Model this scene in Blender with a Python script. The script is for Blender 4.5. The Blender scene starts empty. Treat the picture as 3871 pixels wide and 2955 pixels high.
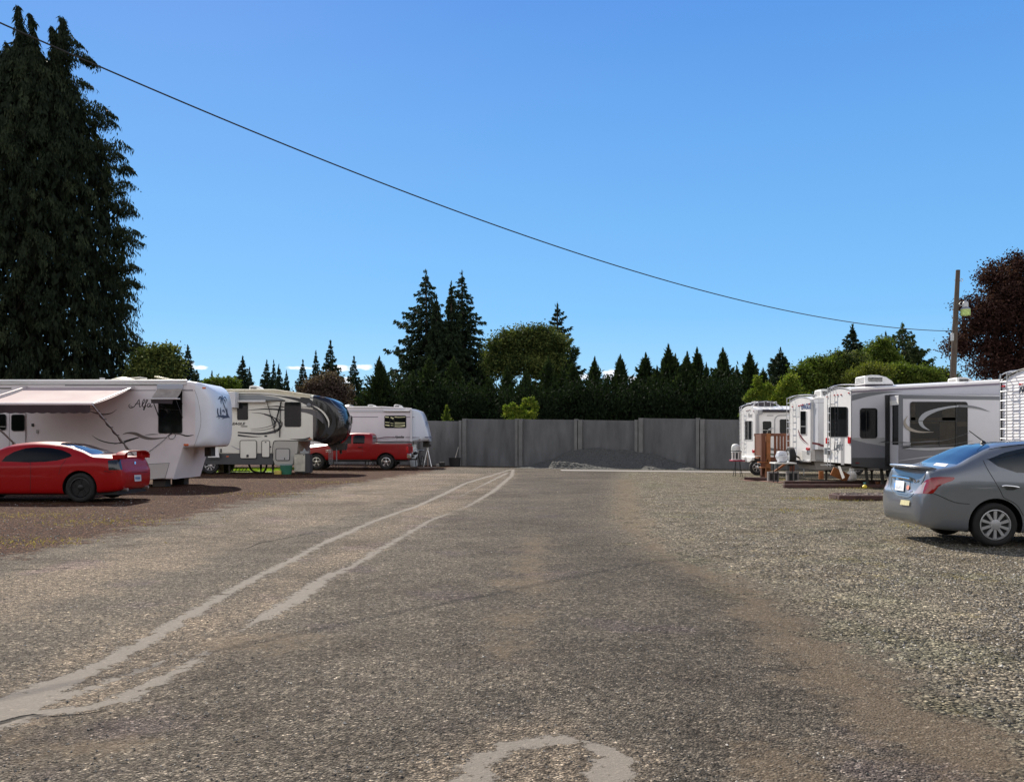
import bpy, bmesh, math, random
import numpy as np
from mathutils import Vector, Matrix
from mathutils.bvhtree import BVHTree
R = math.radians
C = bpy.context.scene.collection
SC = bpy.context.scene
# ------------------------------------------------------------------ camera
F, EYE, YH, UC = 3270.0, 1.5, 1666.0, 1935.5      # photograph's focal length, eye height, horizon row, middle column
cd = bpy.data.cameras.new('camera'); cam = bpy.data.objects.new('camera', cd); C.objects.link(cam)
cam.location = (0, 0, EYE); cam.rotation_euler = (R(90), 0, 0)
cd.sensor_width = 36; cd.lens = 36*F/3871; cd.shift_y = (YH-1477.5)/3871
cd.clip_start = 0.1; cd.clip_end = 2500
SC.camera = cam
# ------------------------------------------------------------------ light
SUN_AZ, SUN_EL = R(-23), R(38.5)
sdir = Vector((math.sin(SUN_AZ)*math.cos(SUN_EL), math.cos(SUN_AZ)*math.cos(SUN_EL), math.sin(SUN_EL)))
ld = bpy.data.lights.new('sun', 'SUN'); ld.energy = 5.0; ld.angle = R(0.53); ld.color = (1, .92, .80)
sun = bpy.data.objects.new('sun', ld); C.objects.link(sun); sun.rotation_euler = sdir.to_track_quat('Z', 'Y').to_euler()
W = bpy.data.worlds.new('World'); SC.world = W; W.use_nodes = True
def build_world():
    nt = W.node_tree; N = nt.nodes; L = nt.links; N.clear()
    out = N.new('ShaderNodeOutputWorld'); bg = N.new('ShaderNodeBackground'); bg.inputs[1].default_value = 0.085
    sky = N.new('ShaderNodeTexSky'); sky.sky_type = 'NISHITA'; sky.sun_disc = False
    sky.sun_elevation = SUN_EL; sky.sun_rotation = SUN_AZ; sky.air_density = 1.0; sky.dust_density = 0.25; sky.ozone_density = 1.6
    hs = N.new('ShaderNodeHueSaturation'); hs.inputs['Hue'].default_value = SKY_HUE; hs.inputs['Saturation'].default_value = SKY_SAT; hs.inputs['Value'].default_value = 1.0
    L.new(sky.outputs[0], hs.inputs['Color'])
    tc = N.new('ShaderNodeTexCoord'); sp = N.new('ShaderNodeSeparateXYZ'); L.new(tc.outputs['Generated'], sp.inputs[0])
    def m(op, a, b=None, c=None):
        n = N.new('ShaderNodeMath'); n.operation = op
        for i, v in enumerate((a, b, c)):
            if v is None: continue
            if isinstance(v, (int, float)): n.inputs[i].default_value = v
            else: L.new(v, n.inputs[i])
        return n.outputs[0]
    yy = m('MAXIMUM', sp.outputs[1], 0.05)
    tx = m('DIVIDE', sp.outputs[0], yy); tz = m('DIVIDE', sp.outputs[2], yy)
    no = N.new('ShaderNodeTexNoise'); no.inputs['Scale'].default_value = 95; no.inputs['Detail'].default_value = 6
    mp = N.new('ShaderNodeMapping'); mp.inputs['Scale'].default_value = (1, 1, 2.2)
    L.new(tc.outputs['Generated'], mp.inputs[0]); L.new(mp.outputs[0], no.inputs[0])
    tot = None
    # small fair-weather clouds low over the trees: (column, row, half width, half height)
    for (u, v, a, b) in [(690, 1378, 50, 22), (745, 1388, 55, 10), (1130, 1391, 55, 10), (1290, 1392, 60, 14), (1375, 1386, 42, 12), (1310, 1440, 50, 20), (1760, 1400, 50, 12), (2310, 1420, 40, 30), (2395, 1440, 30, 25), (2205, 1425, 30, 16)]:
        dx = m('DIVIDE', m('SUBTRACT', tx, (u-UC)/F), a/F); dz = m('DIVIDE', m('SUBTRACT', tz, (YH-v)/F), b/F)
        d = m('SUBTRACT', 1.0, m('ADD', m('MULTIPLY', dx, dx), m('MULTIPLY', dz, dz)))
        d = m('MAXIMUM', d, -1.0)
        tot = d if tot is None else m('MAXIMUM', tot, d)
    k = m('ADD', tot, m('MULTIPLY', m('SUBTRACT', no.outputs[0], 0.5), 2.6))
    mr = N.new('ShaderNodeMapRange'); mr.interpolation_type = 'SMOOTHSTEP'; mr.inputs[1].default_value = 0.0; mr.inputs[2].default_value = 0.9
    L.new(k, mr.inputs[0])
    mx = N.new('ShaderNodeMix'); mx.data_type = 'RGBA'; mx.inputs[7].default_value = (9.5, 9.9, 10.6, 1)
    gr = N.new('ShaderNodeValToRGB'); el = gr.color_ramp.elements; el[0].position = 0; el[0].color = (.40, .75, 1.0, 1); el[1].position = .5; el[1].color = (.075, .275, .80, 1)
    x = el.new(.14); x.color = (.19, .54, .99, 1); L.new(m('MAXIMUM', sp.outputs[2], 0.0), gr.inputs[0])
    sc = N.new('ShaderNodeMix'); sc.data_type = 'RGBA'; sc.blend_type = 'MULTIPLY'; sc.inputs[0].default_value = 1; L.new(gr.outputs[0], sc.inputs[6]); sc.inputs[7].default_value = (SKY_K, SKY_K, SKY_K, 1)
    bl = N.new('ShaderNodeMix'); bl.data_type = 'RGBA'; bl.inputs[0].default_value = .82; L.new(hs.outputs[0], bl.inputs[6]); L.new(sc.outputs[2], bl.inputs[7])
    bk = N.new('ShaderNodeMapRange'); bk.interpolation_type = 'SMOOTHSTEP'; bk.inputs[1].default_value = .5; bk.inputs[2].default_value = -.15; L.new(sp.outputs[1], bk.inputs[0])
    hz = N.new('ShaderNodeMix'); hz.data_type = 'RGBA'; hz.inputs[7].default_value = (SKY_K*1.2, SKY_K*1.2, SKY_K*1.24, 1); L.new(bk.outputs[0], hz.inputs[0]); L.new(bl.outputs[2], hz.inputs[6])   # bright neutral haze added behind the viewer to fill camera-facing sides
    zn = N.new('ShaderNodeMapRange'); zn.interpolation_type = 'SMOOTHSTEP'; zn.inputs[1].default_value = .5; zn.inputs[2].default_value = .8; L.new(sp.outputs[2], zn.inputs[0])
    z2 = N.new('ShaderNodeMix'); z2.data_type = 'RGBA'; z2.inputs[7].default_value = (SKY_K*.09, SKY_K*.15, SKY_K*.30, 1); L.new(zn.outputs[0], z2.inputs[0]); L.new(hz.outputs[2], z2.inputs[6])  # zenith darkened above the frame to lessen fill on the ground
    L.new(mr.outputs[0], mx.inputs[0]); L.new(z2.outputs[2], mx.inputs[6])
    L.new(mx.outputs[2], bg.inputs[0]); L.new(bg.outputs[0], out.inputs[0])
SKY_HUE, SKY_SAT, SKY_K = 0.5, 1.15, 8.9
build_world()
SC.view_settings.view_transform = 'Standard'; SC.view_settings.look = 'None'; SC.view_settings.exposure = 0.44; SC.view_settings.gamma = 1
SC.cycles.max_bounces = 6; SC.cycles.transparent_max_bounces = 8
# ------------------------------------------------------------------ where a photo point lies
CR = {'S': (0, 0, 1.0), 'O': (0, 0, 1/1.7588), 'A': (0, 1350, 2.8), 'B': (460, 1350, 2.8), 'C': (820, 1400, 3.93), 'D': (1200, 1400, 3.93),
      'E': (2740, 1400, 3.652), 'F': (3100, 1370, 3.17), 'G': (3300, 1370, 3.855), 'H': (3300, 1600, 3.231),
      '3': (440, 1200, 2.0764), '4': (1400, 980, 2.049), '5': (2200, 1200, 2.751), '6': (2750, 1150, 1.9634), '7': (3450, 950, 3.361), '8': (2000, 1500, 2.4456), 'L': (0, 1700, 1.1345), 'M': (1900, 1700, 1.1167)}
def uv(c, x, y): o = CR[c]; return (o[0]+x/o[2], o[1]+y/o[2])
def PY(c, x, y, Y):                      # point at depth Y
    u, v = uv(c, x, y); return Vector(((u-UC)/F*Y, Y, EYE+(YH-v)/F*Y))
def PXp(c, x, y, X):                     # point on a plane facing left or right at X
    u, v = uv(c, x, y); Y = X*F/(u-UC); return Vector((X, Y, EYE+(YH-v)/F*Y))
def GR(c, x, y):                         # point on the ground
    u, v = uv(c, x, y); Y = EYE*F/max(v-YH, 1); return Vector(((u-UC)/F*Y, Y, 0))
# ------------------------------------------------------------------ materials
MATS = {}
def pmat(name, col, rough=.5, metal=0, spec=.5, coat=0, var=0.0, vscale=3, bump=0, bscale=40, streak=0, alpha=None, trans=0, col2=None, sheen=0):
    if name in MATS: return MATS[name]
    m = bpy.data.materials.new(name); m.use_nodes = True; nt = m.node_tree; N = nt.nodes; L = nt.links
    b = N['Principled BSDF']; b.inputs['Roughness'].default_value = rough; b.inputs['Metallic'].default_value = metal
    b.inputs['Specular IOR Level'].default_value = spec; b.inputs['Coat Weight'].default_value = coat; b.inputs['Coat Roughness'].default_value = .04
    b.inputs['Base Color'].default_value = (*col, 1)
    if trans: b.inputs['Transmission Weight'].default_value = trans
    tc = N.new('ShaderNodeTexCoord')
    if var or col2:
        no = N.new('ShaderNodeTexNoise'); no.inputs['Scale'].default_value = vscale; no.inputs['Detail'].default_value = 7; no.inputs['Roughness'].default_value = .62
        mp = N.new('ShaderNodeMapping'); mp.inputs['Scale'].default_value = (1, 1, .25) if streak else (1, 1, 1)
        L.new(tc.outputs['Object'], mp.inputs[0]); L.new(mp.outputs[0], no.inputs[0])
        mr = N.new('ShaderNodeMapRange'); mr.inputs[1].default_value = .3; mr.inputs[2].default_value = .7; L.new(no.outputs[0], mr.inputs[0])
        mx = N.new('ShaderNodeMix'); mx.data_type = 'RGBA'
        mx.inputs[6].default_value = (*[c*(1-var) for c in col], 1)
        mx.inputs[7].default_value = (*(col2 if col2 else [min(1, c*(1+var)) for c in col]), 1)
        L.new(mr.outputs[0], mx.inputs[0]); L.new(mx.outputs[2], b.inputs['Base Color'])
        mr2 = N.new('ShaderNodeMapRange'); mr2.inputs[3].default_value = rough*.85; mr2.inputs[4].default_value = min(1, rough*1.25+.02); L.new(no.outputs[0], mr2.inputs[0]); L.new(mr2.outputs[0], b.inputs['Roughness'])
    if bump:
        n2 = N.new('ShaderNodeTexNoise'); n2.inputs['Scale'].default_value = bscale; n2.inputs['Detail'].default_value = 5
        L.new(tc.outputs['Object'], n2.inputs[0]); bp = N.new('ShaderNodeBump'); bp.inputs['Strength'].default_value = bump; bp.inputs['Distance'].default_value = .01
        L.new(n2.outputs[0], bp.inputs['Height']); L.new(bp.outputs[0], b.inputs['Normal'])
    MATS[name] = m; return m
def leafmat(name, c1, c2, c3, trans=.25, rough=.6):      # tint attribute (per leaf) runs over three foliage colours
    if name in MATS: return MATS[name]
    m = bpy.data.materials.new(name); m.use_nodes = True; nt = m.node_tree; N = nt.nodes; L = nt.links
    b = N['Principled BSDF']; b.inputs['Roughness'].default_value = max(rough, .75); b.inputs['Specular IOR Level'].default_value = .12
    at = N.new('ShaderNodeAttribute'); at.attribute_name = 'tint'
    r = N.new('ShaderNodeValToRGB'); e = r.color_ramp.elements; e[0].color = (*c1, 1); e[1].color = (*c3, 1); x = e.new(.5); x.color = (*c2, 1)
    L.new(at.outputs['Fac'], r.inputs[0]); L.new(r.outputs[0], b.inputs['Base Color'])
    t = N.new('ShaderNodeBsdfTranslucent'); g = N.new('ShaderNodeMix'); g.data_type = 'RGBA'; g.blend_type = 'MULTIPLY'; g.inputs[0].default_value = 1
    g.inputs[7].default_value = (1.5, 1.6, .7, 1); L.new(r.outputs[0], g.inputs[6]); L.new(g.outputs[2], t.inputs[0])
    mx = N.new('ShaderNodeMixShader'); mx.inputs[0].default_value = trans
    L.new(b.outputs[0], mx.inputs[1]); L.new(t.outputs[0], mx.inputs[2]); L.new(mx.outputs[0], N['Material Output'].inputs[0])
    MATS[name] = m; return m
# ------------------------------------------------------------------ object helpers
OFF = {}
def tag(o, label=None, cat=None, group=None, kind=None):
    if label: o['label'] = label
    if cat: o['category'] = cat
    if group: o['group'] = group
    if kind: o['kind'] = kind
    return o
def thing(name, label, cat, loc=(0, 0, 0), group=None, rz=0, local=False):
    o = bpy.data.objects.new(name, None); C.objects.link(o); o.location = loc; o.rotation_euler = (0, 0, rz); o.empty_display_size = .3
    OFF[o.name] = Vector((0, 0, 0)) if local else Vector(loc)
    return tag(o, label, cat, group)
def link(name, me, mat, parent=None, smooth=35):
    o = bpy.data.objects.new(name, me); C.objects.link(o)
    if mat: me.materials.append(mat)
    if smooth and len(me.polygons):
        me.polygons.foreach_set('use_smooth', [True]*len(me.polygons)); me.set_sharp_from_angle(angle=R(smooth))
    if parent: o.parent = parent; OFF[o.name] = OFF[parent.name]
    else: OFF[o.name] = Vector((0, 0, 0))
    return o
def pchip(xs, ys, xq):
    xs = np.asarray(xs, float); ys = np.asarray(ys, float); h = np.diff(xs); d = np.diff(ys, axis=0)/(h[:, None] if ys.ndim > 1 else h)
    m = np.zeros_like(ys)
    if len(xs) > 2:
        a, b = d[:-1], d[1:]; ok = a*b > 0
        m[1:-1] = np.where(ok, 2*a*b/np.where(ok, a+b, 1), 0)
    m[0], m[-1] = d[0], d[-1]
    i = np.clip(np.searchsorted(xs, xq)-1, 0, len(xs)-2); t = (xq-xs[i])/h[i]
    if ys.ndim > 1: t = t[:, None]; hh = h[i][:, None]
    else: hh = h[i]
    return (2*t**3-3*t**2+1)*ys[i]+(t**3-2*t**2+t)*hh*m[i]+(-2*t**3+3*t**2)*ys[i+1]+(t**3-t**2)*hh*m[i+1]
def smooth_path(pts, n=6):               # Catmull-Rom through points of any size
    P = [np.array(p, float) for p in pts]; out = []
    for i in range(len(P)-1):
        p0 = P[i-1] if i else 2*P[0]-P[1]; p1, p2 = P[i], P[i+1]; p3 = P[i+2] if i+2 < len(P) else 2*P[-1]-P[-2]
        for k in range(n):
            t = k/n; out.append(.5*((2*p1)+(-p0+p2)*t+(2*p0-5*p1+4*p2-p3)*t*t+(-p0+3*p1-3*p2+p3)*t**3))
    out.append(P[-1]); return [tuple(p) for p in out]
class MB:
    def __init__(s): s.v = []; s.f = []
    def add(s, vs, fs): b = len(s.v); s.v += [tuple(v) for v in vs]; s.f += [tuple(b+i for i in f) for f in fs]; return s
    def box(s, x0, x1, y0, y1, z0, z1):
        return s.add([(x0, y0, z0), (x1, y0, z0), (x1, y1, z0), (x0, y1, z0), (x0, y0, z1), (x1, y0, z1), (x1, y1, z1), (x0, y1, z1)],
                     [(0, 3, 2, 1), (4, 5, 6, 7), (0, 1, 5, 4), (1, 2, 6, 5), (2, 3, 7, 6), (3, 0, 4, 7)])
    def beam(s, p, q, a, b=None, up=(0, 0, 1)):       # rectangular bar from p to q
        p = Vector(p); q = Vector(q); b = b or a; d = (q-p).normalized(); u = Vector(up)
        if abs(d.dot(u)) > .98: u = Vector((1, 0, 0))
        x = d.cross(u).normalized(); y = x.cross(d)
        vs = [c+x*i*a/2+y*j*b/2 for c in (p, q) for i, j in ((-1, -1), (1, -1), (1, 1), (-1, 1))]
        return s.add(vs, [(0, 3, 2, 1), (4, 5, 6, 7), (0, 1, 5, 4), (1, 2, 6, 5), (2, 3, 7, 6), (3, 0, 4, 7)])
    def cyl(s, p, q, r0, r1=None, n=12, cap=True):
        p = Vector(p); q = Vector(q); r1 = r0 if r1 is None else r1; d = (q-p).normalized(); u = Vector((0, 0, 1)) if abs(d.z) < .9 else Vector((1, 0, 0))
        x = d.cross(u).normalized(); y = x.cross(d); vs = []
        for c, r in ((p, r0), (q, r1)):
            for i in range(n): t = 2*math.pi*i/n; vs.append(c+x*math.cos(t)*r+y*math.sin(t)*r)
        fs = [(i, (i+1) % n, n+(i+1) % n, n+i) for i in range(n)]
        if cap: fs += [tuple(range(n))[::-1], tuple(range(n, 2*n))]
        return s.add(vs, fs)
    def tube(s, pts, r, n=8, cap=True):
        P = [Vector(p) for p in pts]; k = len(P); rs = r if isinstance(r, (list, tuple)) else [r]*k; vs = []; x = None
        for i, p in enumerate(P):
            d = (P[min(i+1, k-1)]-P[max(i-1, 0)]).normalized()
            if x is None: u = Vector((0, 0, 1)) if abs(d.z) < .9 else Vector((1, 0, 0)); x = d.cross(u).normalized()
            else: x = (x-d*x.dot(d)).normalized()
            y = d.cross(x)
            for j in range(n): t = 2*math.pi*j/n; vs.append(p+x*math.cos(t)*rs[i]+y*math.sin(t)*rs[i])
        fs = [(a*n+j, a*n+(j+1) % n, (a+1)*n+(j+1) % n, (a+1)*n+j) for a in range(k-1) for j in range(n)]
        if cap: fs += [tuple(range(n))[::-1], tuple(range((k-1)*n, k*n))]
        return s.add(vs, fs)
    def prism(s, pts, d):                              # planar polygon (3-D points) thickened by vector d
        n = len(pts); d = Vector(d); vs = [Vector(p) for p in pts]+[Vector(p)+d for p in pts]
        return s.add(vs, [tuple(range(n)), tuple(range(n, 2*n))[::-1]]+[(i, n+i, n+(i+1) % n, (i+1) % n) for i in range(n)])
    def lathe(s, prof, c=(0, 0, 0), ax='z', n=24, cap=True):     # prof: (radius, height)
        c = Vector(c); vs = []
        for r, h in prof:
            for i in range(n):
                t = 2*math.pi*i/n; a, b = r*math.cos(t), r*math.sin(t)
                vs.append(c+Vector((a, b, h) if ax == 'z' else (a, h, b) if ax == 'y' else (h, a, b)))
        k = len(prof); fs = [(a*n+j, a*n+(j+1) % n, (a+1)*n+(j+1) % n, (a+1)*n+j) for a in range(k-1) for j in range(n)]
        return s.add(vs, fs+([tuple(range(n))[::-1], tuple(range((k-1)*n, k*n))] if cap else []))
    def build(s, name, mat, parent=None, bevel=0, smooth=35, label=None):
        me = bpy.data.meshes.new(name); off = OFF[parent.name] if parent else Vector((0, 0, 0))
        me.from_pydata([(v[0]-off.x, v[1]-off.y, v[2]-off.z) for v in s.v], [], s.f)
        bm = bmesh.new(); bm.from_mesh(me); bmesh.ops.recalc_face_normals(bm, faces=bm.faces); bm.to_mesh(me); bm.free()
        o = link(name, me, mat, parent, smooth)
        if bevel: b = o.modifiers.new('bevel', 'BEVEL'); b.width = bevel; b.segments = 2; b.limit_method = 'ANGLE'; b.angle_limit = R(40)
        if label: o['label'] = label
        return o
def quadmesh(name, V, mat, parent=None, tint=None, nper=4):   # V: (n, nper, 3) array of separate little faces
    n = len(V); me = bpy.data.meshes.new(name); off = OFF[parent.name] if parent else Vector((0, 0, 0))
    co = (V.reshape(-1, 3)-np.array(off)).astype(np.float32)
    me.vertices.add(n*nper); me.vertices.foreach_set('co', co.ravel())
    me.loops.add(n*nper); me.loops.foreach_set('vertex_index', np.arange(n*nper, dtype=np.int32))
    me.polygons.add(n); me.polygons.foreach_set('loop_start', np.arange(0, n*nper, nper, dtype=np.int32))
    me.polygons.foreach_set('use_smooth', np.zeros(n, bool))
    if tint is not None:
        a = me.attributes.new('tint', 'FLOAT', 'POINT'); a.data.foreach_set('value', np.repeat(tint, nper).astype(np.float32))
    me.update(calc_edges=True); o = bpy.data.objects.new(name, me); C.objects.link(o); me.materials.append(mat)
    if parent: o.parent = parent; OFF[o.name] = OFF[parent.name]
    else: OFF[o.name] = Vector((0, 0, 0))
    return o
def text(name, s, loc, size, mat, parent, rot=(90, 0, 0), shear=0, sx=1, ext=.003, bold=0, sp=1.0):
    cu = bpy.data.curves.new('t', 'FONT'); cu.body = s; cu.size = size; cu.extrude = ext; cu.shear = shear; cu.offset = bold; cu.space_character = sp; cu.resolution_u = 4
    t = bpy.data.objects.new('t', cu); C.objects.link(t); bpy.context.view_layer.update()
    me = bpy.data.meshes.new_from_object(t); me.materials.clear(); bpy.data.objects.remove(t); M = Matrix.Translation(Vector(loc)-OFF[parent.name]) @ Matrix.Rotation(R(rot[2]), 4, 'Z') @ Matrix.Rotation(R(rot[0]), 4, 'X') @ Matrix.Scale(sx, 4, (1, 0, 0))
    me.transform(M); return link(name, me, mat, parent, 0)
def rr(x0, y0, x1, y1, r, k=4):                        # rounded rectangle outline
    if x0 > x1: x0, x1 = x1, x0
    if y0 > y1: y0, y1 = y1, y0
    o = []
    for cx, cy, a in ((x1-r, y1-r, 0), (x0+r, y1-r, 90), (x0+r, y0+r, 180), (x1-r, y0+r, 270)):
        for i in range(k+1): t = R(a+90*i/k); o.append((cx+r*math.cos(t), cy+r*math.sin(t)))
    return o
def ribbon(pts, n=7):                                   # (x, y, width) centre line -> outline
    P = smooth_path(pts, n); L_, R_ = [], []
    for i, p in enumerate(P):
        a = P[max(i-1, 0)]; b = P[min(i+1, len(P)-1)]; dx, dy = b[0]-a[0], b[1]-a[1]; l = math.hypot(dx, dy) or 1
        w = max(p[2], .01)/2; L_.append((p[0]-dy/l*w, p[1]+dx/l*w)); R_.append((p[0]+dy/l*w, p[1]-dx/l*w))
    return L_+R_[::-1]
def ribbon_faces(mb, pts, tf, d, n=7):                  # ribbon as strips of quads (safe when curved)
    P = ribbon(pts, n); k = len(P)//2; A = [tf(*p) for p in P[:k]]; B = [tf(*p) for p in P[k:][::-1]]
    vs = A+B; mb.add(vs, [(i, i+1, k+i+1, k+i) for i in range(k-1)]); return mb
# ================================================================== ground
rng = np.random.default_rng(7)
def poly_g(c, pts): return np.array([[*GR(c, x, y)[:2]] for x, y in pts])
def seg_dist(X, Y, P, w=None):           # distance to a polyline (w: half-width along it -> returns w-dist)
    best = np.full(X.shape, -1e9)
    for i in range(len(P)-1):
        a, b = P[i], P[i+1]; d = b-a; l2 = (d**2).sum() or 1e-9
        t = np.clip(((X-a[0])*d[0]+(Y-a[1])*d[1])/l2, 0, 1)
        dist = np.hypot(X-a[0]-t*d[0], Y-a[1]-t*d[1]); ww = 0 if w is None else w[i]*(1-t)+w[i+1]*t
        best = np.maximum(best, ww-dist)
    return best
EL = poly_g('S', [(0, 2097), (300, 2048), (560, 1985), (700, 1950), (925, 1894), (1200, 1845), (1500, 1800), (1640, 1778), (1700, 1765)])   # left edge of the asphalt
ER = poly_g('S', [(3900, 2800), (3560, 2600), (3300, 2440), (3100, 2310), (2800, 2190), (2560, 2100), (2420, 2040), (2345, 1985), (2325, 1900), (2335, 1820), (2350, 1785), (2500, 1772)])
def edge_x(P, Y): o = np.argsort(P[:, 1]); return np.interp(Y, P[o, 1], P[o, 0])
def ground_masks(X, Y):
    road = np.minimum(X-edge_x(EL, Y), edge_x(ER, Y)-X)
    s1 = poly_g('O', [(-60, 1545), (0, 1522), (60, 1490), (200, 1432), (300, 1380), (400, 1325), (500, 1265), (600, 1215), (700, 1165), (800, 1120), (900, 1085), (960, 1058), (1000, 1038), (1080, 1014), (1100, 1008)])
    s2 = poly_g('O', [(-40, 1555), (60, 1533), (200, 1519), (262, 1500), (330, 1463), (400, 1425), (480, 1372), (565, 1328)])
    s3 = poly_g('O', [(565, 1328), (640, 1283), (700, 1238), (760, 1212), (800, 1190), (860, 1155), (920, 1120), (960, 1105)])
    s4 = poly_g('O', [(960, 1105), (1010, 1085), (1060, 1055), (1100, 1022), (1103, 1008)])
    ring = poly_g('O', [(1015, 1720), (1012, 1668), (1035, 1625), (1100, 1592), (1200, 1582), (1270, 1592), (1318, 1612), (1316, 1650), (1296, 1668), (1330, 1720)])
    seal = np.maximum.reduce([seg_dist(X, Y, s1, [.2, .19, .16, .10, .09, .08, .075]+[.075]*4+[.09]*4), seg_dist(X, Y, s2, [.16, .12, .05, .08, .07, .06, -.02, .06]),
                              seg_dist(X, Y, s3, [.09, .11, .09, .05, .07, .06, .06, .04]), seg_dist(X, Y, s4, [.0, .05, .09, .09, .09]), seg_dist(X, Y, poly_g('O', [(-40, 1538), (60, 1515), (180, 1480), (330, 1425), (480, 1340)]), [.10, .09, .06, .02, -.04]), seg_dist(X, Y, poly_g('O', [(560, 1270), (760, 1165), (960, 1080), (1090, 1016)]), [-.06, -.02, .0, .1]), seg_dist(X, Y, ring, [.1, .09, .07, .07, .07, .05, .1, .1, .09, .1])])
    d1 = poly_g('O', [(1158, 1150), (1142, 1200), (1125, 1268)]); d2 = poly_g('O', [(1112, 1310), (1095, 1360), (1080, 1415)]); d3 = poly_g('O', [(505, 1382), (590, 1383)])
    d4 = poly_g('O', [(1345, 1030), (1350, 1110), (1395, 1165), (1450, 1205), (1520, 1232), (1620, 1290), (1740, 1400), (1860, 1500), (1980, 1560), (2100, 1640)])
    d5 = poly_g('O', [(1500, 1560), (1600, 1610), (1700, 1680)]); d6 = poly_g('O', [(0, 1580), (180, 1600)])
    dirt = np.maximum.reduce([seg_dist(X, Y, d1, [.2, .25, .3]), seg_dist(X, Y, d2, [.22, .2, .15]), seg_dist(X, Y, d3, [.32, .32]),
                              seg_dist(X, Y, d4, [.45, .4, .22, .2, .25, .3, .35, .4, .4, .4]), seg_dist(X, Y, d5, [.12, .25, .3]), seg_dist(X, Y, d6, [.1, .25])])
    c1 = poly_g('O', [(640, 1392), (700, 1372), (850, 1335), (1000, 1302), (1120, 1272), (1240, 1248), (1310, 1235)])
    c2 = poly_g('O', [(-40, 1562), (0, 1552), (35, 1542), (60, 1536), (110, 1539), (170, 1535), (240, 1522)])
    c3 = poly_g('L', [(1050, 735), (1700, 735)]); c4 = poly_g('O', [(0, 1223), (120, 1220), (300, 1215), (480, 1200), (560, 1165), (900, 1105)])
    crack = np.maximum.reduce([seg_dist(X, Y, c2, [.035, .03, .02, .022, .014, .01, .0]), seg_dist(X, Y, c4, [.03, .025, .0, .0, .02, .0])])
    return road, seal, dirt, crack
def pale_mask(X, Y): return np.maximum.reduce([seg_dist(X, Y, poly_g('O', [(-40, 1535), (120, 1495), (300, 1425), (500, 1310), (640, 1240), (800, 1150), (960, 1080), (1090, 1015)]), [.5, .5, .45, .4, .35, .45, .6, .8]), seg_dist(X, Y, poly_g('O', [(-200, 1330), (300, 1200), (700, 1085), (950, 1020)]), [.8, .9, 1.4, 2.]), seg_dist(X, Y, poly_g('O', [(1170, 1640), (1180, 1720)]), [.45, .45])])
def ground_mesh():
    xs = [-9.0]
    while xs[-1] < 13: xs.append(xs[-1]+(.045 if -4.2 < xs[-1] < 3 else .12))
    left = [-9-.5*1.12**i for i in range(1, 40)]; left = [v for v in left if v > -46]
    xs = sorted(left)+xs+[13+.5*i for i in range(1, 60)]
    ys = [-6, -2, 1, 2.4]
    while ys[-1] < 75: ys.append(ys[-1]+max(.035, .0075*ys[-1]))
    xs = np.array(xs); ys = np.array(ys); X, Y = np.meshgrid(xs, ys); ny, nx = X.shape
    road, seal, dirt, crack = ground_masks(X, Y)
    Z = .012*np.sin(X*1.3+.4*Y)*np.cos(Y*.9-.3*X)+.008*np.sin(X*3.1)*np.sin(Y*2.3)
    Z = Z*np.clip((14-np.hypot(X, Y-2)*.4)/14, 0.15, 1) - .006
    idx = np.arange(nx*ny).reshape(ny, nx); q = np.stack([idx[:-1, :-1], idx[:-1, 1:], idx[1:, 1:], idx[1:, :-1]], -1).reshape(-1, 4)
    rc = (road[:-1, :-1]+road[1:, 1:]).ravel()/2; Yc = Y[:-1, :-1].ravel(); isr = (rc > 0) & (Yc < 53)
    co = np.stack([X, Y, Z], -1).reshape(-1, 3).astype(np.float32)
    for nm, sel in (('driveway', isr), ('gravel_lot', ~isr)):
        qq = q[sel]; used, inv = np.unique(qq, return_inverse=True); n = len(qq)
        me = bpy.data.meshes.new(nm); me.vertices.add(len(used)); me.vertices.foreach_set('co', co[used].ravel())
        me.loops.add(n*4); me.loops.foreach_set('vertex_index', inv.ravel().astype(np.int32)); me.polygons.add(n); me.polygons.foreach_set('loop_start', np.arange(0, n*4, 4, dtype=np.int32))
        for an, arr in (('road', road), ('seal', seal), ('dirt', dirt), ('crack', crack), ('pale', pale_mask(X, Y))):
            a = me.attributes.new(an, 'FLOAT', 'POINT'); a.data.foreach_set('value', arr.ravel()[used].astype(np.float32))
        me.update(calc_edges=True); me.polygons.foreach_set('use_smooth', [True]*n); me.materials.append(groundmat())
        o = bpy.data.objects.new(nm, me); C.objects.link(o); o['kind'] = 'structure'
    m = MB(); m.add([(-900, -300, -.05), (900, -300, -.05), (900, 1500, -.05), (-900, 1500, -.05)], [(0, 1, 2, 3)])
    far = m.build('ground', pmat('field', (.07, .09, .035), .9, var=.35, vscale=.05)); far['kind'] = 'structure'
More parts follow.
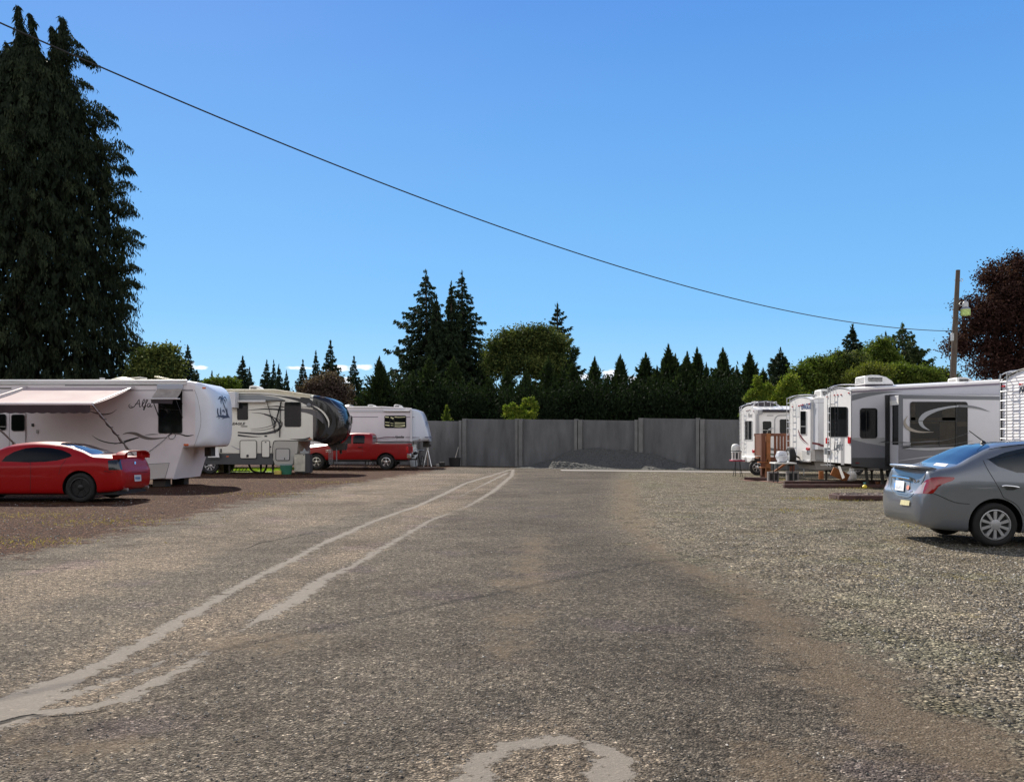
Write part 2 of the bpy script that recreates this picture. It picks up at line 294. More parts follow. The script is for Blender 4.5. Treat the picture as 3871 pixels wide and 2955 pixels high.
def groundmat():
    if 'groundmat' in MATS: return MATS['groundmat']
    m = bpy.data.materials.new('groundmat'); MATS['groundmat'] = m; m.use_nodes = True; nt = m.node_tree; N = nt.nodes; L = nt.links; b = N['Principled BSDF']
    b.inputs['Specular IOR Level'].default_value = .06
    tc = N.new('ShaderNodeTexCoord'); P = tc.outputs['Object']
    def setin(n, i, v):
        if v is None: return
        if isinstance(v, (int, float)): n.inputs[i].default_value = v
        elif isinstance(v, tuple): n.inputs[i].default_value = (*v, 1) if len(v) == 3 else v
        else: L.new(v, n.inputs[i])
    def mth(op, a, b_=None, c=None, clamp=False):
        n = N.new('ShaderNodeMath'); n.operation = op; n.use_clamp = clamp
        for i, v in enumerate((a, b_, c)): setin(n, i, v)
        return n.outputs[0]
    def noise(sc, det=4, rgh=.55, vec=None, dist=0):
        n = N.new('ShaderNodeTexNoise'); n.inputs['Scale'].default_value = sc; n.inputs['Detail'].default_value = det; n.inputs['Roughness'].default_value = rgh; n.inputs['Distortion'].default_value = dist
        L.new(vec or P, n.inputs[0]); return n.outputs[0]
    def vor(sc, feat='F1'):
        n = N.new('ShaderNodeTexVoronoi'); n.inputs['Scale'].default_value = sc; n.feature = feat; L.new(P, n.inputs['Vector']); return n
    def mix(f, a, b_, t='MIX'):
        n = N.new('ShaderNodeMix'); n.data_type = 'RGBA'; n.blend_type = t; setin(n, 0, f); setin(n, 6, a); setin(n, 7, b_); return n.outputs[2]
    def step(v, lo, hi): n = N.new('ShaderNodeMapRange'); n.interpolation_type = 'SMOOTHSTEP'; setin(n, 0, v); n.inputs[1].default_value = lo; n.inputs[2].default_value = hi; return n.outputs[0]
    def ramp(v, st):
        n = N.new('ShaderNodeValToRGB'); e = n.color_ramp.elements
        while len(e) < len(st): e.new(.5)
        for x, (p, c) in zip(e, st): x.position = p; x.color = (*c, 1)
        L.new(v, n.inputs[0]); return n.outputs[0]
    def attr(a): n = N.new('ShaderNodeAttribute'); n.attribute_name = a; return n.outputs['Fac']
    big = noise(.35, 5); mid = noise(1.7, 6, .6); fine = noise(9, 6, .65); vfine = noise(60, 3, .7); hue = noise(.8, 3)
    # chip-seal asphalt: stone chips of 6-12 mm in pale dusty binder
    v1 = vor(72); v2 = vor(150); sepc = N.new('ShaderNodeSeparateColor'); L.new(v1.outputs['Color'], sepc.inputs[0]); rnd = sepc.outputs[0]
    s2_ = N.new('ShaderNodeSeparateColor'); L.new(v2.outputs['Color'], s2_.inputs[0])
    chips = ramp(rnd, [(0, (.035, .032, .03)), (.2, (.09, .083, .077)), (.5, (.16, .148, .135)), (.8, (.24, .225, .205)), (.93, (.36, .34, .31)), (1, (.62, .6, .56))])
    chips2 = ramp(s2_.outputs[1], [(0, (.07, .065, .06)), (.5, (.16, .15, .138)), (1, (.3, .285, .26))])
    asph = mix(1.0, mix(.45, chips, chips2), (.66, .615, .56), 'MULTIPLY')
    g1 = noise(16, 5, .75); g2 = noise(38, 3, .7); grain = ramp(mth('ADD', mth('MULTIPLY', g1, .55), mth('MULTIPLY', g2, .45)), [(.38, (.28, .27, .26)), (.47, (.82, .82, .82)), (.55, (1.2, 1.19, 1.17)), (.64, (2.0, 1.96, 1.88))])
    tone = ramp(mth('ADD', mth('MULTIPLY', big, .6), mth('MULTIPLY', mid, .4)), [(.38, (.68, .66, .65)), (.5, (1, 1, 1)), (.62, (1.32, 1.29, 1.25))])
    def cells(sc, st):
        v = vor(sc); q = N.new('ShaderNodeSeparateColor'); L.new(v.outputs['Color'], q.inputs[0]); return ramp(q.outputs[0], st)
    cellA = cells(30, [(0, (.42, .42, .42)), (.3, (.78, .78, .78)), (.6, (1.08, 1.07, 1.05)), (.9, (1.45, 1.43, 1.38)), (1, (2.3, 2.25, 2.15))])
    cellB = cells(68, [(0, (.28, .28, .28)), (.12, (.66, .66, .66)), (.5, (1.0, 1.0, 1.0)), (.85, (1.32, 1.31, 1.28)), (.96, (1.55, 1.54, 1.5)), (1, (3.4, 3.35, 3.3))])  # brightest cells paint glints off stone facets into the colour
    cell = mix(1.0, mix(.8, (1, 1, 1), cellA), cellB, 'MULTIPLY'); asph = mix(.8, asph, grain, 'MULTIPLY'); asph = mix(.8, mix(.45, asph, mix(.8, asph, cellA, 'MULTIPLY')), cellB, 'MULTIPLY')
    asph = mix(1.0, asph, tone, 'MULTIPLY')
    sx = N.new('ShaderNodeSeparateXYZ'); L.new(P, sx.inputs[0]); wear = step(mth('ADD', sx.outputs[0], mth('MULTIPLY', big, 3.0)), -.6, 2.6)
    asph = mix(1.0, asph, mix(wear, (1.34, 1.31, 1.26), (1.0, .99, .97)), 'MULTIPLY')
    asph = mix(1.0, asph, mix(step(mth('ADD', attr('pale'), mth('MULTIPLY', mth('SUBTRACT', mid, .5), 1.2)), -.35, .35), (.92, .92, .92), (1.26, 1.2, 1.15)), 'MULTIPLY')
    asph = mix(step(hue, .56, .68), asph, mix(1.0, asph, (1.02, .98, 1.1), 'MULTIPLY'))
    # loose crushed gravel: stones of 15-30 mm
    v3 = vor(46); s3_ = N.new('ShaderNodeSeparateColor'); L.new(v3.outputs['Color'], s3_.inputs[0])
    grav = ramp(s3_.outputs[0], [(0, (.05, .047, .042)), (.25, (.13, .122, .107)), (.55, (.21, .197, .172)), (.85, (.31, .29, .25)), (1, (.55, .52, .46))])
    grav = mix(1.0, grav, ramp(mid, [(.35, (.72, .7, .66)), (.5, (1, 1, 1)), (.66, (1.28, 1.26, 1.22))]), 'MULTIPLY')
    grav = mix(1.0, grav, (.88, .815, .72), 'MULTIPLY')
    grav = mix(step(noise(.5, 4, vec=None), .5, .64), grav, mix(1.0, grav, (.91, .97, .92), 'MULTIPLY'))
    g3 = noise(9, 6, .8); grav = mix(.9, grav, ramp(g3, [(.38, (.66, .66, .65)), (.5, (1, 1, 1)), (.62, (1.38, 1.36, 1.33))]), 'MULTIPLY')
    grav = mix(.8, grav, cell, 'MULTIPLY')
    # old reddish cinder gravel on the left pitches
    red = ramp(s3_.outputs[1], [(0, (.03, .018, .016)), (.4, (.062, .036, .030)), (.75, (.11, .068, .056)), (1, (.30, .24, .20))])
    red = mix(.9, red, ramp(g3, [(.38, (.45, .43, .42)), (.5, (.95, .95, .95)), (.64, (1.8, 1.7, 1.6))]), 'MULTIPLY')
    red = mix(step(noise(.9, 6, .7), .54, .66), red, mix(.5, red, (.11, .085, .07)))
    red = mix(.8, red, cell, 'MULTIPLY')
    red = mix(1.0, red, (.88, .66, .50), 'MULTIPLY')
    weeds = step(mth('ADD', noise(1.3, 6, .7), mth('MULTIPLY', fine, .3)), .74, .82)
    sep = N.new('ShaderNodeSeparateXYZ'); L.new(P, sep.inputs[0])
    isleft = step(mth('ADD', sep.outputs[0], mth('MULTIPLY', mid, 1.5)), .5, -.5)
    lot = mix(isleft, grav, red)
    lot = mix(weeds, lot, mix(.5, lot, (.30, .24, .09)))
    road = attr('road'); re = step(mth('ADD', mth('ADD', road, mth('MULTIPLY', mth('SUBTRACT', mid, .5), 3.4)), mth('MULTIPLY', mth('SUBTRACT', fine, .5), 2.0)), -.45, .6)
    col = mix(re, lot, asph)
    dirt = attr('dirt'); df = step(mth('ADD', dirt, mth('ADD', mth('MULTIPLY', mth('SUBTRACT', fine, .52), 1.3), mth('MULTIPLY', mth('SUBTRACT', mid, .5), 1.6))), -.14, .30)
    col = mix(mth('MULTIPLY', df, .5), col, mix(vfine, (.105, .076, .05), (.21, .155, .10)))
    seal = attr('seal'); sf = step(mth('ADD', seal, mth('ADD', mth('MULTIPLY', mth('SUBTRACT', fine, .5), .40), mth('MULTIPLY', mth('SUBTRACT', noise(3.2, 6, .75), .5), .30))), -.008, .014); sf = mth('MULTIPLY', sf, mth('MULTIPLY', step(mth('ADD', noise(20, 6, .8), mth('MULTIPLY', seal, 1.8)), .38, .47), step(mth('ADD', noise(2.6, 5, .7), mth('MULTIPLY', seal, 1.6)), .32, .42)))
    col = mix(mth('MULTIPLY', sf, .85), col, mix(vfine, (.19, .168, .143), (.27, .24, .205)))
    crk = attr('crack'); cf = step(mth('ADD', crk, mth('MULTIPLY', mth('SUBTRACT', fine, .5), .05)), -.014, .010)
    col = mix(mth('MULTIPLY', cf, .85), col, (.022, .02, .018))
    L.new(col, b.inputs['Base Color']); b.inputs['Roughness'].default_value = .85
    # relief of the chips and stones
    h1 = mth('SUBTRACT', 1.0, v1.outputs['Distance']); h1 = mth('MULTIPLY', h1, mth('ADD', rnd, .35))
    h3 = mth('MULTIPLY', mth('SUBTRACT', 1.0, v3.outputs['Distance']), mth('ADD', s3_.outputs[2], .4))
    nf = N.new('ShaderNodeMix'); nf.data_type = 'FLOAT'; L.new(re, nf.inputs[0]); L.new(mth('MULTIPLY', h3, 2.2), nf.inputs[2]); L.new(h1, nf.inputs[3])
    hh = mth('SUBTRACT', mth('MULTIPLY', nf.outputs[0], mth('SUBTRACT', 1.0, mth('MULTIPLY', sf, .85))), mth('MULTIPLY', cf, 2.0))
    hh = mth('MULTIPLY', hh, mth('SUBTRACT', 1.0, mth('MULTIPLY', df, .38)))
    bp = N.new('ShaderNodeBump'); bp.inputs['Strength'].default_value = 1.0; bp.inputs['Distance'].default_value = .016; L.new(hh, bp.inputs['Height']); L.new(bp.outputs[0], b.inputs['Normal'])
    return m
ground_mesh()
def stones():
    # loose stones lying on the drive and the lot near the camera: low rocks of 8-30 mm
    n = 170000
    Y = 3.0*np.exp(rng.random(n)*math.log(26/3.0)); X = (rng.random(n)*2-1)*(Y*.66+.5)
    road, seal, dirt, crack = ground_masks(X, Y)
    keep = (rng.random(n) < np.clip(1.25-Y/24, 0, 1)*np.where(road > .1, .10, np.where(road > -1.2, .10+.35*np.clip(-road/1.2, 0, 1), np.where(X > 0, .6, .35)))) & (seal < 0) & ((dirt < 0) | (rng.random(n) < .35)); X, Y, road = X[keep], Y[keep], road[keep]; n = len(X)
    s = np.where(road > 0, .003+.005*rng.random(n)**3, .004+.009*rng.random(n)**2.2)*(1+.02*Y)
    th = rng.random(n)*6.283; base = np.array([[1, 0, .0], [.3, .9, .05], [-.8, .6, 0], [-.9, -.5, .05], [.2, -1, 0], [.15, .1, .5], [-.35, -.1, .42]])
    T = [(0, 1, 5), (1, 2, 6), (1, 6, 5), (2, 3, 6), (3, 4, 6), (4, 5, 6), (4, 0, 5)]
    B = base[None]+rng.normal(0, .16, (n, 7, 3)); B[:, :5, 2] = -.3; c, sn = np.cos(th)[:, None], np.sin(th)[:, None]
    el = 1+.5*rng.random(n)[:, None]; bx = B[..., 0]*el; by = B[..., 1]
    V = np.stack([(bx*c-by*sn)*s[:, None]+X[:, None], (bx*sn+by*c)*s[:, None]+Y[:, None], B[..., 2]*s[:, None]+.002], -1)
    me = bpy.data.meshes.new('gravel'); me.vertices.add(n*7); me.vertices.foreach_set('co', V.astype(np.float32).ravel())
    tri = (np.array(T)[None]+(np.arange(n)*7)[:, None, None]).reshape(-1).astype(np.int32); me.loops.add(len(tri)); me.loops.foreach_set('vertex_index', tri)
    me.polygons.add(len(tri)//3); me.polygons.foreach_set('loop_start', np.arange(0, len(tri), 3, dtype=np.int32)); me.polygons.foreach_set('use_smooth', np.zeros(len(tri)//3, bool))
    a = me.attributes.new('tint', 'FLOAT', 'POINT'); a.data.foreach_set('value', np.repeat(rng.random(n), 7).astype(np.float32)); me.update(calc_edges=True)
    m = bpy.data.materials.new('stone'); m.use_nodes = True; N = m.node_tree.nodes; at = N.new('ShaderNodeAttribute'); at.attribute_name = 'tint'; r = N.new('ShaderNodeValToRGB'); e = r.color_ramp.elements
    e[0].color = (.09, .08, .068, 1); e[1].color = (.60, .56, .49, 1); x = e.new(.35); x.color = (.15, .135, .115, 1); x = e.new(.8); x.color = (.24, .215, .18, 1)
    m.node_tree.links.new(at.outputs['Fac'], r.inputs[0]); m.node_tree.links.new(r.outputs[0], N['Principled BSDF'].inputs['Base Color']); N['Principled BSDF'].inputs['Roughness'].default_value = .8
    me.materials.append(m); o = bpy.data.objects.new('loose_gravel', me); C.objects.link(o); tag(o, 'loose grey crushed stones scattered over the foreground drive', 'gravel', kind='stuff')
stones()
def lawn():
    m = MB(); m.add([(-26, 41.2, .012), (-11.3, 41.2, .012), (-11.6, 46.3, .012), (-26, 46.3, .012)], [(0, 1, 2, 3)])
    o = m.build('lawn', pmat('lawn', (.12, .2, .02), .9, var=.3, vscale=2)); o['kind'] = 'structure'
    n = 9000; X = -26+rng.random(n)*14.6; Y = 41.2+rng.random(n)*5; h = .05+.1*rng.random(n); a = rng.random(n)*3.14; w = .012; dx, dy = np.cos(a)*w, np.sin(a)*w; lx = rng.normal(0, .03, n)
    V = np.stack([np.stack([X-dx, Y-dy, X*0+.01], -1), np.stack([X+dx, Y+dy, X*0+.01], -1), np.stack([X+lx, Y, h], -1)], 1)
    o = quadmesh('grass', V, leafmat('grassblade', (.1, .17, .015), (.16, .25, .02), (.24, .3, .04), .4), None, rng.random(n), 3); tag(o, 'short sunlit green grass under and behind the trailers on the left', 'grass', kind='stuff')
lawn()
# ================================================================== concrete wall
def wallY(X): return 52.3-.41*(X+3)
def wall_at(up): k = (up-UC)/F; return k*(52.3-.41*3)/(1+.41*k)      # X of an image column on the wall
conc = pmat('concrete', (.12, .121, .124), .9, var=.33, vscale=1.6, bump=.6, bscale=25, streak=1)
conc2 = pmat('concrete_post', (.165, .162, .158), .9, var=.2, vscale=2, bump=.3, bscale=25)
def build_wall():
    w = thing('concrete_wall', 'tall grey precast concrete panel wall closing the far end of the lot', 'wall', (0, 51, 0))
    dirv = Vector((1, -.41, 0)).normalized(); nrm = Vector((-.41, -1, 0)).normalized()
    us = [1180, 1400, 1570, 1752, 1964, 2188, 2416, 2648, 2880, 3110]; tops = [1590, 1590, 1590, 1583.5, 1584.5, 1587.5, 1581, 1585, 1583, 1583]
    Xs = [wall_at(u) for u in us]
    for i, X in enumerate(Xs):
        b = Vector((X, wallY(X), 0)); zt = EYE+(YH-tops[min(i, len(tops)-1)])/F*b.y; ztl = EYE+(YH-tops[max(i-1, 0)])/F*b.y
        zp = max(zt, ztl)+.02
        for s, wd, z in ((-.12, .17, ztl if i else zp), (.125, .24, zt)):   # each post is a pair of flanges with a joint between them
            m = MB(); c = b+dirv*s; pr = .235 if s < 0 else .20; p = [c-dirv*wd/2+nrm*pr, c+dirv*wd/2+nrm*pr, c+dirv*wd/2-nrm*.1, c-dirv*wd/2-nrm*.1]
            m.prism([(q.x, q.y, -.1) for q in p], (0, 0, z+.1+.01)); m.build('post', conc2, w, bevel=.012)
        if i < len(Xs)-1:
            X2 = Xs[i+1]; e = Vector((X2, wallY(X2), 0)); z0 = zt; z1 = EYE+(YH-tops[i])/F*e.y-.03; m = MB()
            p, q = b+dirv*.2, e-dirv*.2
            m.add([p+nrm*.02, q+nrm*.02, q-nrm*.13, p-nrm*.13, p+nrm*.02+Vector((0, 0, z0)), q+nrm*.02+Vector((0, 0, z1)), q-nrm*.13+Vector((0, 0, z1)), p-nrm*.13+Vector((0, 0, z0))],
                  [(0, 3, 2, 1), (4, 5, 6, 7), (0, 1, 5, 4), (1, 2, 6, 5), (2, 3, 7, 6), (3, 0, 4, 7)])
            m.build('panel', conc, w, bevel=.01)
build_wall()
def gravel_pile():
    # heap tipped against the wall: rounded top by the posts, lumpy toe reaching out of the wall's shade
    n1, n2 = 240, 90; vs = []; r = np.random.default_rng(3); ph = r.random(12)*6.28
    toe = [(-.1, 0), (.3, .05), (.9, .12), (1.3, .1), (1.8, .04), (2.0, .1), (2.2, .62), (2.6, .7), (3.2, .55), (4.0, .45), (4.6, .22), (5.4, .1), (5.8, .04), (6.3, .03), (6.8, .06), (7.0, .36), (7.35, .3), (7.8, .06), (8.5, .04), (8.7, .2), (9.1, .27), (9.5, .1), (9.9, .02), (10.4, 0)]
    top = [(.2, 0), (1.2, .15), (2.2, .45), (3.0, .85), (4, 1.12), (5, 1.12), (6, 1.05), (7, .95), (7.6, .85), (8.5, .55), (9.3, .3), (10.2, 0)]
    tx, tz = zip(*toe); px, pz = zip(*top)
    for j in range(n2+1):
        for i in range(n1+1):
            s = .1+10.6*i/n1; d = 3.9*j/n2; yw = wallY(s)-.25; a = np.interp(s, px, pz)*max(0, 1-d/1.75)**.95
            k = np.interp(s, tx, tz)*math.exp(-((d-2.6)/.36)**2)
            z = max(a, k*.62)+.035*math.sin(s*4.1+ph[0])*math.sin(d*5+ph[1])*min(1, a+k)+.02*math.sin(s*13+ph[2]+d*3)*math.sin(d*11+ph[3]+s*2)*min(1, (a+k)*3)
            vs.append((s, yw-d*(1.0), z-.03))
    m = MB(); N1 = n1+1; m.add(vs, [(a*N1+b, a*N1+b+1, (a+1)*N1+b+1, (a+1)*N1+b) for a in range(n2) for b in range(n1)])
    o = m.build('gravel_pile', pmat('pilegravel', (.08, .078, .072), .9, var=.5, vscale=14, bump=1.0, bscale=18), smooth=0)
    d = o.modifiers.new('lumps', 'DISPLACE'); t = bpy.data.textures.new('lumps', 'CLOUDS'); t.noise_scale = .09; d.texture = t; d.strength = .09; d.mid_level = .5
    tag(o, 'grey heap of crushed rock tipped against the concrete wall', 'gravel pile', kind='stuff')
gravel_pile()
# ================================================================== foliage
def unit(a): return a/np.maximum(np.linalg.norm(a, axis=-1, keepdims=True), 1e-9)
def kites(P, D, L_, Wd, rg, flat=None):        # leaf-shaped quads: base P, direction D, length, width
    n = len(P); r = rg.normal(size=(n, 3)) if flat is None else flat+rg.normal(size=(n, 3))*.35
    S = unit(np.cross(D, r)); L_ = np.broadcast_to(L_, n)[:, None]; Wd = np.broadcast_to(Wd, n)[:, None]
    return np.stack([P, P+D*L_*.45+S*Wd*.5, P+D*L_, P+D*L_*.45-S*Wd*.5], 1)
def fir(H, Rb, lv, rg, droop=.25, up=.0, power=1.0, leaf=.3, dens=1.0, z0=.06, ragged=.5):
    """conifer crown: whorls of drooping limbs carrying small hanging sprays, pointed leader; returns kites and tints"""
    V, T = [], []; ph = rg.random(4)*6.28; up_ = np.array([0, 0, 1.])
    for i in range(lv):
        t = (i+.3*rg.random())/lv; n = 7 if t < .8 else 5; lean = rg.random()*6.28
        for j in range(n):
            a = lean+6.283*(j+.6*rg.random())/n; prof = (1-t)**power*(1+.22*math.sin(3.1*a+ph[0]+t*9)+.15*math.sin(t*23+ph[1]+a))
            Lb = max(.02*Rb, Rb*prof*(1-ragged+1.25*ragged*rg.random())); z = H*(z0+(.985-z0)*t)+rg.normal()*H*.004; d = np.array([math.cos(a), math.sin(a), 0.]); side = np.array([-d[1], d[0], 0.])
            sz = leaf*(.45+.6*(1-t)**.6); k = int(dens*max(5, 34*(Lb/Rb)**.8)); s_ = rg.random(k)**.62; w = Lb*.30*(1-s_)+.05*Lb
            off = rg.normal(size=k)*w*.6; P = d*(s_*Lb)[:, None]+side*off[:, None]+up_*(z+up*Lb*s_-droop*Lb*s_**1.5+.16*Lb*s_**5-np.abs(off)*.25-rg.random(k)**2*sz*.9)[:, None]
            D = unit(d*(.55+.3*rg.random((k, 1)))+side*np.sign(off)[:, None]*.5*rg.random((k, 1))+up_*(-.55-.5*rg.random((k, 1))+up*2.2)+rg.normal(size=(k, 3))*.18)
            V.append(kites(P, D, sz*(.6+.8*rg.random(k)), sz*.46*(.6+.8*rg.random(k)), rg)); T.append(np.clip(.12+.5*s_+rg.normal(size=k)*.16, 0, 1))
    n = 60; q = rg.random(n); P = np.stack([rg.normal(size=n)*.012*Rb, rg.normal(size=n)*.012*Rb, H*(.93+.065*q)], -1); D = unit(np.stack([rg.normal(size=n)*.5*(1-q), rg.normal(size=n)*.5*(1-q), np.ones(n)], -1))
    V.append(kites(P, D, leaf*(.5+.6*rg.random(n)), leaf*.22, rg)); T.append(rg.random(n)); return np.concatenate(V), np.concatenate(T)
def thuja(H, Rb, n, rg, leafl=.27):
    """dense columnar conifer with upswept feathery plumes"""
    V, T = [], []; t = rg.random(n)**1.25; a = rg.random(n)*6.283
    npl = 130; pt = rg.random(npl)**1.15; pa = rg.random(npl)*6.283     # plumes
    for i in range(npl):
        z = pt[i]*H*.93; R0 = Rb*(1-pt[i])**1.05*(.60+.72*rg.random()**1.4+(.45 if rg.random() < .16 else 0))+.02; Lp = (.09+.10*rg.random())*H*(1-.5*pt[i]); k = n//npl
        d = np.array([math.cos(pa[i]), math.sin(pa[i]), 0]); s = rg.random(k); b = d*R0*.45+np.array([0, 0, z])
        ax = d*(.55*R0)[None] if False else d*.62*R0
        s = s**.8; P = b+ax*s[:, None]+np.array([0, 0, 1])*(s**1.3*Lp)[:, None]+rg.normal(size=(k, 3))*(.14*(1-s)+.035)[:, None]*Rb*(1.05-.6*pt[i])
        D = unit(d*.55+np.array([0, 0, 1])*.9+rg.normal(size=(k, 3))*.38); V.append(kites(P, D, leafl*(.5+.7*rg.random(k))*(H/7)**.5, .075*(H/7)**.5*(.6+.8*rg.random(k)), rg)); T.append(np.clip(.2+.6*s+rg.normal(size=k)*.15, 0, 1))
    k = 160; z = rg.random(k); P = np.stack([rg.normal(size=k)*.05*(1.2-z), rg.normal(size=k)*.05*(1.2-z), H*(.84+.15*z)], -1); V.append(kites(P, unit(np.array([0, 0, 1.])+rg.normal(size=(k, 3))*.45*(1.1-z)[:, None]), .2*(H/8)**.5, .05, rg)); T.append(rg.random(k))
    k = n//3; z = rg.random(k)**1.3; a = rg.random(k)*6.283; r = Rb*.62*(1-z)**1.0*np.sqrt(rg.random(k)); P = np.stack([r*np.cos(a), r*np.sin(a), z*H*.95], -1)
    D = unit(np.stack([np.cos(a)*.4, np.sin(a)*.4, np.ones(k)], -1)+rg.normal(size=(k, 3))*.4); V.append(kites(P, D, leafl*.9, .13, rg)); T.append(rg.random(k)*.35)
    return np.concatenate(V), np.concatenate(T)
def broad(blobs, n, rg, leaf=.2, shell=.65, clump=.28, clus=26):
    """broadleaf crown: leaf clusters spread over several blobs (cx,cy,cz,rx,ry,rz)"""
    V, T = [], []; nb = list(blobs)
    for b in blobs:
        for _ in range(8): d = unit(rg.normal(size=3)); d[2] = abs(d[2])*1.2-.15; q = .18+.3*rg.random(); nb.append((b[0]+d[0]*b[3]*.98, b[1]+d[1]*b[4]*.98, b[2]+d[2]*b[5]*.95, b[3]*q, b[4]*q, b[5]*q*1.05))
    blobs = nb; clump *= .82; vol = np.array([b[3]*b[4]+b[3]*b[5] for b in blobs]); vol = vol/vol.sum()
    for b, f in zip(blobs, vol):
        k = max(3, int(n*f/clus)); u = unit(rg.normal(size=(k, 3))); u[:, 2] = np.where(u[:, 2] < -.6, -u[:, 2], u[:, 2]); r = shell+(1-shell)*rg.random((k, 1))+rg.normal(size=(k, 1))*.06
        cen = np.array(b[:3])+u*r*np.array(b[3:]); ct = np.clip(rg.random(k)*.6+.2+.1*u[:, 2], 0, 1)
        cp = np.repeat(cen, clus, 0)+rg.normal(size=(k*clus, 3))*clump*np.array([1, 1, .7]); D = unit(rg.normal(size=(k*clus, 3))+np.repeat(u, clus, 0)*.5-np.array([0, 0, .3]))
        V.append(kites(cp, D, leaf*(.6+.7*rg.random(k*clus)), leaf*.62*(.6+.6*rg.random(k*clus)), rg)); T.append(np.clip(np.repeat(ct, clus)+rg.normal(size=k*clus)*.13, 0, 1))
    return np.concatenate(V), np.concatenate(T)
bark = pmat('bark', (.085, .065, .05), .95, var=.4, vscale=6, bump=.6, bscale=14, streak=1)
GREENS = {'fir2': leafmat('fir2needle', (.018, .03, .012), (.038, .058, .02), (.08, .10, .03), .2), 'fir': leafmat('firneedle', (.011, .020, .012), (.023, .038, .020), (.052, .075, .03), .14), 'thuja': leafmat('thujaleaf', (.010, .018, .009), (.022, .038, .014), (.058, .082, .026), .14, .9),
          'cedar': leafmat('cedarleaf', (.010, .015, .009), (.021, .030, .015), (.046, .058, .028), .12), 'oak': leafmat('oakleaf', (.014, .025, .009), (.045, .068, .018), (.20, .22, .06), .16),
          'lime': leafmat('limeleaf', (.04, .075, .012), (.10, .15, .02), (.27, .28, .05), .32), 'maple': leafmat('mapleleaf', (.012, .006, .006), (.034, .015, .013), (.09, .046, .036), .2, .6),
          'plum': leafmat('plumleaf', (.022, .014, .013), (.065, .045, .04), (.17, .13, .11), .2, .45), 'mid': leafmat('midleaf', (.03, .05, .010), (.07, .105, .018), (.14, .17, .035), .3), 'olive': leafmat('oliveleaf', (.04, .055, .012), (.095, .115, .022), (.19, .19, .045), .3)}
def tree(name, label, cat, loc, VT, mat, trunk, group=None, limbs=None, crown='crown', tname='trunk'):
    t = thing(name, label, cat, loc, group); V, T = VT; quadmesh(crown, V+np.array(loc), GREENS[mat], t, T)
    m = MB(); h, r = trunk; L0 = Vector(loc); m.tube([L0+Vector((0, 0, -.1)), L0+Vector((.03*h*.2, 0, h*.5)), L0+Vector((0, 0, h))], [r*1.25, r*.8, r*.2], 9)
    for a, z, l, up in (limbs or []):
        s = L0+Vector((0, 0, z)); e = s+Vector((math.cos(a)*l, math.sin(a)*l, up)); m.tube([s, (s+e)/2+Vector((0, 0, .12*l)), e], [r*.5, r*.32, r*.1], 6)
    m.build(tname, bark, t); return t
def copy_tree(t, loc, label, sx, sz, rz, group=None, name=None):
    r = t.copy(); C.objects.link(r); r.location = loc; r.scale = (sx, sx, sz); r.rotation_euler = (0, 0, rz); r['label'] = label
    if group: r['group'] = group
    for ch in list(t.children): c = ch.copy(); C.objects.link(c); c.parent = r
    return r
def base(u, Y): return ((u-UC)/F*Y, Y, 0.0)
def hgt(v, Y): return EYE+(YH-v)/F*Y
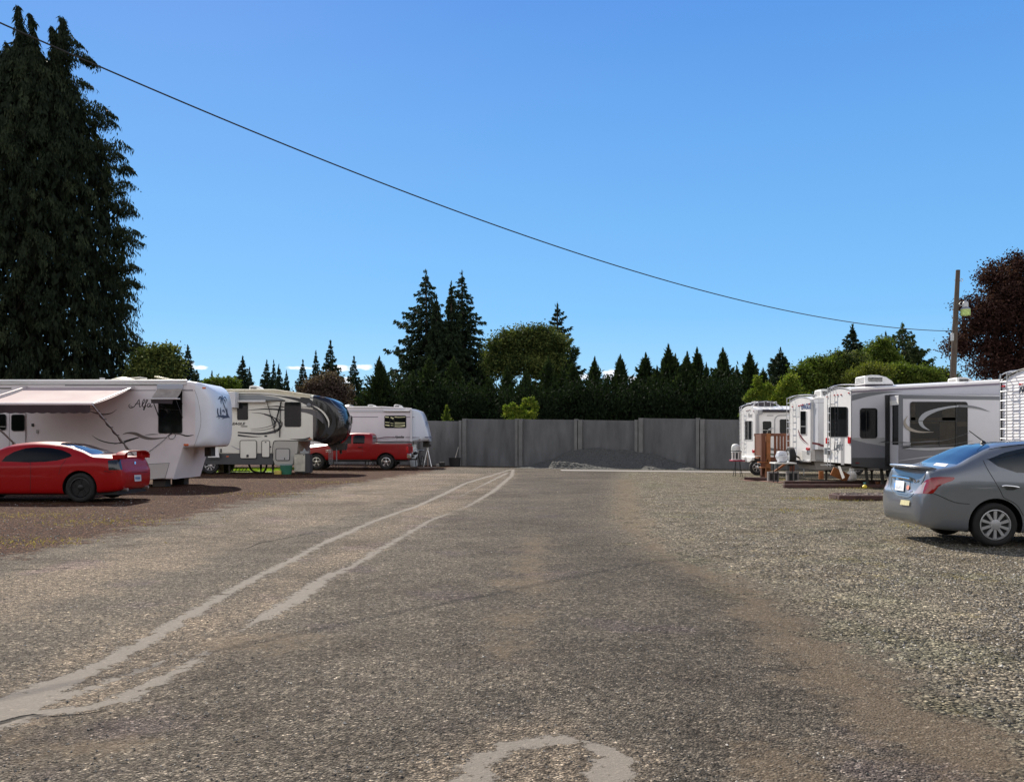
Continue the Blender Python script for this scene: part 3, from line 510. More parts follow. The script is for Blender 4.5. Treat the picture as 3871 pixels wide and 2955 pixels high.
# ---- the tall dark cedar at the left edge
def giant_cedar():
    rg = np.random.default_rng(11); Y = 62.0; q0 = 1.5; px = Y/F; V, T = [], []; cx = (95-UC)*px
    prof = [(0, 1), (120, 8), (190, 60), (250, 130), (330, 205), (450, 285), (600, 350), (760, 385), (900, 415), (1050, 430), (1150, 420), (1300, 420), (1460, 440), (1700, 430)]   # image row -> half width (photo px)
    pv, pr = zip(*prof); n = 66000
    v = 60+1700*rg.random(n)**.9; rad = np.interp(v, pv, pr)*px; a = rg.random(n)*6.283; ncl = 1500
    # hanging fans: clusters around limb tips
    cv = 190+1520*rg.random(ncl); ca = rg.random(ncl)*6.283; cr = np.interp(cv, pv, pr)*px*(.62+.36*rg.random(ncl)**.6); k = 62
    tips = np.stack([cx+cr*np.cos(ca), Y+cr*np.sin(ca)*.85, hgt(cv, Y)], -1)
    out = np.stack([np.cos(ca), np.sin(ca), np.zeros(ncl)], -1)
    s = rg.random((ncl, k)); L_ = (.8+1.7*rg.random(ncl)**1.6)[:, None]; P = tips[:, None]+out[:, None]*((s-.75)*L_*.9)[..., None]+np.array([0, 0, 1])*(.16*L_-(s**2.2)*L_*.62)[..., None]+rg.normal(size=(ncl, k, 3))*np.array([.16, .16, .15])
    D = unit(np.array([0, 0, -1.])+rg.normal(size=(ncl*k, 3))*.28+np.repeat(out, k, 0)*.15); tt = np.clip(np.repeat(rg.random(ncl)**1.3*.7, k)+rg.normal(size=ncl*k)*.12+.12, 0, 1)
    V.append(kites(P.reshape(-1, 3)-np.array([0, 0, 0]), D, .15+.33*rg.random(ncl*k), .045+.065*rg.random(ncl*k), rg)); T.append(tt)
    # dark inner sprays
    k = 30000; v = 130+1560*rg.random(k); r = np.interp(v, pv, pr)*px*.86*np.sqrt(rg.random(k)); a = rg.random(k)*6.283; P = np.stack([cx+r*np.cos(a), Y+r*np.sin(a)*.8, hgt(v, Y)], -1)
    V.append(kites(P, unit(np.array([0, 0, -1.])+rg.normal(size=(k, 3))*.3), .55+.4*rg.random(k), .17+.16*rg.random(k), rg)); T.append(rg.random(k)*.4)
    # leaning spires with nodding tips
    for (u0, v0, u1, v1, w) in [(70, 8, 92, 420, 46), (118, 38, 145, 430, 38), (240, 52, 235, 480, 62), (245, 100, 190, 420, 48), (30, 150, 40, 500, 60), (200, 90, 225, 350, 34), (-40, 60, -30, 500, 60)]:
        k = 2300; s = rg.random(k)**.8; u = u0+(u1-u0)*s-8*np.exp(-s*26); vv = v0+(v1-v0)*s+10*np.exp(-s*26); r = 1.35*w*px*(.10+.9*s**.7)*np.sqrt(rg.random(k)); a = rg.random(k)*6.283
        lump = .65+.35*np.sin(vv*.11+u0); P = np.stack([(u-UC)*px+r*lump*np.cos(a), Y+r*np.sin(a), hgt(vv, Y)], -1)
        V.append(kites(P, unit(np.array([0, 0, -1.])+rg.normal(size=(k, 3))*.35), .2+.38*rg.random(k), .06+.07*rg.random(k), rg)); T.append(np.clip(.35+rg.normal(size=k)*.2, 0, 1))
    # arching limb ends that break the outline on the right
    for (uu, vv, l) in [(330, 205, 60), (355, 222, 30), (345, 310, 70), (405, 395, 90), (430, 420, 60), (440, 455, 60), (490, 540, 90), (505, 685, 90), (495, 760, 70), (530, 868, 80), (515, 790, 50), (535, 905, 70), (525, 1000, 60), (510, 1150, 60), (520, 1060, 60), (530, 1290, 90), (470, 580, 60), (560, 1310, 60), (300, 150, 50), (500, 630, 40)]:
        k = 420; s = rg.random(k); u = uu-l*(1-s)*1.4; v_ = vv+8-14*np.sin(s*2.2)+np.maximum(0, s-.75)*50; hang = rg.random(k)**1.5*(18+l*.25)*np.sin(np.clip(s*3.0, 0, 3.1))
        P = np.stack([(u-UC)*px, Y+rg.normal(size=k)*.5, hgt(v_+hang, Y)], -1); V.append(kites(P, unit(np.array([0, 0, -1.])+rg.normal(size=(k, 3))*.35), .15+.3*rg.random(k), .05+.055*rg.random(k), rg)); T.append(np.clip(.4+rg.normal(size=k)*.2, 0, 1))
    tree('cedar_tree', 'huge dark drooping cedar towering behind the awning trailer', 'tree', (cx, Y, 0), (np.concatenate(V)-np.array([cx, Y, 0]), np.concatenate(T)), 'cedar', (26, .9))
giant_cedar()
# ---- big firs behind the wall
def firs():
    for (u, v, Y, hw, nb, drp, sd, lab) in [(1610, 1024, 86, 265, 300, .22, 1, 'tall ragged fir, left one of the two highest behind the wall'), (1746, 1026, 88, 215, 320, .3, 2, 'tall fir with the long right-hand boughs, right one of the two highest'),
                                        (1705, 1068, 84, 105, 240, .2, 3, 'narrow dark fir squeezed between the two highest firs'), (1650, 1120, 83, 110, 200, .15, 4, 'shorter fir hidden among the boughs of the highest pair'),
                                        (2107, 1151, 84, 185, 300, .12, 5, 'lone fir rising behind the round broadleaf tree'), (1832, 1341, 80, 45, 120, .1, 6, 'small dark fir in the gap right of the highest pair')]:
        rg = np.random.default_rng(sd); H = hgt(v, Y); x, y, z = base(u, Y)
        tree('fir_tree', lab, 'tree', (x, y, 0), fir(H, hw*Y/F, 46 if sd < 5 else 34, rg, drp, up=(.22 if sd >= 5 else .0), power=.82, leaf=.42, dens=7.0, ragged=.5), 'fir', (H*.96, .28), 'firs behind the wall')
firs()
# ---- far conifers on the left skyline (three prototypes, copied)
def skyline():
    P0 = []; specs = [(710, 1309, 110, 66, 'fir right of the leafy tree, standing alone against a white cloud'), (801, 1405, 150, 28, 'tiny far fir tip between the two left trailers'), (917, 1349, 120, 52, 'fir above the roof unit of the cream trailer'),
             (943, 1389, 122, 34, 'small fir touching the right side of the fir above the roof unit'), (1008, 1364, 125, 40, 'left fir of the close trio over the cream trailer'), (1035, 1365, 126, 30, 'middle fir of the close trio over the cream trailer'),
             (1054, 1379, 121, 38, 'right fir of the close trio over the cream trailer'), (1083, 1402, 128, 28, 'low slim fir right of the close trio'), (1145, 1364, 118, 42, 'fir left of the two pointed firs over the purple tree'),
             (1194, 1329, 119, 42, 'pointed fir directly left of the tallest skyline fir'), (1249, 1293, 117, 55, 'tallest fir of the left skyline, above the purple-brown tree'), (1338, 1352, 112, 48, 'open-branched fir right of the purple-brown tree'),
             (880, 1440, 140, 30, 'short far fir left of the roof unit fir'), (2978, 1395, 120, 40, 'small fir tip at the right end of the dark hedge')]
    for i in range(3):
        rg = np.random.default_rng(40+i); u, v, Y, hw, lab = specs[[0, 2, 10][i]]; H = hgt(v, Y)
        P0.append((tree('fir_tree', lab, 'tree', base(u, Y), fir(H, hw*Y/F*2.15, 34, rg, .14, up=.06, power=.9, leaf=.5, dens=4.6, ragged=.45), 'fir', (H*.95, .2), 'firs on the left skyline'), H, hw*Y/F))
    for j, (u, v, Y, hw, lab) in enumerate(specs):
        if j in (0, 2, 10): continue
        t, H, r = P0[j % 3]; copy_tree(t, base(u, Y), lab, hw*Y/F/r*1.0, hgt(v, Y)/H, 1.7*j, 'firs on the left skyline')
skyline()
# ---- row of feathery evergreens right behind the wall
def hedge():
    rg = np.random.default_rng(5); protos = []
    rows = [(1434, 1357, 66, 'pointed evergreen above the twin roof units of the far trailer'), (1452, 1392, 45, 'lower tip beside the pointed evergreen over the twin roof units'), (1510, 1440, 60, 'dull low evergreen left of the tallest firs'),
            (1560, 1410, 62, 'dark evergreen at the left foot of the tallest firs'), (1625, 1349, 76, 'evergreen plume in front of the left highest fir'), (1715, 1355, 72, 'evergreen plume in front of the right highest fir'), (1785, 1440, 62, 'low evergreen in front of the small dark fir'),
            (1850, 1435, 60, 'short evergreen left of the yellow-green shrub'), (1917, 1388, 62, 'evergreen standing behind the yellow-green shrub, left of two'), (1988, 1404, 58, 'evergreen standing behind the yellow-green shrub, right of two'), (2071, 1356, 66, 'evergreen plume under the lone fir'),
            (2130, 1395, 60, 'evergreen right below the lone fir'), (2165, 1375, 55, 'evergreen filling in right of the lone fir'), (2247, 1357, 66, 'slender spire, first of the free-standing hedge tips'), (2295, 1430, 50, 'sunken hedge tree between the first two spires'), (2345, 1350, 70, 'slender spire, second of the free-standing hedge tips'),
            (2392, 1440, 50, 'sunken hedge tree between the second and third spires'), (2441, 1346, 72, 'broad-shouldered spire, third of the hedge tips'), (2485, 1390, 60, 'side tip left of the tallest hedge spire'), (2527, 1316, 80, 'tallest feathery spire of the hedge'), (2553, 1346, 50, 'thin second tip beside the tallest hedge spire'),
            (2598, 1343, 62, 'bent round-headed hedge tree'), (2635, 1328, 66, 'hedge spire right of the bent round head'), (2670, 1380, 55, 'low shoulder of the hedge right of the bent head'), (2733, 1330, 76, 'bushy hedge spire above the wall\'s last visible joint'), (2785, 1390, 55, 'dark shoulder between the last two hedge spires'),
            (2833, 1341, 72, 'last slender spire at the right end of the hedge'), (2885, 1400, 60, 'dark evergreen behind the lime shrub')]
    for j, (u, v, hw, lab) in enumerate(rows):
        X = wall_at(u); Y = wallY(X)+11+1.6*((j*7) % 3)*.5; H = hgt(v, Y); b = base(u, Y)
        if len(protos) < 5:
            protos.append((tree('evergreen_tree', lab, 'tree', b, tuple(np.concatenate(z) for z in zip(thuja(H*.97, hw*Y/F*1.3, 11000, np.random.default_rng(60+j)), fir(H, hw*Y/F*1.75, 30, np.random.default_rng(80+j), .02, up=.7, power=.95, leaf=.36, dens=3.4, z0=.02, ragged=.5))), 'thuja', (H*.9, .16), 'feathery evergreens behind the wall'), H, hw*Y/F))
        else:
            t, H0, r0 = protos[(j*3) % 5]; copy_tree(t, b, lab, hw*Y/F/r0*1.0, H/H0, j*2.1, 'feathery evergreens behind the wall')
    # unclipped hedge foot filling the space between the trunks
    V, T = [], []
    for k in range(420):
        u = 1320+1640*rg.random(); X = wall_at(u); Y = wallY(X)+8.5+2.5*rg.random(); z = rg.random()*4.8; n = 200
        P = np.array([X, Y, z])+rg.normal(size=(n, 3))*np.array([.5, .35, .55]); V.append(kites(P, unit(rg.normal(size=(n, 3))*.5+np.array([0, -.1, .8])), .16+.2*rg.random(n), .06+.06*rg.random(n), rg)); T.append(rg.random(n)*.35)
    o = quadmesh('undergrowth', np.concatenate(V), GREENS['thuja'], None, np.concatenate(T)); tag(o, 'dark tangled undergrowth along the foot of the evergreens', 'undergrowth', kind='stuff')
hedge()
def others():
    rg = np.random.default_rng(21)
    def blobs(c, Y, L_, dz=1.0): return [((c_[0]-UC)/F*Y-c[0], c_[4] if len(c_) > 4 else 0, hgt(c_[1], Y), c_[2]/F*Y, c_[2]/F*Y*.8, c_[3]/F*Y) for c_ in L_]
    Y = 78; b = base(1985, Y)
    tree('broadleaf_tree', 'round-headed broadleaf tree with sunlit top in the middle of the treeline', 'tree', b, broad(blobs(b, Y, [(1905, 1345, 62, 62), (1960, 1310, 75, 55), (2020, 1300, 70, 45), (2070, 1325, 60, 55), (1890, 1400, 45, 50), (1985, 1390, 90, 50), (2060, 1400, 60, 50)]), 46000, rg, .22, .66, .45, 40), 'oak', (7, .3), limbs=[(0.3, 4, 2.5, 3), (3, 4.5, 2.6, 3), (1.5, 5, 1, 3.5), (5, 4.2, 1.6, 3)])
    Y = 56; b = base(600, Y)
    tree('broadleaf_tree', 'mixed green leafy tree between the huge cedar and the awning trailer roof', 'tree', b, broad(blobs(b, Y, [(560, 1395, 52, 60), (610, 1370, 48, 52), (640, 1410, 38, 50), (590, 1440, 70, 40), (525, 1430, 40, 45)]), 15000, rg, .22, .6, .32), 'oak', (5, .2), limbs=[(0.3, 3, 1, 1.5), (3, 3, 1, 1.5)])
    tree('fir_tree', 'fir tip poking out of the leafy tree beside the cedar', 'tree', base(580, 62), fir(hgt(1303, 62), 50*62/F, 26, rg, .1, .1, .9, .3, 3), 'fir', (6, .1))
    Y = 95; b = base(850, Y)
    tree('broadleaf_tree', 'low bright green far tree above the nose of the awning trailer', 'tree', b, broad(blobs(b, Y, [(828, 1455, 26, 14), (862, 1456, 24, 16), (800, 1462, 25, 10)]), 4200, rg, .35, .6, .4), 'mid', (3, .15))
    Y = 62; b = base(1235, Y)
    tree('purple_leaf_tree', 'dusty purple-brown leafy tree behind the cream trailer nose', 'tree', b, broad(blobs(b, Y, [(1175, 1490, 42, 46), (1235, 1470, 55, 44), (1290, 1495, 38, 50), (1240, 1520, 80, 40)]), 12000, rg, .17, .65, .3), 'plum', (3.3, .15), limbs=[(0.3, 2, 1, 1), (3, 2, 1, 1)])
    # shrubs over the wall
    X = wall_at(1970); Y = wallY(X)+.9; b = (X, Y, 0)
    t = tree('shrub', 'small yellow-green leafy shrub peeping over the middle of the wall', 'shrub', b, broad(blobs(b, Y, [(1930, 1565, 20, 18), (2000, 1574, 28, 16), (1965, 1588, 34, 14), (1985, 1535, 5, 26), (2008, 1532, 4, 26), (2024, 1548, 4, 22), (1942, 1545, 6, 16), (1918, 1548, 6, 12), (1966, 1560, 6, 16)]), 2300, rg, .13, .35, .10, 12), 'lime', (2.7, .05))
    X = wall_at(1685); Y = wallY(X)+.9
    tree('sapling', 'wispy conifer sapling just over the wall near the trailer nose', 'sapling', (X, Y, 0), thuja(hgt(1536, Y), .8, 1500, rg, .2), 'mid', (3, .05))
    Yb = 50.0; b = base(2875, Yb)
    tree('shrub', 'loose yellow-green shrub left behind the small white trailer', 'shrub', b, broad(blobs(b, Yb, [(2860, 1512, 38, 24), (2862, 1455, 6, 26), (2870, 1470, 8, 20), (2893, 1490, 14, 26), (2835, 1510, 10, 20), (2848, 1490, 8, 20), (2905, 1470, 5, 22), (2815, 1575, 10, 12)]), 2600, rg, .14, .35, .12, 14), 'lime', (3, .05))
    b = base(2980, Yb)
    tree('shrub', 'full lime-green young tree behind the small white trailers', 'shrub', b, broad(blobs(b, Yb, [(2985, 1462, 30, 36), (2968, 1482, 24, 30), (2955, 1510, 28, 26), (3005, 1485, 22, 30), (3015, 1515, 24, 28), (2980, 1520, 60, 26), (2990, 1435, 12, 16)]), 9000, rg, .13, .45, .18, 18), 'lime', (3.5, .07))
    # right skyline
    Y = 78; fr = lambda u, v, hw, lab, sd, m='fir', sp=.6, pw=.8, Y_=78, nb=40, up=.12: tree('fir_tree', lab, 'tree', base(u, Y_), fir(hgt(v, Y_), hw*Y_/F, nb, np.random.default_rng(sd), .12, up, pw, .42, 7.0, ragged=.4), m, (hgt(v, Y_)*.92, .25), 'conifers on the right skyline')
    fr(2950, 1322, 130, 'broad dark conifer with a blunt top, left of the right-hand trees', 71, 'fir', .6, .6)
    fr(3030, 1368, 80, 'small dark conifer standing before the pale green trees', 72, 'thuja')
    fr(3224, 1232, 170, 'dark pointed conifer touching the overhead cable, left of the right-hand pair', 73, 'fir', .6, .85)
    fr(3412, 1228, 270, 'broad dark conifer touching the overhead cable, right of the right-hand pair', 74, 'fir2', .5, .75, nb=46)
    fr(3348, 1262, 70, 'thin conifer tip beside the right broad conifer', 75)
    Y = 66
    for (u, L_, m, lab, n, lf) in [(3090, [(3060, 1420, 60, 50), (3110, 1400, 60, 46), (3150, 1410, 40, 50), (3080, 1470, 90, 50)], 'mid', 'hazy mid-green tree with upright shoots left of the pointed conifer', 13000, .22),
                                  (3215, [(3170, 1400, 50, 50), (3220, 1380, 50, 50), (3200, 1440, 80, 50), (3240, 1420, 40, 50)], 'oak', 'deeper green tree under the pointed conifer', 13000, .2),
                                  (3330, [(3325, 1340, 42, 40), (3300, 1390, 45, 40), (3350, 1370, 40, 44)], 'mid', 'bright rounded tree between the two right-hand conifers', 9000, .2),
                                  (3290, [(3270, 1430, 60, 44), (3310, 1410, 50, 34), (3240, 1460, 50, 40)], 'olive', 'olive-yellow leafy tree above the roof unit of the big grey trailer', 10000, .16),
                                  (3440, [(3430, 1440, 100, 45), (3500, 1440, 50, 38), (3540, 1465, 40, 28)], 'mid', 'wide green tree spreading below the broad conifer', 18000, .2),
                                  (3575, [(3565, 1425, 22, 26), (3595, 1440, 22, 20)], 'oak', 'small far tree left of the utility pole', 2500, .2)]:
        Yt = Y+(4 if u in (3330, 3575) else 0)+(-3 if m == 'olive' else 0); b = base(u, Yt); tree('broadleaf_tree', lab, 'tree', b, broad(blobs(b, Yt, L_), n, rg, lf, .55, .3), m, (4, .2), 'leafy trees on the right')
    # purple maple
    Y = 37; b = base(3890, Y)
    tree('maple_tree', 'big dark purple-leaved maple behind the utility pole', 'tree', b, broad(blobs(b, Y, [(3870, 1085, 110, 110), (3790, 1150, 115, 110), (3730, 1270, 120, 110), (3860, 1290, 160, 150), (3980, 1150, 150, 160), (3800, 1390, 130, 80), (3660, 1160, 30, 30), (3610, 1310, 36, 30), (3640, 1335, 40, 34), (3900, 1420, 150, 90), (3740, 1060, 26, 26), (4000, 1350, 150, 150), (3850, 1010, 30, 30)]), 88000, rg, .115, .45, .24, 34), 'maple', (7, .28), limbs=[(3.1, 3, 2.2, 2.6), (2.6, 3.4, 1.6, 3.2), (0.2, 3, 2, 2.5), (4.5, 3.2, 1.2, 3)])
others()
# ================================================================== utility pole and overhead cable
wood = pmat('polewood', (.075, .055, .042), .9, var=.3, vscale=9, bump=.5, bscale=30, streak=1)
def pole():
    Y = 33.0; b = PY('S', 3597, 1800, Y); b.z = 0; t = thing('utility_pole', 'leaning weathered wooden pole behind the big grey trailer', 'pole', tuple(b))
    top = PY('S', 3621.5, 1021, Y); bot = PY('S', 3602, 1450, Y); d = (top-bot)/(top.z-bot.z); foot = bot-d*(bot.z+.3)
    m = MB(); m.tube([foot, bot, (bot+top)/2+Vector((-.012, 0, 0)), top], [.15, .118, .1, .078], 14); m.build('shaft', wood, t)
    met = pmat('galv', (.42, .43, .43), .45, .8, var=.15, vscale=12); m = MB(); e = PY('7', 600, 372, Y); m.tube([PY('7', 530, 368, Y), e], .012, 6)
    m.tube([e+Vector((.05*math.sin(a)+.06, 0, -.05*math.cos(a)+.02)) for a in np.linspace(-1.6, 4.2, 14)], .011, 6); m.build('eye_bolt', met, t)
    m = MB(); m.box(*sorted([PY('7', 475, 0, Y).x, PY('7', 500, 0, Y).x]), Y-.16, Y-.02, PY('7', 0, 1140, Y).z, PY('7', 0, 1045, Y).z); m.build('junction_box', met, t, .008)
    m = MB(); m.tube(smooth_path([PY('7', 476, 1135, Y-.1), PY('7', 452, 1300, Y-.1), PY('7', 478, 1400, Y-.1), PY('7', 472, 1700, Y-.1)], 8), .012, 6); m.build('conduit', pmat('cable', (.03, .03, .03), .6), t)
    L_ = thing('yard_light', 'yard lamp with grey cap and greenish ribbed lens bolted to the pole', 'lamp', tuple(PY('7', 590, 680, Y)))
    c = PY('7', 672, 770, Y-.15); m = MB(); k = Y/F/3.361; m.tube(smooth_path([PY('7', 588, 680, Y), PY('7', 640, 690, Y-.1), PY('7', 672, 690, Y-.15)], 5), .022, 8); m.tube(smooth_path([PY('7', 590, 672, Y), PY('7', 620, 640, Y), PY('7', 650, 700, Y-.1)], 6), .008, 6); m.build('bracket', met, L_)
    m = MB(); m.lathe([(26*k, 130*k), (34*k, 110*k), (34*k, 62*k), (46*k, 50*k), (60*k, 38*k), (58*k, 30*k)], c, 'z', 22); m.build('housing', met, L_)
    m = MB(); m.cyl(c+Vector((0, 0, 130*k)), c+Vector((0, 0, 150*k)), 12*k); m.build('photocell', pmat('cell', (.25, .3, .4), .4), L_)
    m = MB(); m.lathe([(57*k+(.004 if i % 2 else 0), z*k) for i, z in enumerate(np.linspace(30, -42, 22))]+[(50*k, -44*k), (30*k, -46*k)], c, 'z', 26)
    m.build('lens', pmat('lens', (.40, .52, .16), .25, var=.2, vscale=20), L_)
    p0 = Vector(PY('S', -260, -30, 12.0)); p1 = PY('7', 505, 1013, Y); A = PY('S', 0, 87, 13.0); dd = (p1-A); m = MB(); pts = []
    for i in range(81):
        s = -.12+1.12*i/80; p = A+dd*s; pts.append(p-Vector((0, 0, 1.1*4*s*(1-s))))
    m.tube(pts, .0135, 8); o = m.build('overhead_cable', pmat('cable', (.03, .03, .03), .6)); tag(o, 'single black cable sagging across the sky to the pole', 'cable')
pole()
# ================================================================== shared trailer materials
white = pmat('white_gel', (.78, .77, .76), .35, spec=.5, var=.04, vscale=1.5)
alfaw = pmat('alfa_gel', (.78, .73, .745), .35, var=.05, vscale=1.2)
cream = pmat('cream_gel', (.70, .675, .60), .4, var=.04, vscale=1.5)
lilac = pmat('lilac_gel', (.66, .61, .65), .42, var=.05, vscale=1.5)
roofm = pmat('roof_membrane', (.74, .71, .62), .7, var=.08, vscale=3)
grey1 = pmat('grey_gel', (.36, .355, .365), .35, var=.03); grey2 = pmat('slate_gel', (.14, .15, .165), .35, var=.04); grey3 = pmat('dark_gel', (.05, .052, .058), .4, var=.1)
blackm = pmat('black_trim', (.012, .012, .014), .5); rubber = pmat('rubber', (.018, .017, .017), .8, var=.3, vscale=8)
glass = pmat('dark_glass', (.006, .007, .008), .05, spec=.22); alu = pmat('aluminium', (.62, .62, .63), .32, .85, var=.08, vscale=9)
redl = pmat('red_lens', (.5, .01, .015), .2, coat=.5); amber = pmat('amber_lens', (.65, .12, .02), .25, coat=.5); steel = pmat('dark_steel', (.05, .045, .04), .6, .5, var=.3, vscale=10)
plast = pmat('white_plastic', (.74, .73, .70), .5, var=.05, vscale=5); chrome = pmat('chrome', (.75, .75, .76), .12, 1); blk = pmat('vinyl_black', (.018, .018, .022), .35)
brown = pmat('vinyl_brown', (.10, .085, .08), .4); tan = pmat('vinyl_tan', (.33, .29, .25), .4); maroon = pmat('vinyl_maroon', (.13, .012, .02), .4)
def shell(st, k=5):
    """loft of rounded-rectangle sections: (x, zbottom, ztop, y0, y1, corner radius)"""
    m = MB(); n = 4*(k+1)
    for x, zb, zt, y0, y1, r in st: m.v += [(x, y, z) for y, z in rr(y0, zb, y1, zt, min(r, (zt-zb)/2.01, (y1-y0)/2.01), k)]
    m.f += [(a*n+j, a*n+(j+1) % n, (a+1)*n+(j+1) % n, (a+1)*n+j) for a in range(len(st)-1) for j in range(n)]
    m.f += [tuple(range(n))[::-1], tuple(range((len(st)-1)*n, len(st)*n))]; return m
def bvh(m): return BVHTree.FromPolygons([Vector(v) for v in m.v], m.f)
CAM = Vector((0, 0, EYE))
def hit(tree_, c, x, y, off=.006):
    d = (PY(c, x, y, 10)-CAM).normalized(); p, n, i, _ = tree_.ray_cast(CAM, d)
    if p is None: return None
    if n.dot(d) > 0: n = -n
    return p+n*off
def side(c, Ys, o=.006): return lambda x, y, w=0: PY(c, x, y, Ys-o)
def decal(name, c, Ys, pts, mat, root, o=.006, tf=None):
    m = MB(); tf = tf or side(c, Ys, o); m.prism([tf(*p[:2]) for p in pts], (0, .003, 0)); return m.build(name, mat, root, smooth=0)
def stripe(name, c, Ys, lines, mat, root, o=.006, tf=None, n=7):
    tf = tf or side(c, Ys, o)
    for l in lines: m = MB(); ribbon_faces(m, l, tf, None, n); m.build(name, mat, root, smooth=0)
def roof_roll(x0, x1, y, z0, z1, mat, root, r=.05): m = MB(); m.cyl((x0, y, z0), (x1, y, z1), r, n=14); m.build('roof_edge', mat, root)
def window(c, Ys, x0, y0, x1, y1, root, r=10, fw=7, tf=None, depth=.02, frame=None, mull=(), name='window', blinds=None, gm=None, rail=None):
    """frame ring, glass pane and mullions, set proud of the wall"""
    T = tf or (lambda x, y, o=0: PY(c, x, y, Ys-o)); outer = rr(x0, y0, x1, y1, r); inner = rr(x0+fw, y0+fw, x1-fw, y1-fw, max(r-fw*.6, 2)); m = MB(); k = len(outer)
    vs = [T(*p, depth) for p in outer]+[T(*p, depth) for p in inner]+[T(*p, 0.0) for p in outer]+[T(*p, .006) for p in inner]
    m.add(vs, [(i, (i+1) % k, k+(i+1) % k, k+i) for i in range(k)]+[(i, 2*k+i, 2*k+(i+1) % k, (i+1) % k) for i in range(k)]+[(k+i, k+(i+1) % k, 3*k+(i+1) % k, 3*k+i) for i in range(k)])
    f = m.build(name, frame or blackm, root); m = MB(); m.add([T(*p, .009) for p in inner], [tuple(range(k))]); m.build('pane', gm or glass, f, smooth=0)
    if blinds:
        m = MB(); 
        for l in blinds: ribbon_faces(m, l, lambda x, y, w=0: T(x, y, .0105), None)
        m.build('blind', pmat('blind', (.62, .60, .36), .6), f, smooth=0)
    for (ax, ay, bx, by) in mull: m = MB(); m.beam(T(ax, ay, .014), T(bx, by, .014), .03, .015, up=(0, 0, 1)); m.build('mullion', rail or frame or blackm, f)
    return f
def wheelset(root, c, r, w, rimm, ax='y', spokes=6, dish=.02, hub=.35, name='wheel', tyre_w=None, face=-1, rimr=.62, spw=.16):
    """tyre, rim with spokes; face: side of the axle that shows"""
    c = Vector(c); m = MB(); h = w/2
    prof = [(r*rimr, -h*.8), (r*.80, -h), (r*.93, -h*.96), (r*.985, -h*.72), (r, -h*.3), (r, h*.3), (r*.985, h*.72), (r*.93, h*.96), (r*.80, h), (r*rimr, h*.8), (r*rimr*.98, 0)]
    m.lathe(prof, c, ax, 36, cap=False); t = m.build(name, rubber, root, smooth=50)
    if rimm:
        m = MB(); f = face; R_ = r*rimr; e = h*.86
        m.lathe([(R_*1.0, f*e), (R_*.93, f*(e+.006)), (R_*.9, f*(e-.03)), (R_*.88, f*(e-.05))], c, ax, 36, cap=False)
        for i in range(spokes):
            a = 2*math.pi*i/spokes+.3; ca, sa = math.cos(a), math.sin(a); pts = []
            for rr_, ww in ((R_*.12, spw*.7), (R_*.9, spw)):
                for s in (-1, 1): pts.append((rr_*ca-s*ww*R_/2*sa, rr_*sa+s*ww*R_/2*ca))
            o = f*(e-dish); q = [pts[0], pts[1], pts[3], pts[2]]
            P = [Vector((a_, o, b_)) if ax == 'y' else Vector((o, a_, b_)) for a_, b_ in q]; d = Vector((0, -f*.03, 0)) if ax == 'y' else Vector((-f*.03, 0, 0)); m.prism([c+p for p in P], d)
        m.lathe([(R_*hub, f*(e-dish-.02)), (R_*hub, f*(e-dish+.004)), (R_*hub*.6, f*(e-dish+.016)), (.001, f*(e-dish+.018))], c, ax, 20); m.build('rim', rimm, t)
    m = MB(); m.lathe([(r*rimr*.97, -h*.5), (r*rimr*.97, h*.5)], c, ax, 28); m.build('brake', blackm, t); return t
def ladder(P, root, n, wdir, out, rise, back, rad=.0125, name='ladder', rungs=None, top_in=.45):
    """round-tube ladder: P bottom point, wdir rail spacing vector, out standoff, rise to roof, back over the roof"""
    m = MB(); P = Vector(P); wdir = Vector(wdir); out = Vector(out); back = Vector(back)
    for s in (0, 1):
        a = P+wdir*s; pts = [a, a+out*1.0+Vector((0, 0, .03)), a+out+Vector((0, 0, .12)), a+out+Vector((0, 0, rise-.1)), a+out*.75+Vector((0, 0, rise+.1)), a+back*.25+Vector((0, 0, rise+.22)), a+back*.9+Vector((0, 0, rise+.22)), a+back+Vector((0, 0, rise+.12)), a+back+Vector((0, 0, rise-.02))]
        m.tube(smooth_path(pts, 4), rad, 6)
    for i in (1, n-2):
        for s in (0, 1): a = P+out+Vector((0, 0, rise*(i+.6)/n))+wdir*s; m.cyl(a, a-out, rad*.8, n=6)
    r = m.build(name, alu, root)
    for i in range(n): m = MB(); a = P+out+Vector((0, 0, rise*(i+.6)/n)); m.cyl(a, a+wdir, rad*.95, n=6); m.build('rung', alu, r)
    return r
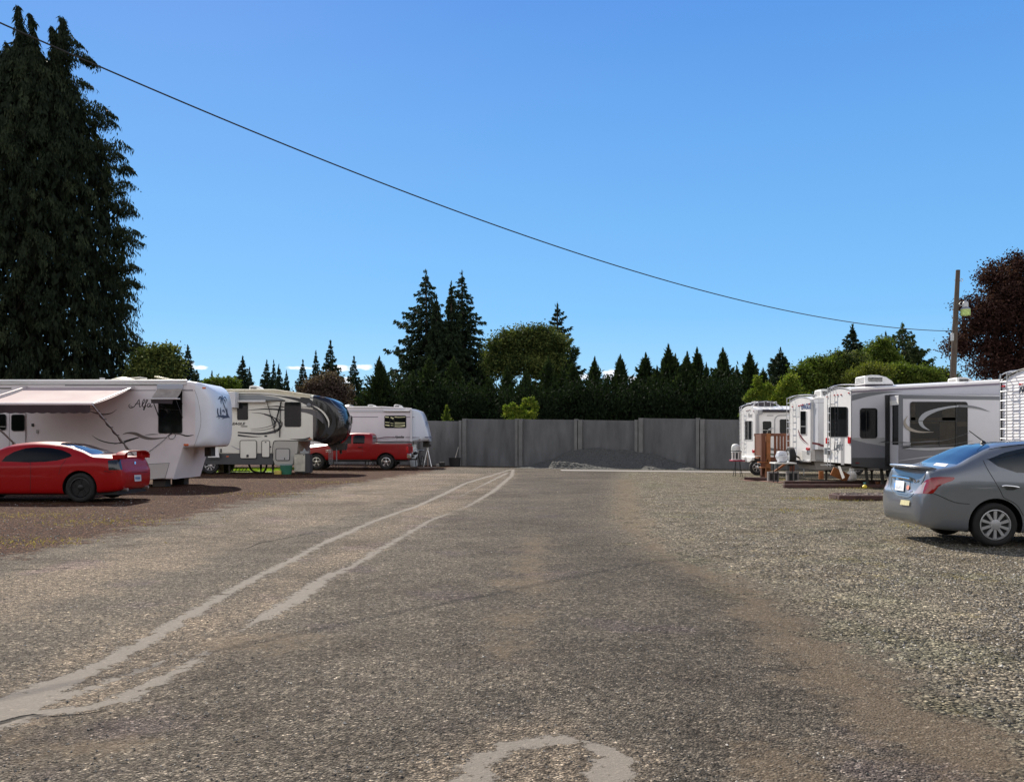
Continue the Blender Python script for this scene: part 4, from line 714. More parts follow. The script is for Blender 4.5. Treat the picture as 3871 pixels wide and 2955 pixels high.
def acunit(x0, x1, y0, y1, z, h, root, mat=plast, flip=1):
    """roof air-conditioner shroud: upright grille end and a curved cover"""
    m = MB(); L_ = x1-x0; prof = [(0, 0), (0, .82), (.04, .92), (.25, 1), (.5, .97), (.75, .78), (.93, .35), (1, 0)]
    if flip < 0: prof = [(1-a, b) for a, b in prof][::-1]
    for a, b in [(0, 0)]: pass
    A = [(x0+L_*a, y0+(.06 if b > .5 else 0), z+h*b) for a, b in prof]; B = [(x0+L_*a, y1-(.06 if b > .5 else 0), z+h*b) for a, b in prof]; k = len(A)
    m.add(A+B, [tuple(range(k)), tuple(range(k, 2*k))[::-1]]+[(i, i+1, k+i+1, k+i) for i in range(k-1)]+[(k-1, 0, k, 2*k-1)])
    o = m.build('air_conditioner', mat, root, bevel=.02); m = MB(); e = x0-.004 if flip > 0 else x1+.004
    for i in range(5): zz = z+h*(.16+.13*i); m.box(min(e, e+.01*flip), max(e, e+.01*flip), y0+.12, y1-.12, zz, zz+h*.05)
    for i in range(11):
        xx = x0+L_*(.12+.045*i) if flip > 0 else x1-L_*(.12+.045*i)
        for q in (0, 1): m.box(xx, xx+L_*.018, y0-.004, y0+.06, z+h*(.28+.24*q), z+h*(.46+.24*q))
    m.build('grille', pmat('grille', (.16, .15, .15), .7), o); return o
def marker(p, root, mat=redl, d=(0, -1, 0), s=.05):
    m = MB(); d = Vector(d); u = Vector((0, 0, 1)); x = d.cross(u)
    for a, w, h in ((0, 1, 1), ): m.prism([Vector(p)+x*i*s*1.1+u*j*s*.45 for i, j in ((-1, -1), (1, -1), (1, 1), (-1, 1))], d*.035)
    return m.build('marker_light', mat, root, bevel=.008)
def jack(x, y, z0, z1, root, w=.09):
    m = MB(); m.box(x-w/2, x+w/2, y-w/2, y+w/2, (z0+z1)/2-.05, z1); m.box(x-w*.35, x+w*.35, y-w*.35, y+w*.35, z0+.02, (z0+z1)/2); m.box(x-.13, x+.13, y-.13, y+.13, z0, z0+.025)
    return m.build('landing_gear', steel, root, bevel=.006)
# ================================================================== white trailer with the long awning
def alfa():
    Y0, Y1 = 28.0, 30.45; t = thing('fifth_wheel_trailer', 'pinkish-white fifth-wheel trailer with long open awning and palm tree emblem', 'trailer', (-14, 29.2, 0), 'fifth-wheel trailers on the left')
    z = lambda y: PY('B', 0, y, Y0).z; x = lambda a: PY('B', a, 0, Y0).x; zt = z(253); zb = z(957)
    st = [(-21.5, z(1290), zt, Y0, Y1, .05), (x(545), z(1290), zt, Y0, Y1, .05), (x(560), z(1240), zt, Y0, Y1, .05), (x(648), zb, zt, Y0, Y1, .06), (x(700), zb, zt, Y0, Y1, .10),
          (x(790), zb+.01, zt-.03, Y0+.01, Y1-.01, .17), (x(850), zb+.02, zt-.10, Y0+.06, Y1-.06, .28), (x(900), zb+.03, zt-.2, Y0+.16, Y1-.16, .38), (x(940), zb+.06, zt-.34, Y0+.32, Y1-.32, .5), (x(962), zb+.14, zt-.5, Y0+.48, Y1-.48, .6), (x(975), zb+.28, zt-.68, Y0+.66, Y1-.66, .55)]
    X = [s[0] for s in st[4:]]; q = np.linspace(X[0], X[-1], 22); cols = [pchip(X, [s[i] for s in st[4:]], q) for i in range(1, 6)]
    st = st[:4]+[(q[i], *[c[i] for c in cols]) for i in range(len(q))]
    m = shell(st, 7); T = bvh(m); ks = 4+int(np.searchsorted(q, x(775))); body = shell(st[:ks+1], 7).build('body', alfaw, t, smooth=40); shell(st[ks:], 7).build('nose_cap', pmat('cap_gel', (.74, .76, .82), .3, coat=.3, var=.03), t, smooth=55)
    m = MB(); m.box(-21.5, x(690), Y0-.012, Y1+.012, zt-.01, zt+.025); m.build('roof', white, t, bevel=.02)
    m = MB(); m.box(-21.5, x(690), Y0-.03, Y0-.002, z(290), z(275)); m.build('drip_rail', alu, t)
    roof_roll(-21.5, x(690), Y0+.02, zt, zt, white, t)
    stripe('roof_band', 'B', Y0, [[(-600, 352, 9), (0, 350, 9), (360, 350, 9)], [(650, 352, 9), (755, 352, 8)], [(650, 343, 5), (755, 343, 5)], [(-600, 297, 14), (380, 295, 14), (560, 297, 8)]], pmat('band', (.30, .28, .30), .5), t, .005)
    # front cap seam and rear edge
    pts = [hit(T, 'B', a, b, .004) for a, b in smooth_path([(770, 345), (800, 420), (822, 520), (838, 640), (832, 740), (800, 850), (762, 955)], 6)]
    m = MB(); m.tube([p for p in pts if p], .006, 5); m.build('seam', pmat('seam', (.35, .33, .34), .6), t)
    # entry door with window, second window, lock and outlet
    m = MB(); m.prism([PY('A', a, b, Y0-.004) for a, b in rr(103, 592, 268, 1140, 14)], (0, -.014, 0)); d = m.build('door', alfaw, t, bevel=.008)
    fr = pmat('door_trim', (.45, .43, .43), .4); m = MB(); k = rr(98, 588, 273, 1146, 16); m.tube([PY('A', a, b, Y0-.016) for a, b in k]+[PY('A', *k[0], Y0-.016)], .011, 5); m.build('door_frame', fr, d)
    window('A', Y0-.018, 118, 605, 262, 782, d, 26, 7); m = MB(); m.prism([PY('A', a, b, Y0-.018) for a, b in rr(134, 900, 152, 930, 5)], (0, -.03, 0)); m.build('handle', blackm, d)
    window('A', Y0, -90, 600, 66, 772, t, 26, 7, mull=[(-84, 735, 60, 735)], rail=alu)
    for n_, a in (('lock', (336, 700, 362, 733)), ('outlet', (385, 766, 408, 806))):
        m = MB(); m.prism([PY('A', p, q_, Y0) for p, q_ in rr(*a, 4)], (0, -.025, 0)); m.build(n_, blackm if n_ == 'lock' else pmat('outlet', (.35, .34, .34), .5), t, bevel=.004)
    # big side window with its own small awning
    window('B', Y0, 386, 300, 642, 806, t, 22, 9, mull=[(392, 545, 632, 560)])
    def wp(a, b, Y): return PY('B', a, b, Y)
    wy = Y0-.62; top0, top1 = wp(388, 302, Y0-.03), wp(652, 302, Y0-.03)
    x0, x1 = top0.x, top1.x; zo = wp(0, 440, wy).z
    aw = MB(); aw.beam((x0-.02, Y0-.06, z(318)), (x1, Y0-.06, z(318)), .10, .16, up=(0, 0, 1)); wa = aw.build('window_awning', pmat('awnbox', (.42, .45, .52), .4, .3), t, bevel=.02)
    m = MB(); n = 10; vs = []
    for i in range(n+1):
        s = i/n; vs += [(x0+(x1-x0)*u_, Y0-.08-(.54)*s, z(332)+(zo-z(332))*s-.02*math.sin(s*3.14)+.01*math.sin(u_*9+s*4)) for u_ in np.linspace(0, 1, 9)]
    m.add(vs, [(a*9+b, a*9+b+1, (a+1)*9+b+1, (a+1)*9+b) for a in range(n) for b in range(8)]); m.build('fabric', pmat('awnfab', (.34, .29, .25), .9, var=.25, vscale=5, streak=1), wa)
    m = MB(); m.cyl((x0-.13, wy, zo), (x1+.12, wy, zo), .022); m.build('roller', pmat('rod', (.75, .74, .73), .4, .3), wa)
    m = MB(); m.add([(x0, wy-.005, zo), (x1-.1, wy-.005, zo), (x1-.12, wy-.005, zo-.16), (x0+.02, wy-.005, zo-.14)], [(0, 1, 2, 3)]); m.build('valance', pmat('val', (.05, .04, .045), .9), wa)
    for xx in (x0+.03, x1-.03): m = MB(); m.beam((xx, wy+.02, zo), (xx, Y0-.03, z(640)), .022); m.build('arm', blackm, wa); m = MB(); m.beam((xx, Y0-.2, zo+.1), (xx, Y0-.03, z(500)), .018); m.build('strut', blackm, wa)
    # long patio awning
    A0, A1 = PY('A', 322, 322, Y0-.05), PY('A', 1400, 328, Y0-.05); Ye = 25.2; ze = PY('A', 0, 500, Ye).z; zt2 = A0.z+.0; xa, xb = -15.65, A1.x+.02
    m = MB(); nx, ny = 30, 12; vs = []
    for j in range(ny+1):
        s = j/ny
        for i in range(nx+1): u_ = i/nx; vs.append((xa+(xb-xa)*u_, Y0-.05-(Y0-.05-Ye)*s, zt2+(ze-zt2)*s-.05*math.sin(s*3.14)+.012*math.sin(u_*14+s*3)*s))
    m.add(vs, [(a*(nx+1)+b, a*(nx+1)+b+1, (a+1)*(nx+1)+b+1, (a+1)*(nx+1)+b) for a in range(ny) for b in range(nx)])
    aw = m.build('awning', pmat('awning', (.47, .36, .35), .8, var=.06, vscale=1.2), t)
    m = MB(); m.cyl((xa-.05, Ye-.03, ze+.01), (xb+.06, Ye-.03, ze+.01), .045, n=14); m.build('roller', pmat('rollerw', (.7, .65, .66), .5), aw)
    m = MB(); vs = []; k = 90
    for i in range(k+1): u_ = i/k; xx = xa+(xb-xa)*u_; vs += [(xx, Ye-.075+.01*math.sin(u_*20), ze-.02), (xx, Ye-.075+.012*math.sin(u_*30), ze-.235-.028*abs(math.sin(u_*math.pi*11)))]
    m.add(vs, [(2*i, 2*i+2, 2*i+3, 2*i+1) for i in range(k)]); m.build('valance', pmat('valance', (.045, .03, .035), .9, var=.2), aw)
    ah = pmat('awn_arm', (.50, .45, .44), .4, .3)
    for xx in (xa-.02, xb+.03): m = MB(); m.beam((xx, Y0-.05, zt2+.03), (xx, Ye-.02, ze+.02), .06, .03); m.build('rafter', ah, aw); m = MB(); m.beam((xx, Ye-.02, ze-.02), (xx, Y0-.03, 1.02), .05, .035); m.build('arm', ah, aw)
    m = MB(); e = Vector((xb+.03, Ye-.02, ze-.02)); f = Vector((xb+.03, Y0-.03, 1.02)); pts = []
    for i in range(60): s = i/59; p = e+(f-e)*(.1+.78*s); pts.append(p+Vector((.05*math.cos(s*32), .03, .05*math.sin(s*32)-.02*s)))
    m.tube(pts, .012, 5); m.build('cord', blackm, aw)
    # rear awning bracket near the left frame edge, wavy stripes, markers
    decal('trim_panel', 'A', Y0, [(-200, 322), (120, 322), (120, 335), (-200, 338)], brown, t)
    stripe('stripe', 'B', Y0, [[(10, 814, 2), (70, 800, 16), (150, 810, 30), (230, 845, 32), (330, 862, 22), (480, 846, 3)]], pmat('taupe', (.17, .15, .14), .4), t, .008)
    stripe('stripe', 'B', Y0, [[(-80, 920, 2), (-20, 905, 9), (90, 870, 12), (180, 845, 4)], [(250, 822, 3), (320, 816, 8), (385, 817, 3)], [(565, 818, 4), (620, 815, 9), (690, 832, 14), (765, 822, 2)]], blk, t, .0075)
    stripe('stripe', 'A', Y0, [[(915, 556, 3), (1010, 590, 10), (1100, 605, 12), (1180, 590, 7), (1235, 553, 2)], [(915, 552, 2), (950, 548, 5), (1000, 552, 3)], [(970, 825, 2), (1040, 870, 9), (1130, 900, 11), (1230, 910, 10), (1330, 895, 10), (1470, 850, 5)], [(1300, 815, 3), (1360, 802, 6), (1420, 800, 4)]], blk, t, .0075)
    # flowing script name
    al = [[(122, 530), (100, 537), (80, 528), (77, 508), (92, 495)], [(92, 512), (120, 530), (150, 500), (178, 455), (187, 445)], [(187, 445), (186, 480), (188, 518), (196, 526), (205, 518)], [(140, 498), (168, 490), (196, 492)],
          [(205, 518), (228, 490), (243, 460), (238, 447), (228, 456), (220, 490), (222, 520), (232, 525), (243, 512)], [(243, 512), (262, 480), (274, 455), (268, 445), (258, 460), (252, 500), (243, 545), (234, 558), (230, 545), (245, 525), (268, 512)], [(300, 492), (286, 488), (274, 500), (274, 520), (286, 525), (300, 508), (304, 488)], [(302, 500), (302, 520), (312, 524), (326, 510)]]
    m = MB(); T1 = side('B', Y0, .007)
    for l in al: ribbon_faces(m, [(a, b, 7.5 if 0 < i < len(l)-1 else 3.5) for i, (a, b) in enumerate(l)], T1, None)
    m.build('lettering', blk, t, smooth=0)
    # palm and skyline emblem on the cap
    m = MB(); H_ = lambda x_, y_, w=0: hit(T, 'B', x_, y_, .008) or PY('B', x_, y_, Y0+.5)
    for l in [[(1062, 430, 6), (1072, 480, 8), (1098, 550, 9), (1128, 632, 13)], [(1062, 440, 5), (1040, 420, 13), (1018, 450, 2)], [(1062, 440, 5), (1050, 455, 13), (1052, 500, 2)], [(1062, 440, 5), (1062, 415, 9), (1058, 400, 2)], [(1064, 440, 5), (1085, 425, 13), (1100, 432, 8), (1112, 470, 2)],
              [(1064, 440, 5), (1088, 455, 12), (1095, 492, 2)], [(1062, 440, 5), (1035, 438, 9), (1026, 445, 2)], [(1015, 540, 10), (1014, 580, 12), (1022, 620, 12)], [(1045, 532, 3), (1045, 570, 13), (1048, 610, 13)], [(1110, 530, 2), (1113, 570, 11), (1112, 620, 15)], [(998, 636, 3), (1030, 622, 16), (1080, 630, 30), (1120, 632, 18), (1147, 640, 3)],
              [(1020, 650, 5), (1035, 640, 5), (1022, 632, 4)], [(1062, 655, 5), (1085, 640, 6), (1075, 615, 5), (1060, 610, 3)], [(1065, 575, 8), (1075, 560, 14), (1088, 585, 6)]]: ribbon_faces(m, l, H_, None, 4)
    m.build('emblem', pmat('emblem', (.06, .075, .12), .5), t, smooth=0)
    for a, b in ((870, 325), (1118, 357)): p = hit(T, 'B', a, b, .0); p and marker(p, t, amber, (.6, -.6, 0), .06)
    marker(PY('B', 684, 926, Y0), t, amber, s=.07); marker(PY('B', 855, 900, Y0+.2), t, grey1, s=.03)
    # lower front compartment door, cable, landing gear, wheels
    m = MB(); fr_ = [(285, 1130), (505, 1118), (460, 1278), (275, 1292)]; m.prism([PY('B', a, b, Y0-.002) for a, b in fr_], (0, -.01, 0)); d = m.build('compartment_door', pmat('bay', (.58, .55, .53), .4), t, bevel=.006)
    m = MB(); m.tube([PY('B', a, b, Y0-.014) for a, b in fr_+fr_[:1]], .008, 5); m.build('seal', grey2, d)
    m = MB(); m.tube(smooth_path([PY('B', 530, 808, Y0-.02), PY('B', 500, 830, Y0-.03), PY('B', 505, 860, Y0-.03), PY('B', 545, 860, Y0-.03), PY('B', 568, 830, Y0-.03), PY('B', 555, 808, Y0-.03), PY('B', 510, 812, Y0-.03), PY('B', 430, 890, Y0-.05), PY('B', 250, 1030, Y0-.06)], 6), .008, 5); m.build('cable', blackm, t)
    jx = PY('B', 418, 0, Y0+.4).x; m = MB(); m.box(jx-.2, jx+.22, Y0+.2, Y0+.65, 0, z(1300)+.02); m.build('landing_gear', steel, t, bevel=.01); m = MB(); m.box(jx-.2, jx+.22, Y1-.65, Y1-.2, 0, z(1300)+.02); m.build('landing_gear', steel, t, bevel=.01)
    m = MB(); m.box(x(760), x(830), 29.0, 29.45, zb-.3, zb+.06); m.build('pin_box', steel, t, bevel=.01)
    for xx in (-17.2, -16.2): wheelset(t, (xx, Y0+.2, .37), .37, .22, alu); wheelset(t, (xx, Y1-.2, .37), .37, .22, None)
    # roof fittings: skylight dome, vents
    m = MB(); c = PY('A', 1310, 240, 29); 
    m.lathe([(.46, 0), (.44, .05), (.36, .12), (.2, .17), (.02, .19)], (c.x, 29, zt+.01), 'z', 24); m.build('skylight', pmat('dome', (.70, .64, .45), .35), t)
    for (a, b_, w) in ((1380, 215, .34), (360, 0, 0), ):
        if w: c = PY('A', a, 230, 29.6); m = MB(); m.prism([(c.x-.4, 29.3, zt+.12), (c.x+.45, 29.3, zt+.2), (c.x+.45, 29.9, zt+.2), (c.x-.4, 29.9, zt+.12)], (0, 0, .04)); m.box(c.x-.38, c.x+.3, 29.32, 29.88, zt, zt+.12); m.build('vent_cover', roofm, t, bevel=.01)
    c = PY('B', 465, 210, 29.2); m = MB(); m.prism([(c.x-.28, 28.95, zt+.2), (c.x+.3, 28.95, zt+.08), (c.x+.3, 29.5, zt+.08), (c.x-.28, 29.5, zt+.2)], (0, 0, .05)); m.box(c.x-.22, c.x+.22, 29, 29.45, zt, zt+.1); m.build('vent_cover', pmat('dome', (.70, .64, .45), .35), t, bevel=.01)
    c = PY('A', 1083, 230, 28.6); m = MB(); m.cyl((c.x, 28.6, zt), (c.x, 28.6, zt+.13), .055); m.cyl((c.x, 28.6, zt+.11), (c.x, 28.6, zt+.15), .08); m.build('vent_pipe', grey1, t)
    m = MB(); c = PY('B', 330, 235, 29.4); m.box(c.x-.5, c.x+.4, 29.2, 29.8, zt, zt+.07); m.build('solar_panel', grey1, t, bevel=.01)
alfa()
# ================================================================== cream trailer with the black nose
def eagle_left():
    Y0, Y1 = 39.2, 41.65; t = thing('fifth_wheel_trailer', 'cream fifth-wheel trailer with glossy black rounded nose and swoosh stripes', 'trailer', (-12, 40.4, 0), 'fifth-wheel trailers on the left')
    z = lambda y: PY('C', 0, y, Y0).z; x = lambda a: PY('C', a, 0, Y0).x; zt = z(300); zb = z(1048)
    nose = [(1200, zb, z(345), 0, .10), (1380, zb+.0, z(362), 0, .16), (1480, zb-.03, z(372), .0, .22), (1600, zb-.16, z(392), .06, .34), (1700, zb-.15, z(430), .16, .46), (1790, zb-.02, z(490), .28, .58), (1850, zb+.14, z(570), .44, .6), (1888, zb+.36, z(660), .62, .55), (1905, zb+.62, z(760), .8, .4)]
    X = [x(s[0]) for s in nose]; q = np.linspace(X[0], X[-1], 26); cc = [pchip(X, [s[i] for s in nose], q) for i in (1, 2, 3, 4)]
    st = [(-19.5, z(1235), zt, Y0, Y1, .04), (x(860), z(1235), zt, Y0, Y1, .04), (x(1190), z(1235), z(345), Y0, Y1, .05)]
    full = shell(st+[(q[i], cc[0][i], cc[1][i], Y0+cc[2][i], Y1-cc[2][i], cc[3][i]) for i in range(len(q))], 7); T = bvh(full)
    split = 8; m = shell(st[:2]+[(x(1195), zb, z(345), Y0, Y1, .06)]+[(q[i], cc[0][i], cc[1][i], Y0+cc[2][i], Y1-cc[2][i], cc[3][i]) for i in range(1, split+1)], 7); m.build('body', cream, t, smooth=40)
    m = shell([(q[i]+(.001 if i == split else 0), cc[0][i], cc[1][i], Y0+cc[2][i], Y1-cc[2][i], cc[3][i]) for i in range(split, len(q))], 7)
    m.build('nose_cap', pmat('black_gel', (.014, .012, .013), .14, coat=.35, var=.2), t, smooth=60)
    # pale roof with sloping edge
    m = MB(); A = [(-19.5, zt+.03), (x(860), zt+.03), (x(1390), z(352))]; B = [(x(1380), z(412)), (x(1180), z(385)), (x(860), z(335)), (x(640), z(318)), (-19.5, z(318))]
    m.prism([(a, Y0-.025, b) for a, b in A+B], (0, Y1-Y0+.05, 0)); m.build('roof', pmat('roof_cream', (.72, .66, .50), .6, var=.05), t, bevel=.01)
    rc = pmat('roof_cream', (), 0); roof_roll(-19.5, x(860), Y0+.0, zt+.01, zt+.01, rc, t, .055); roof_roll(x(860), x(1390), Y0+.0, zt+.01, z(372), rc, t, .055)
    S = side('C', Y0); D = lambda nm, pts, mat, o=.006: decal(nm, 'C', Y0, pts, mat, t, o)
    # black sweep from the roof into the nose, grey roof band
    D('band', [(160, 360), (620, 362), (900, 400), (1010, 440), (160, 440)], pmat('band_grey', (.22, .235, .24), .4), .005)
    stripe('stripe', 'C', Y0, [[(150, 350, 10), (600, 352, 11), (900, 378, 12), (1150, 420, 40), (1260, 452, 50), (1395, 505, 70), (1500, 560, 60)]], blk, t, .007, n=10)
    H_ = lambda x_, y_, w=0: hit(T, 'C', x_, y_, .008) or PY('C', x_, y_, Y0-.008)
    m = MB(); ribbon_faces(m, [(1240, 410, 20), (1400, 455, 110), (1560, 560, 190), (1660, 700, 190), (1680, 850, 150), (1600, 980, 100), (1480, 1040, 20)], H_, None, 8); m.build('stripe', blk, t, smooth=0)
    m = MB(); ribbon_faces(m, [(1410, 515, 2), (1500, 560, 20), (1590, 635, 26), (1650, 730, 24), (1662, 800, 14), (1658, 850, 2)], lambda a, b, w=0: hit(T, 'C', a, b, .014) or PY('C', a, b, Y0-.014), None, 8); m.build('swoosh', cream, t, smooth=0)
    m = MB(); ribbon_faces(m, [(1240, 585, 60), (1350, 600, 70), (1460, 640, 80), (1540, 710, 60), (1582, 790, 6)], lambda a, b, w=0: hit(T, 'C', a, b, .010) or PY('C', a, b, Y0-.010), None, 8); m.build('swoosh', pmat('vin_grey', (.09, .085, .09), .4), t, smooth=0)
    stripe('stripe', 'C', Y0, [[(1250, 560, 14), (1400, 575, 8), (1500, 610, 4)], [(1255, 538, 8), (1370, 545, 8), (1440, 570, 3)]], tan, t, .012)
    # side swooshes
    stripe('swoosh', 'C', Y0, [[(465, 590, 4), (600, 578, 14), (760, 572, 20), (900, 580, 26), (1010, 590, 14)], [(520, 628, 3), (640, 635, 10), (760, 662, 20), (860, 710, 16), (920, 780, 30), (930, 850, 26), (900, 900, 10)], [(310, 920, 20), (480, 932, 26), (640, 940, 30), (780, 925, 36), (900, 885, 40), (960, 820, 24), (975, 760, 4)],
                               [(310, 960, 28), (430, 975, 22), (560, 985, 12), (670, 980, 2)], [(500, 868, 3), (650, 858, 7), (790, 825, 8), (860, 780, 3)], [(510, 895, 4), (680, 885, 8), (830, 850, 8), (900, 800, 3)], [(700, 655, 4), (800, 690, 14), (850, 750, 22), (850, 800, 10)], [(1080, 1016, 2), (1180, 1022, 14), (1300, 1022, 26), (1385, 1000, 30)]], blk, t, .009, n=9)
    stripe('swoosh', 'C', Y0, [[(700, 548, 2), (800, 535, 12), (900, 532, 20), (1010, 545, 16)], [(860, 700, 3), (935, 740, 16), (960, 790, 14), (940, 860, 4)]], brown, t, .010)
    stripe('stripe', 'C', Y0, [[(215, 1120, 4), (300, 1160, 8), (420, 1190, 7), (570, 1196, 3)]], pmat('vin_blue', (.12, .13, .22), .4), t, .03)
    # windows, lamp
    window('C', Y0, 300, 470, 462, 735, t, 20, 8); w = window('C', Y0, 1002, 468, 1250, 838, t, 26, 10, mull=[(1010, 705, 1240, 712)])
    m = MB(); c = PY('C', 1366, 516, Y0); m.lathe([(.10, 0), (.10, -.03), (.07, -.045), (.02, -.05)], c, 'y', 20); m.build('porch_light', grey2, t)
    m = MB(); m.tube([H_(a, b) for a, b in smooth_path([(1425, 510), (1470, 610), (1487, 720), (1478, 860), (1462, 965)], 5)], .008, 5); m.build('seam', blk, t)
    # awning rolled near the wall with black arms
    m = MB(); m.cyl((x(150), Y0-.16, z(462)), (x(735), Y0-.16, z(462)), .06, n=12); aw = m.build('awning', pmat('awn_white', (.66, .64, .62), .6), t)
    m = MB(); m.box(x(150), x(1015), Y0-.05, Y0-.004, z(458), z(440)); m.build('awning_rail', blackm, aw)
    m = MB(); m.add([(x(300), Y0-.2, z(463)), (x(735), Y0-.2, z(463)), (x(940), Y0-.03, z(455)), (x(500), Y0-.03, z(452))], [(0, 1, 2, 3)]); m.build('fabric', pmat('awn_tan', (.5, .44, .33), .8), aw, smooth=0)
    m = MB()
    for a, b in (((745, 470), (865, 930)), ((945, 470), (932, 990)), ((925, 560), (850, 850)), ((960, 465), (860, 820)), ((905, 600), (960, 470))): m.beam(PY('C', *a, Y0-.12), PY('C', *b, Y0-.04), .065 if a[0] in (745, 945) else .03, .03)
    m.build('arm', blackm, aw)
    # lower deck: black skirt, doors, slanted grey front
    m = MB(); m.prism([(-19.5, Y0-.002, z(1235)), (x(835), Y0-.002, z(1235)), (x(835), Y0-.002, z(1400)), (-19.5, Y0-.002, z(1380))], (0, Y1-Y0, 0)); m.build('skirt', grey3, t, bevel=.01)
    m = MB(); m.prism([PY('C', a, b, Y0-.01) for a, b in [(840, 1070), (862, 1048), (900, 1040), (1205, 1045), (1195, 1235), (1160, 1240), (1135, 1405), (900, 1415), (855, 1395), (830, 1320)]], (0, Y1-Y0+.02, 0)); m.build('basement', pmat('basem', (.40, .385, .345), .45, var=.05), t, bevel=.03)
    m = MB(); m.tube([PY('C', a, b, Y0-.014) for a, b in smooth_path([(822, 1300), (826, 1160), (840, 1070), (872, 1044), (1000, 1040), (1240, 1048), (1390, 1050)], 5)], .016, 5); m.build('edge_trim', blk, t)
    for i, (a, mat) in enumerate((((343, 1038, 588, 1305), cream), ((666, 1040, 783, 1288), cream), ((876, 1160, 1080, 1335), pmat('bay2', (.42, .40, .38), .45)))):
        m = MB(); m.prism([PY('C', p, q_, Y0-.012) for p, q_ in rr(*a, 24)], (0, -.03, 0)); d = m.build('compartment_door', mat, t, bevel=.008)
        m = MB(); k = rr(*a, 24); m.tube([PY('C', p, q_, Y0-.04) for p, q_ in k+k[:1]], .0155, 5); m.build('seal', blk, d)
        c_ = [(455, 1268, 16, 20), (724, 1066, 12, 7), (1005, 1310, 6, 14)][i]; m = MB(); m.prism([PY('C', p, q_, Y0-.043) for p, q_ in rr(c_[0]-c_[2], c_[1]-c_[3], c_[0]+c_[2], c_[1]+c_[3], 4)], (0, -.015, 0)); m.build('latch', blk, d)
    D('vent', rr(706, 962, 746, 986, 3), blk, .01); D('outlet', rr(787, 1122, 808, 1144, 8), blk, .01); marker(PY('C', 160, 1277, Y0-.004), t, amber, s=.05); marker(PY('C', 1384, 1016, Y0-.01), t, amber, s=.05)
    D('trim_post', [(50, 1160), (72, 1160), (72, 1222), (50, 1222)], blk, .01)
    text('lettering', 'EAGLE', PY('C', 225, 808, Y0-.008), .155, blk, t, shear=.3, sx=1.25, bold=.006); text('lettering', 'PREMIER', PY('C', 352, 838, Y0-.008), .065, blk, t, shear=.3, sx=1.25, bold=.002)
    # pale mural streaks on the cap, slot light
    m = MB(); HH = lambda a, b, w=0: hit(T, 'C', a, b, .012) or PY('C', a, b, Y0+.3)
    for l in [[(1600, 395, 3), (1680, 440, 8), (1740, 505, 8), (1785, 540, 3)], [(1735, 515, 4), (1800, 560, 10), (1860, 590, 8), (1880, 580, 3)], [(1790, 600, 3), (1820, 620, 12), (1860, 610, 4)], [(1800, 680, 3), (1850, 700, 10), (1880, 690, 4)], [(1810, 720, 3), (1860, 740, 8), (1890, 720, 3)], [(1830, 660, 3), (1870, 650, 8), (1890, 670, 3)]]: ribbon_faces(m, l, HH, None, 5)
    m.build('cap_graphic', pmat('mural', (.16, .20, .26), .3), t, smooth=0)
    m = MB(); ribbon_faces(m, [(1510, 392, 10), (1560, 398, 22), (1620, 405, 6)], HH, None); m.build('slot_light', pmat('slot', (.05, .03, .025), .3), t, smooth=0)
    # front window edge of the slide seen at the cap, kingpin, jacks, wheels
    m = MB(); m.prism([(x(1560), 40.1, zb-.1), (x(1560)+.9, 40.1, zb-.1), (x(1560)+.85, 40.1, zb-.42), (x(1560)+.3, 40.1, zb-.45)], (0, .55, 0)); m.cyl((x(1560)+.62, 40.4, zb-.42), (x(1560)+.62, 40.4, zb-.6), .06); m.build('pin_box', steel, t, bevel=.015)
    m = MB(); m.tube(smooth_path([(x(1700), 40.0, zb-.25), (x(1740), 39.9, zb-.42), (x(1800), 39.95, zb-.2)], 6), .015, 5); m.build('cable', blackm, t)
    for xx, yy in ((x(805), Y0+.3), (x(805), Y1-.3), (x(155), Y0+.3), (x(548), Y0+1.1)): jack(xx, yy, 0, z(1395)+.05, t)
    c = [uv('B', 660, 1150), uv('B', 930, 1160)]
    for (u, v) in c:
        X_ = (u-UC)/F*Y0; wheelset(t, (X_, Y0+.14, .39), .39, .24, alu, spokes=8, dish=.03); wheelset(t, (X_, Y1-.14, .39), .39, .24, None)
    m = MB(); a, b = x(-430), x(40); m.box(a, b, Y0-.01, Y0+.35, .62, .80); m.build('fender', grey3, t, bevel=.02)
    m = MB(); m.tube(smooth_path([(x(380), Y0+.9, .45), (x(450), Y0+.8, .12), (x(600), Y0+.7, .03), (x(660), Y0+.7, .2), (x(680), Y0+.7, .6)], 8), .045, 7); m.build('sewer_hose', rubber, t)
    m = MB()
    for i in range(6): m.beam((x(80+50*i), Y0+.9, .10), (x(110+50*i), Y0+.9, .26), .03)
    m.box(x(75), x(400), Y0+.85, Y0+.95, .08, .12); m.box(x(75), x(400), Y0+.85, Y0+.95, .24, .28); m.build('folded_step', steel, t)
    c = x(490); acunit(x(395), x(588), 40.0, 40.75, zt+.02, .27, t)
    # tail awning post seen past the awning trailer, flap
    m = MB(); m.box(x(210), x(330), Y0-.55, Y0-.02, z(560), z(330)); m.build('slide_topper', pmat('toppr', (.62, .62, .64), .5), t, bevel=.02)
    m = MB(); m.prism([PY('B', a, b, Y0-.25) for a, b in [(868, 968), (1018, 965), (1034, 1060), (915, 1060)]], (0, .03, 0)); m.prism([PY('B', a, b, Y0-.25) for a, b in [(640, 968), (706, 968), (700, 1090), (672, 1090), (672, 1020), (640, 1010)]], (0, .03, 0)); m.build('skirt_flap', white, t, bevel=.006)
eagle_left()
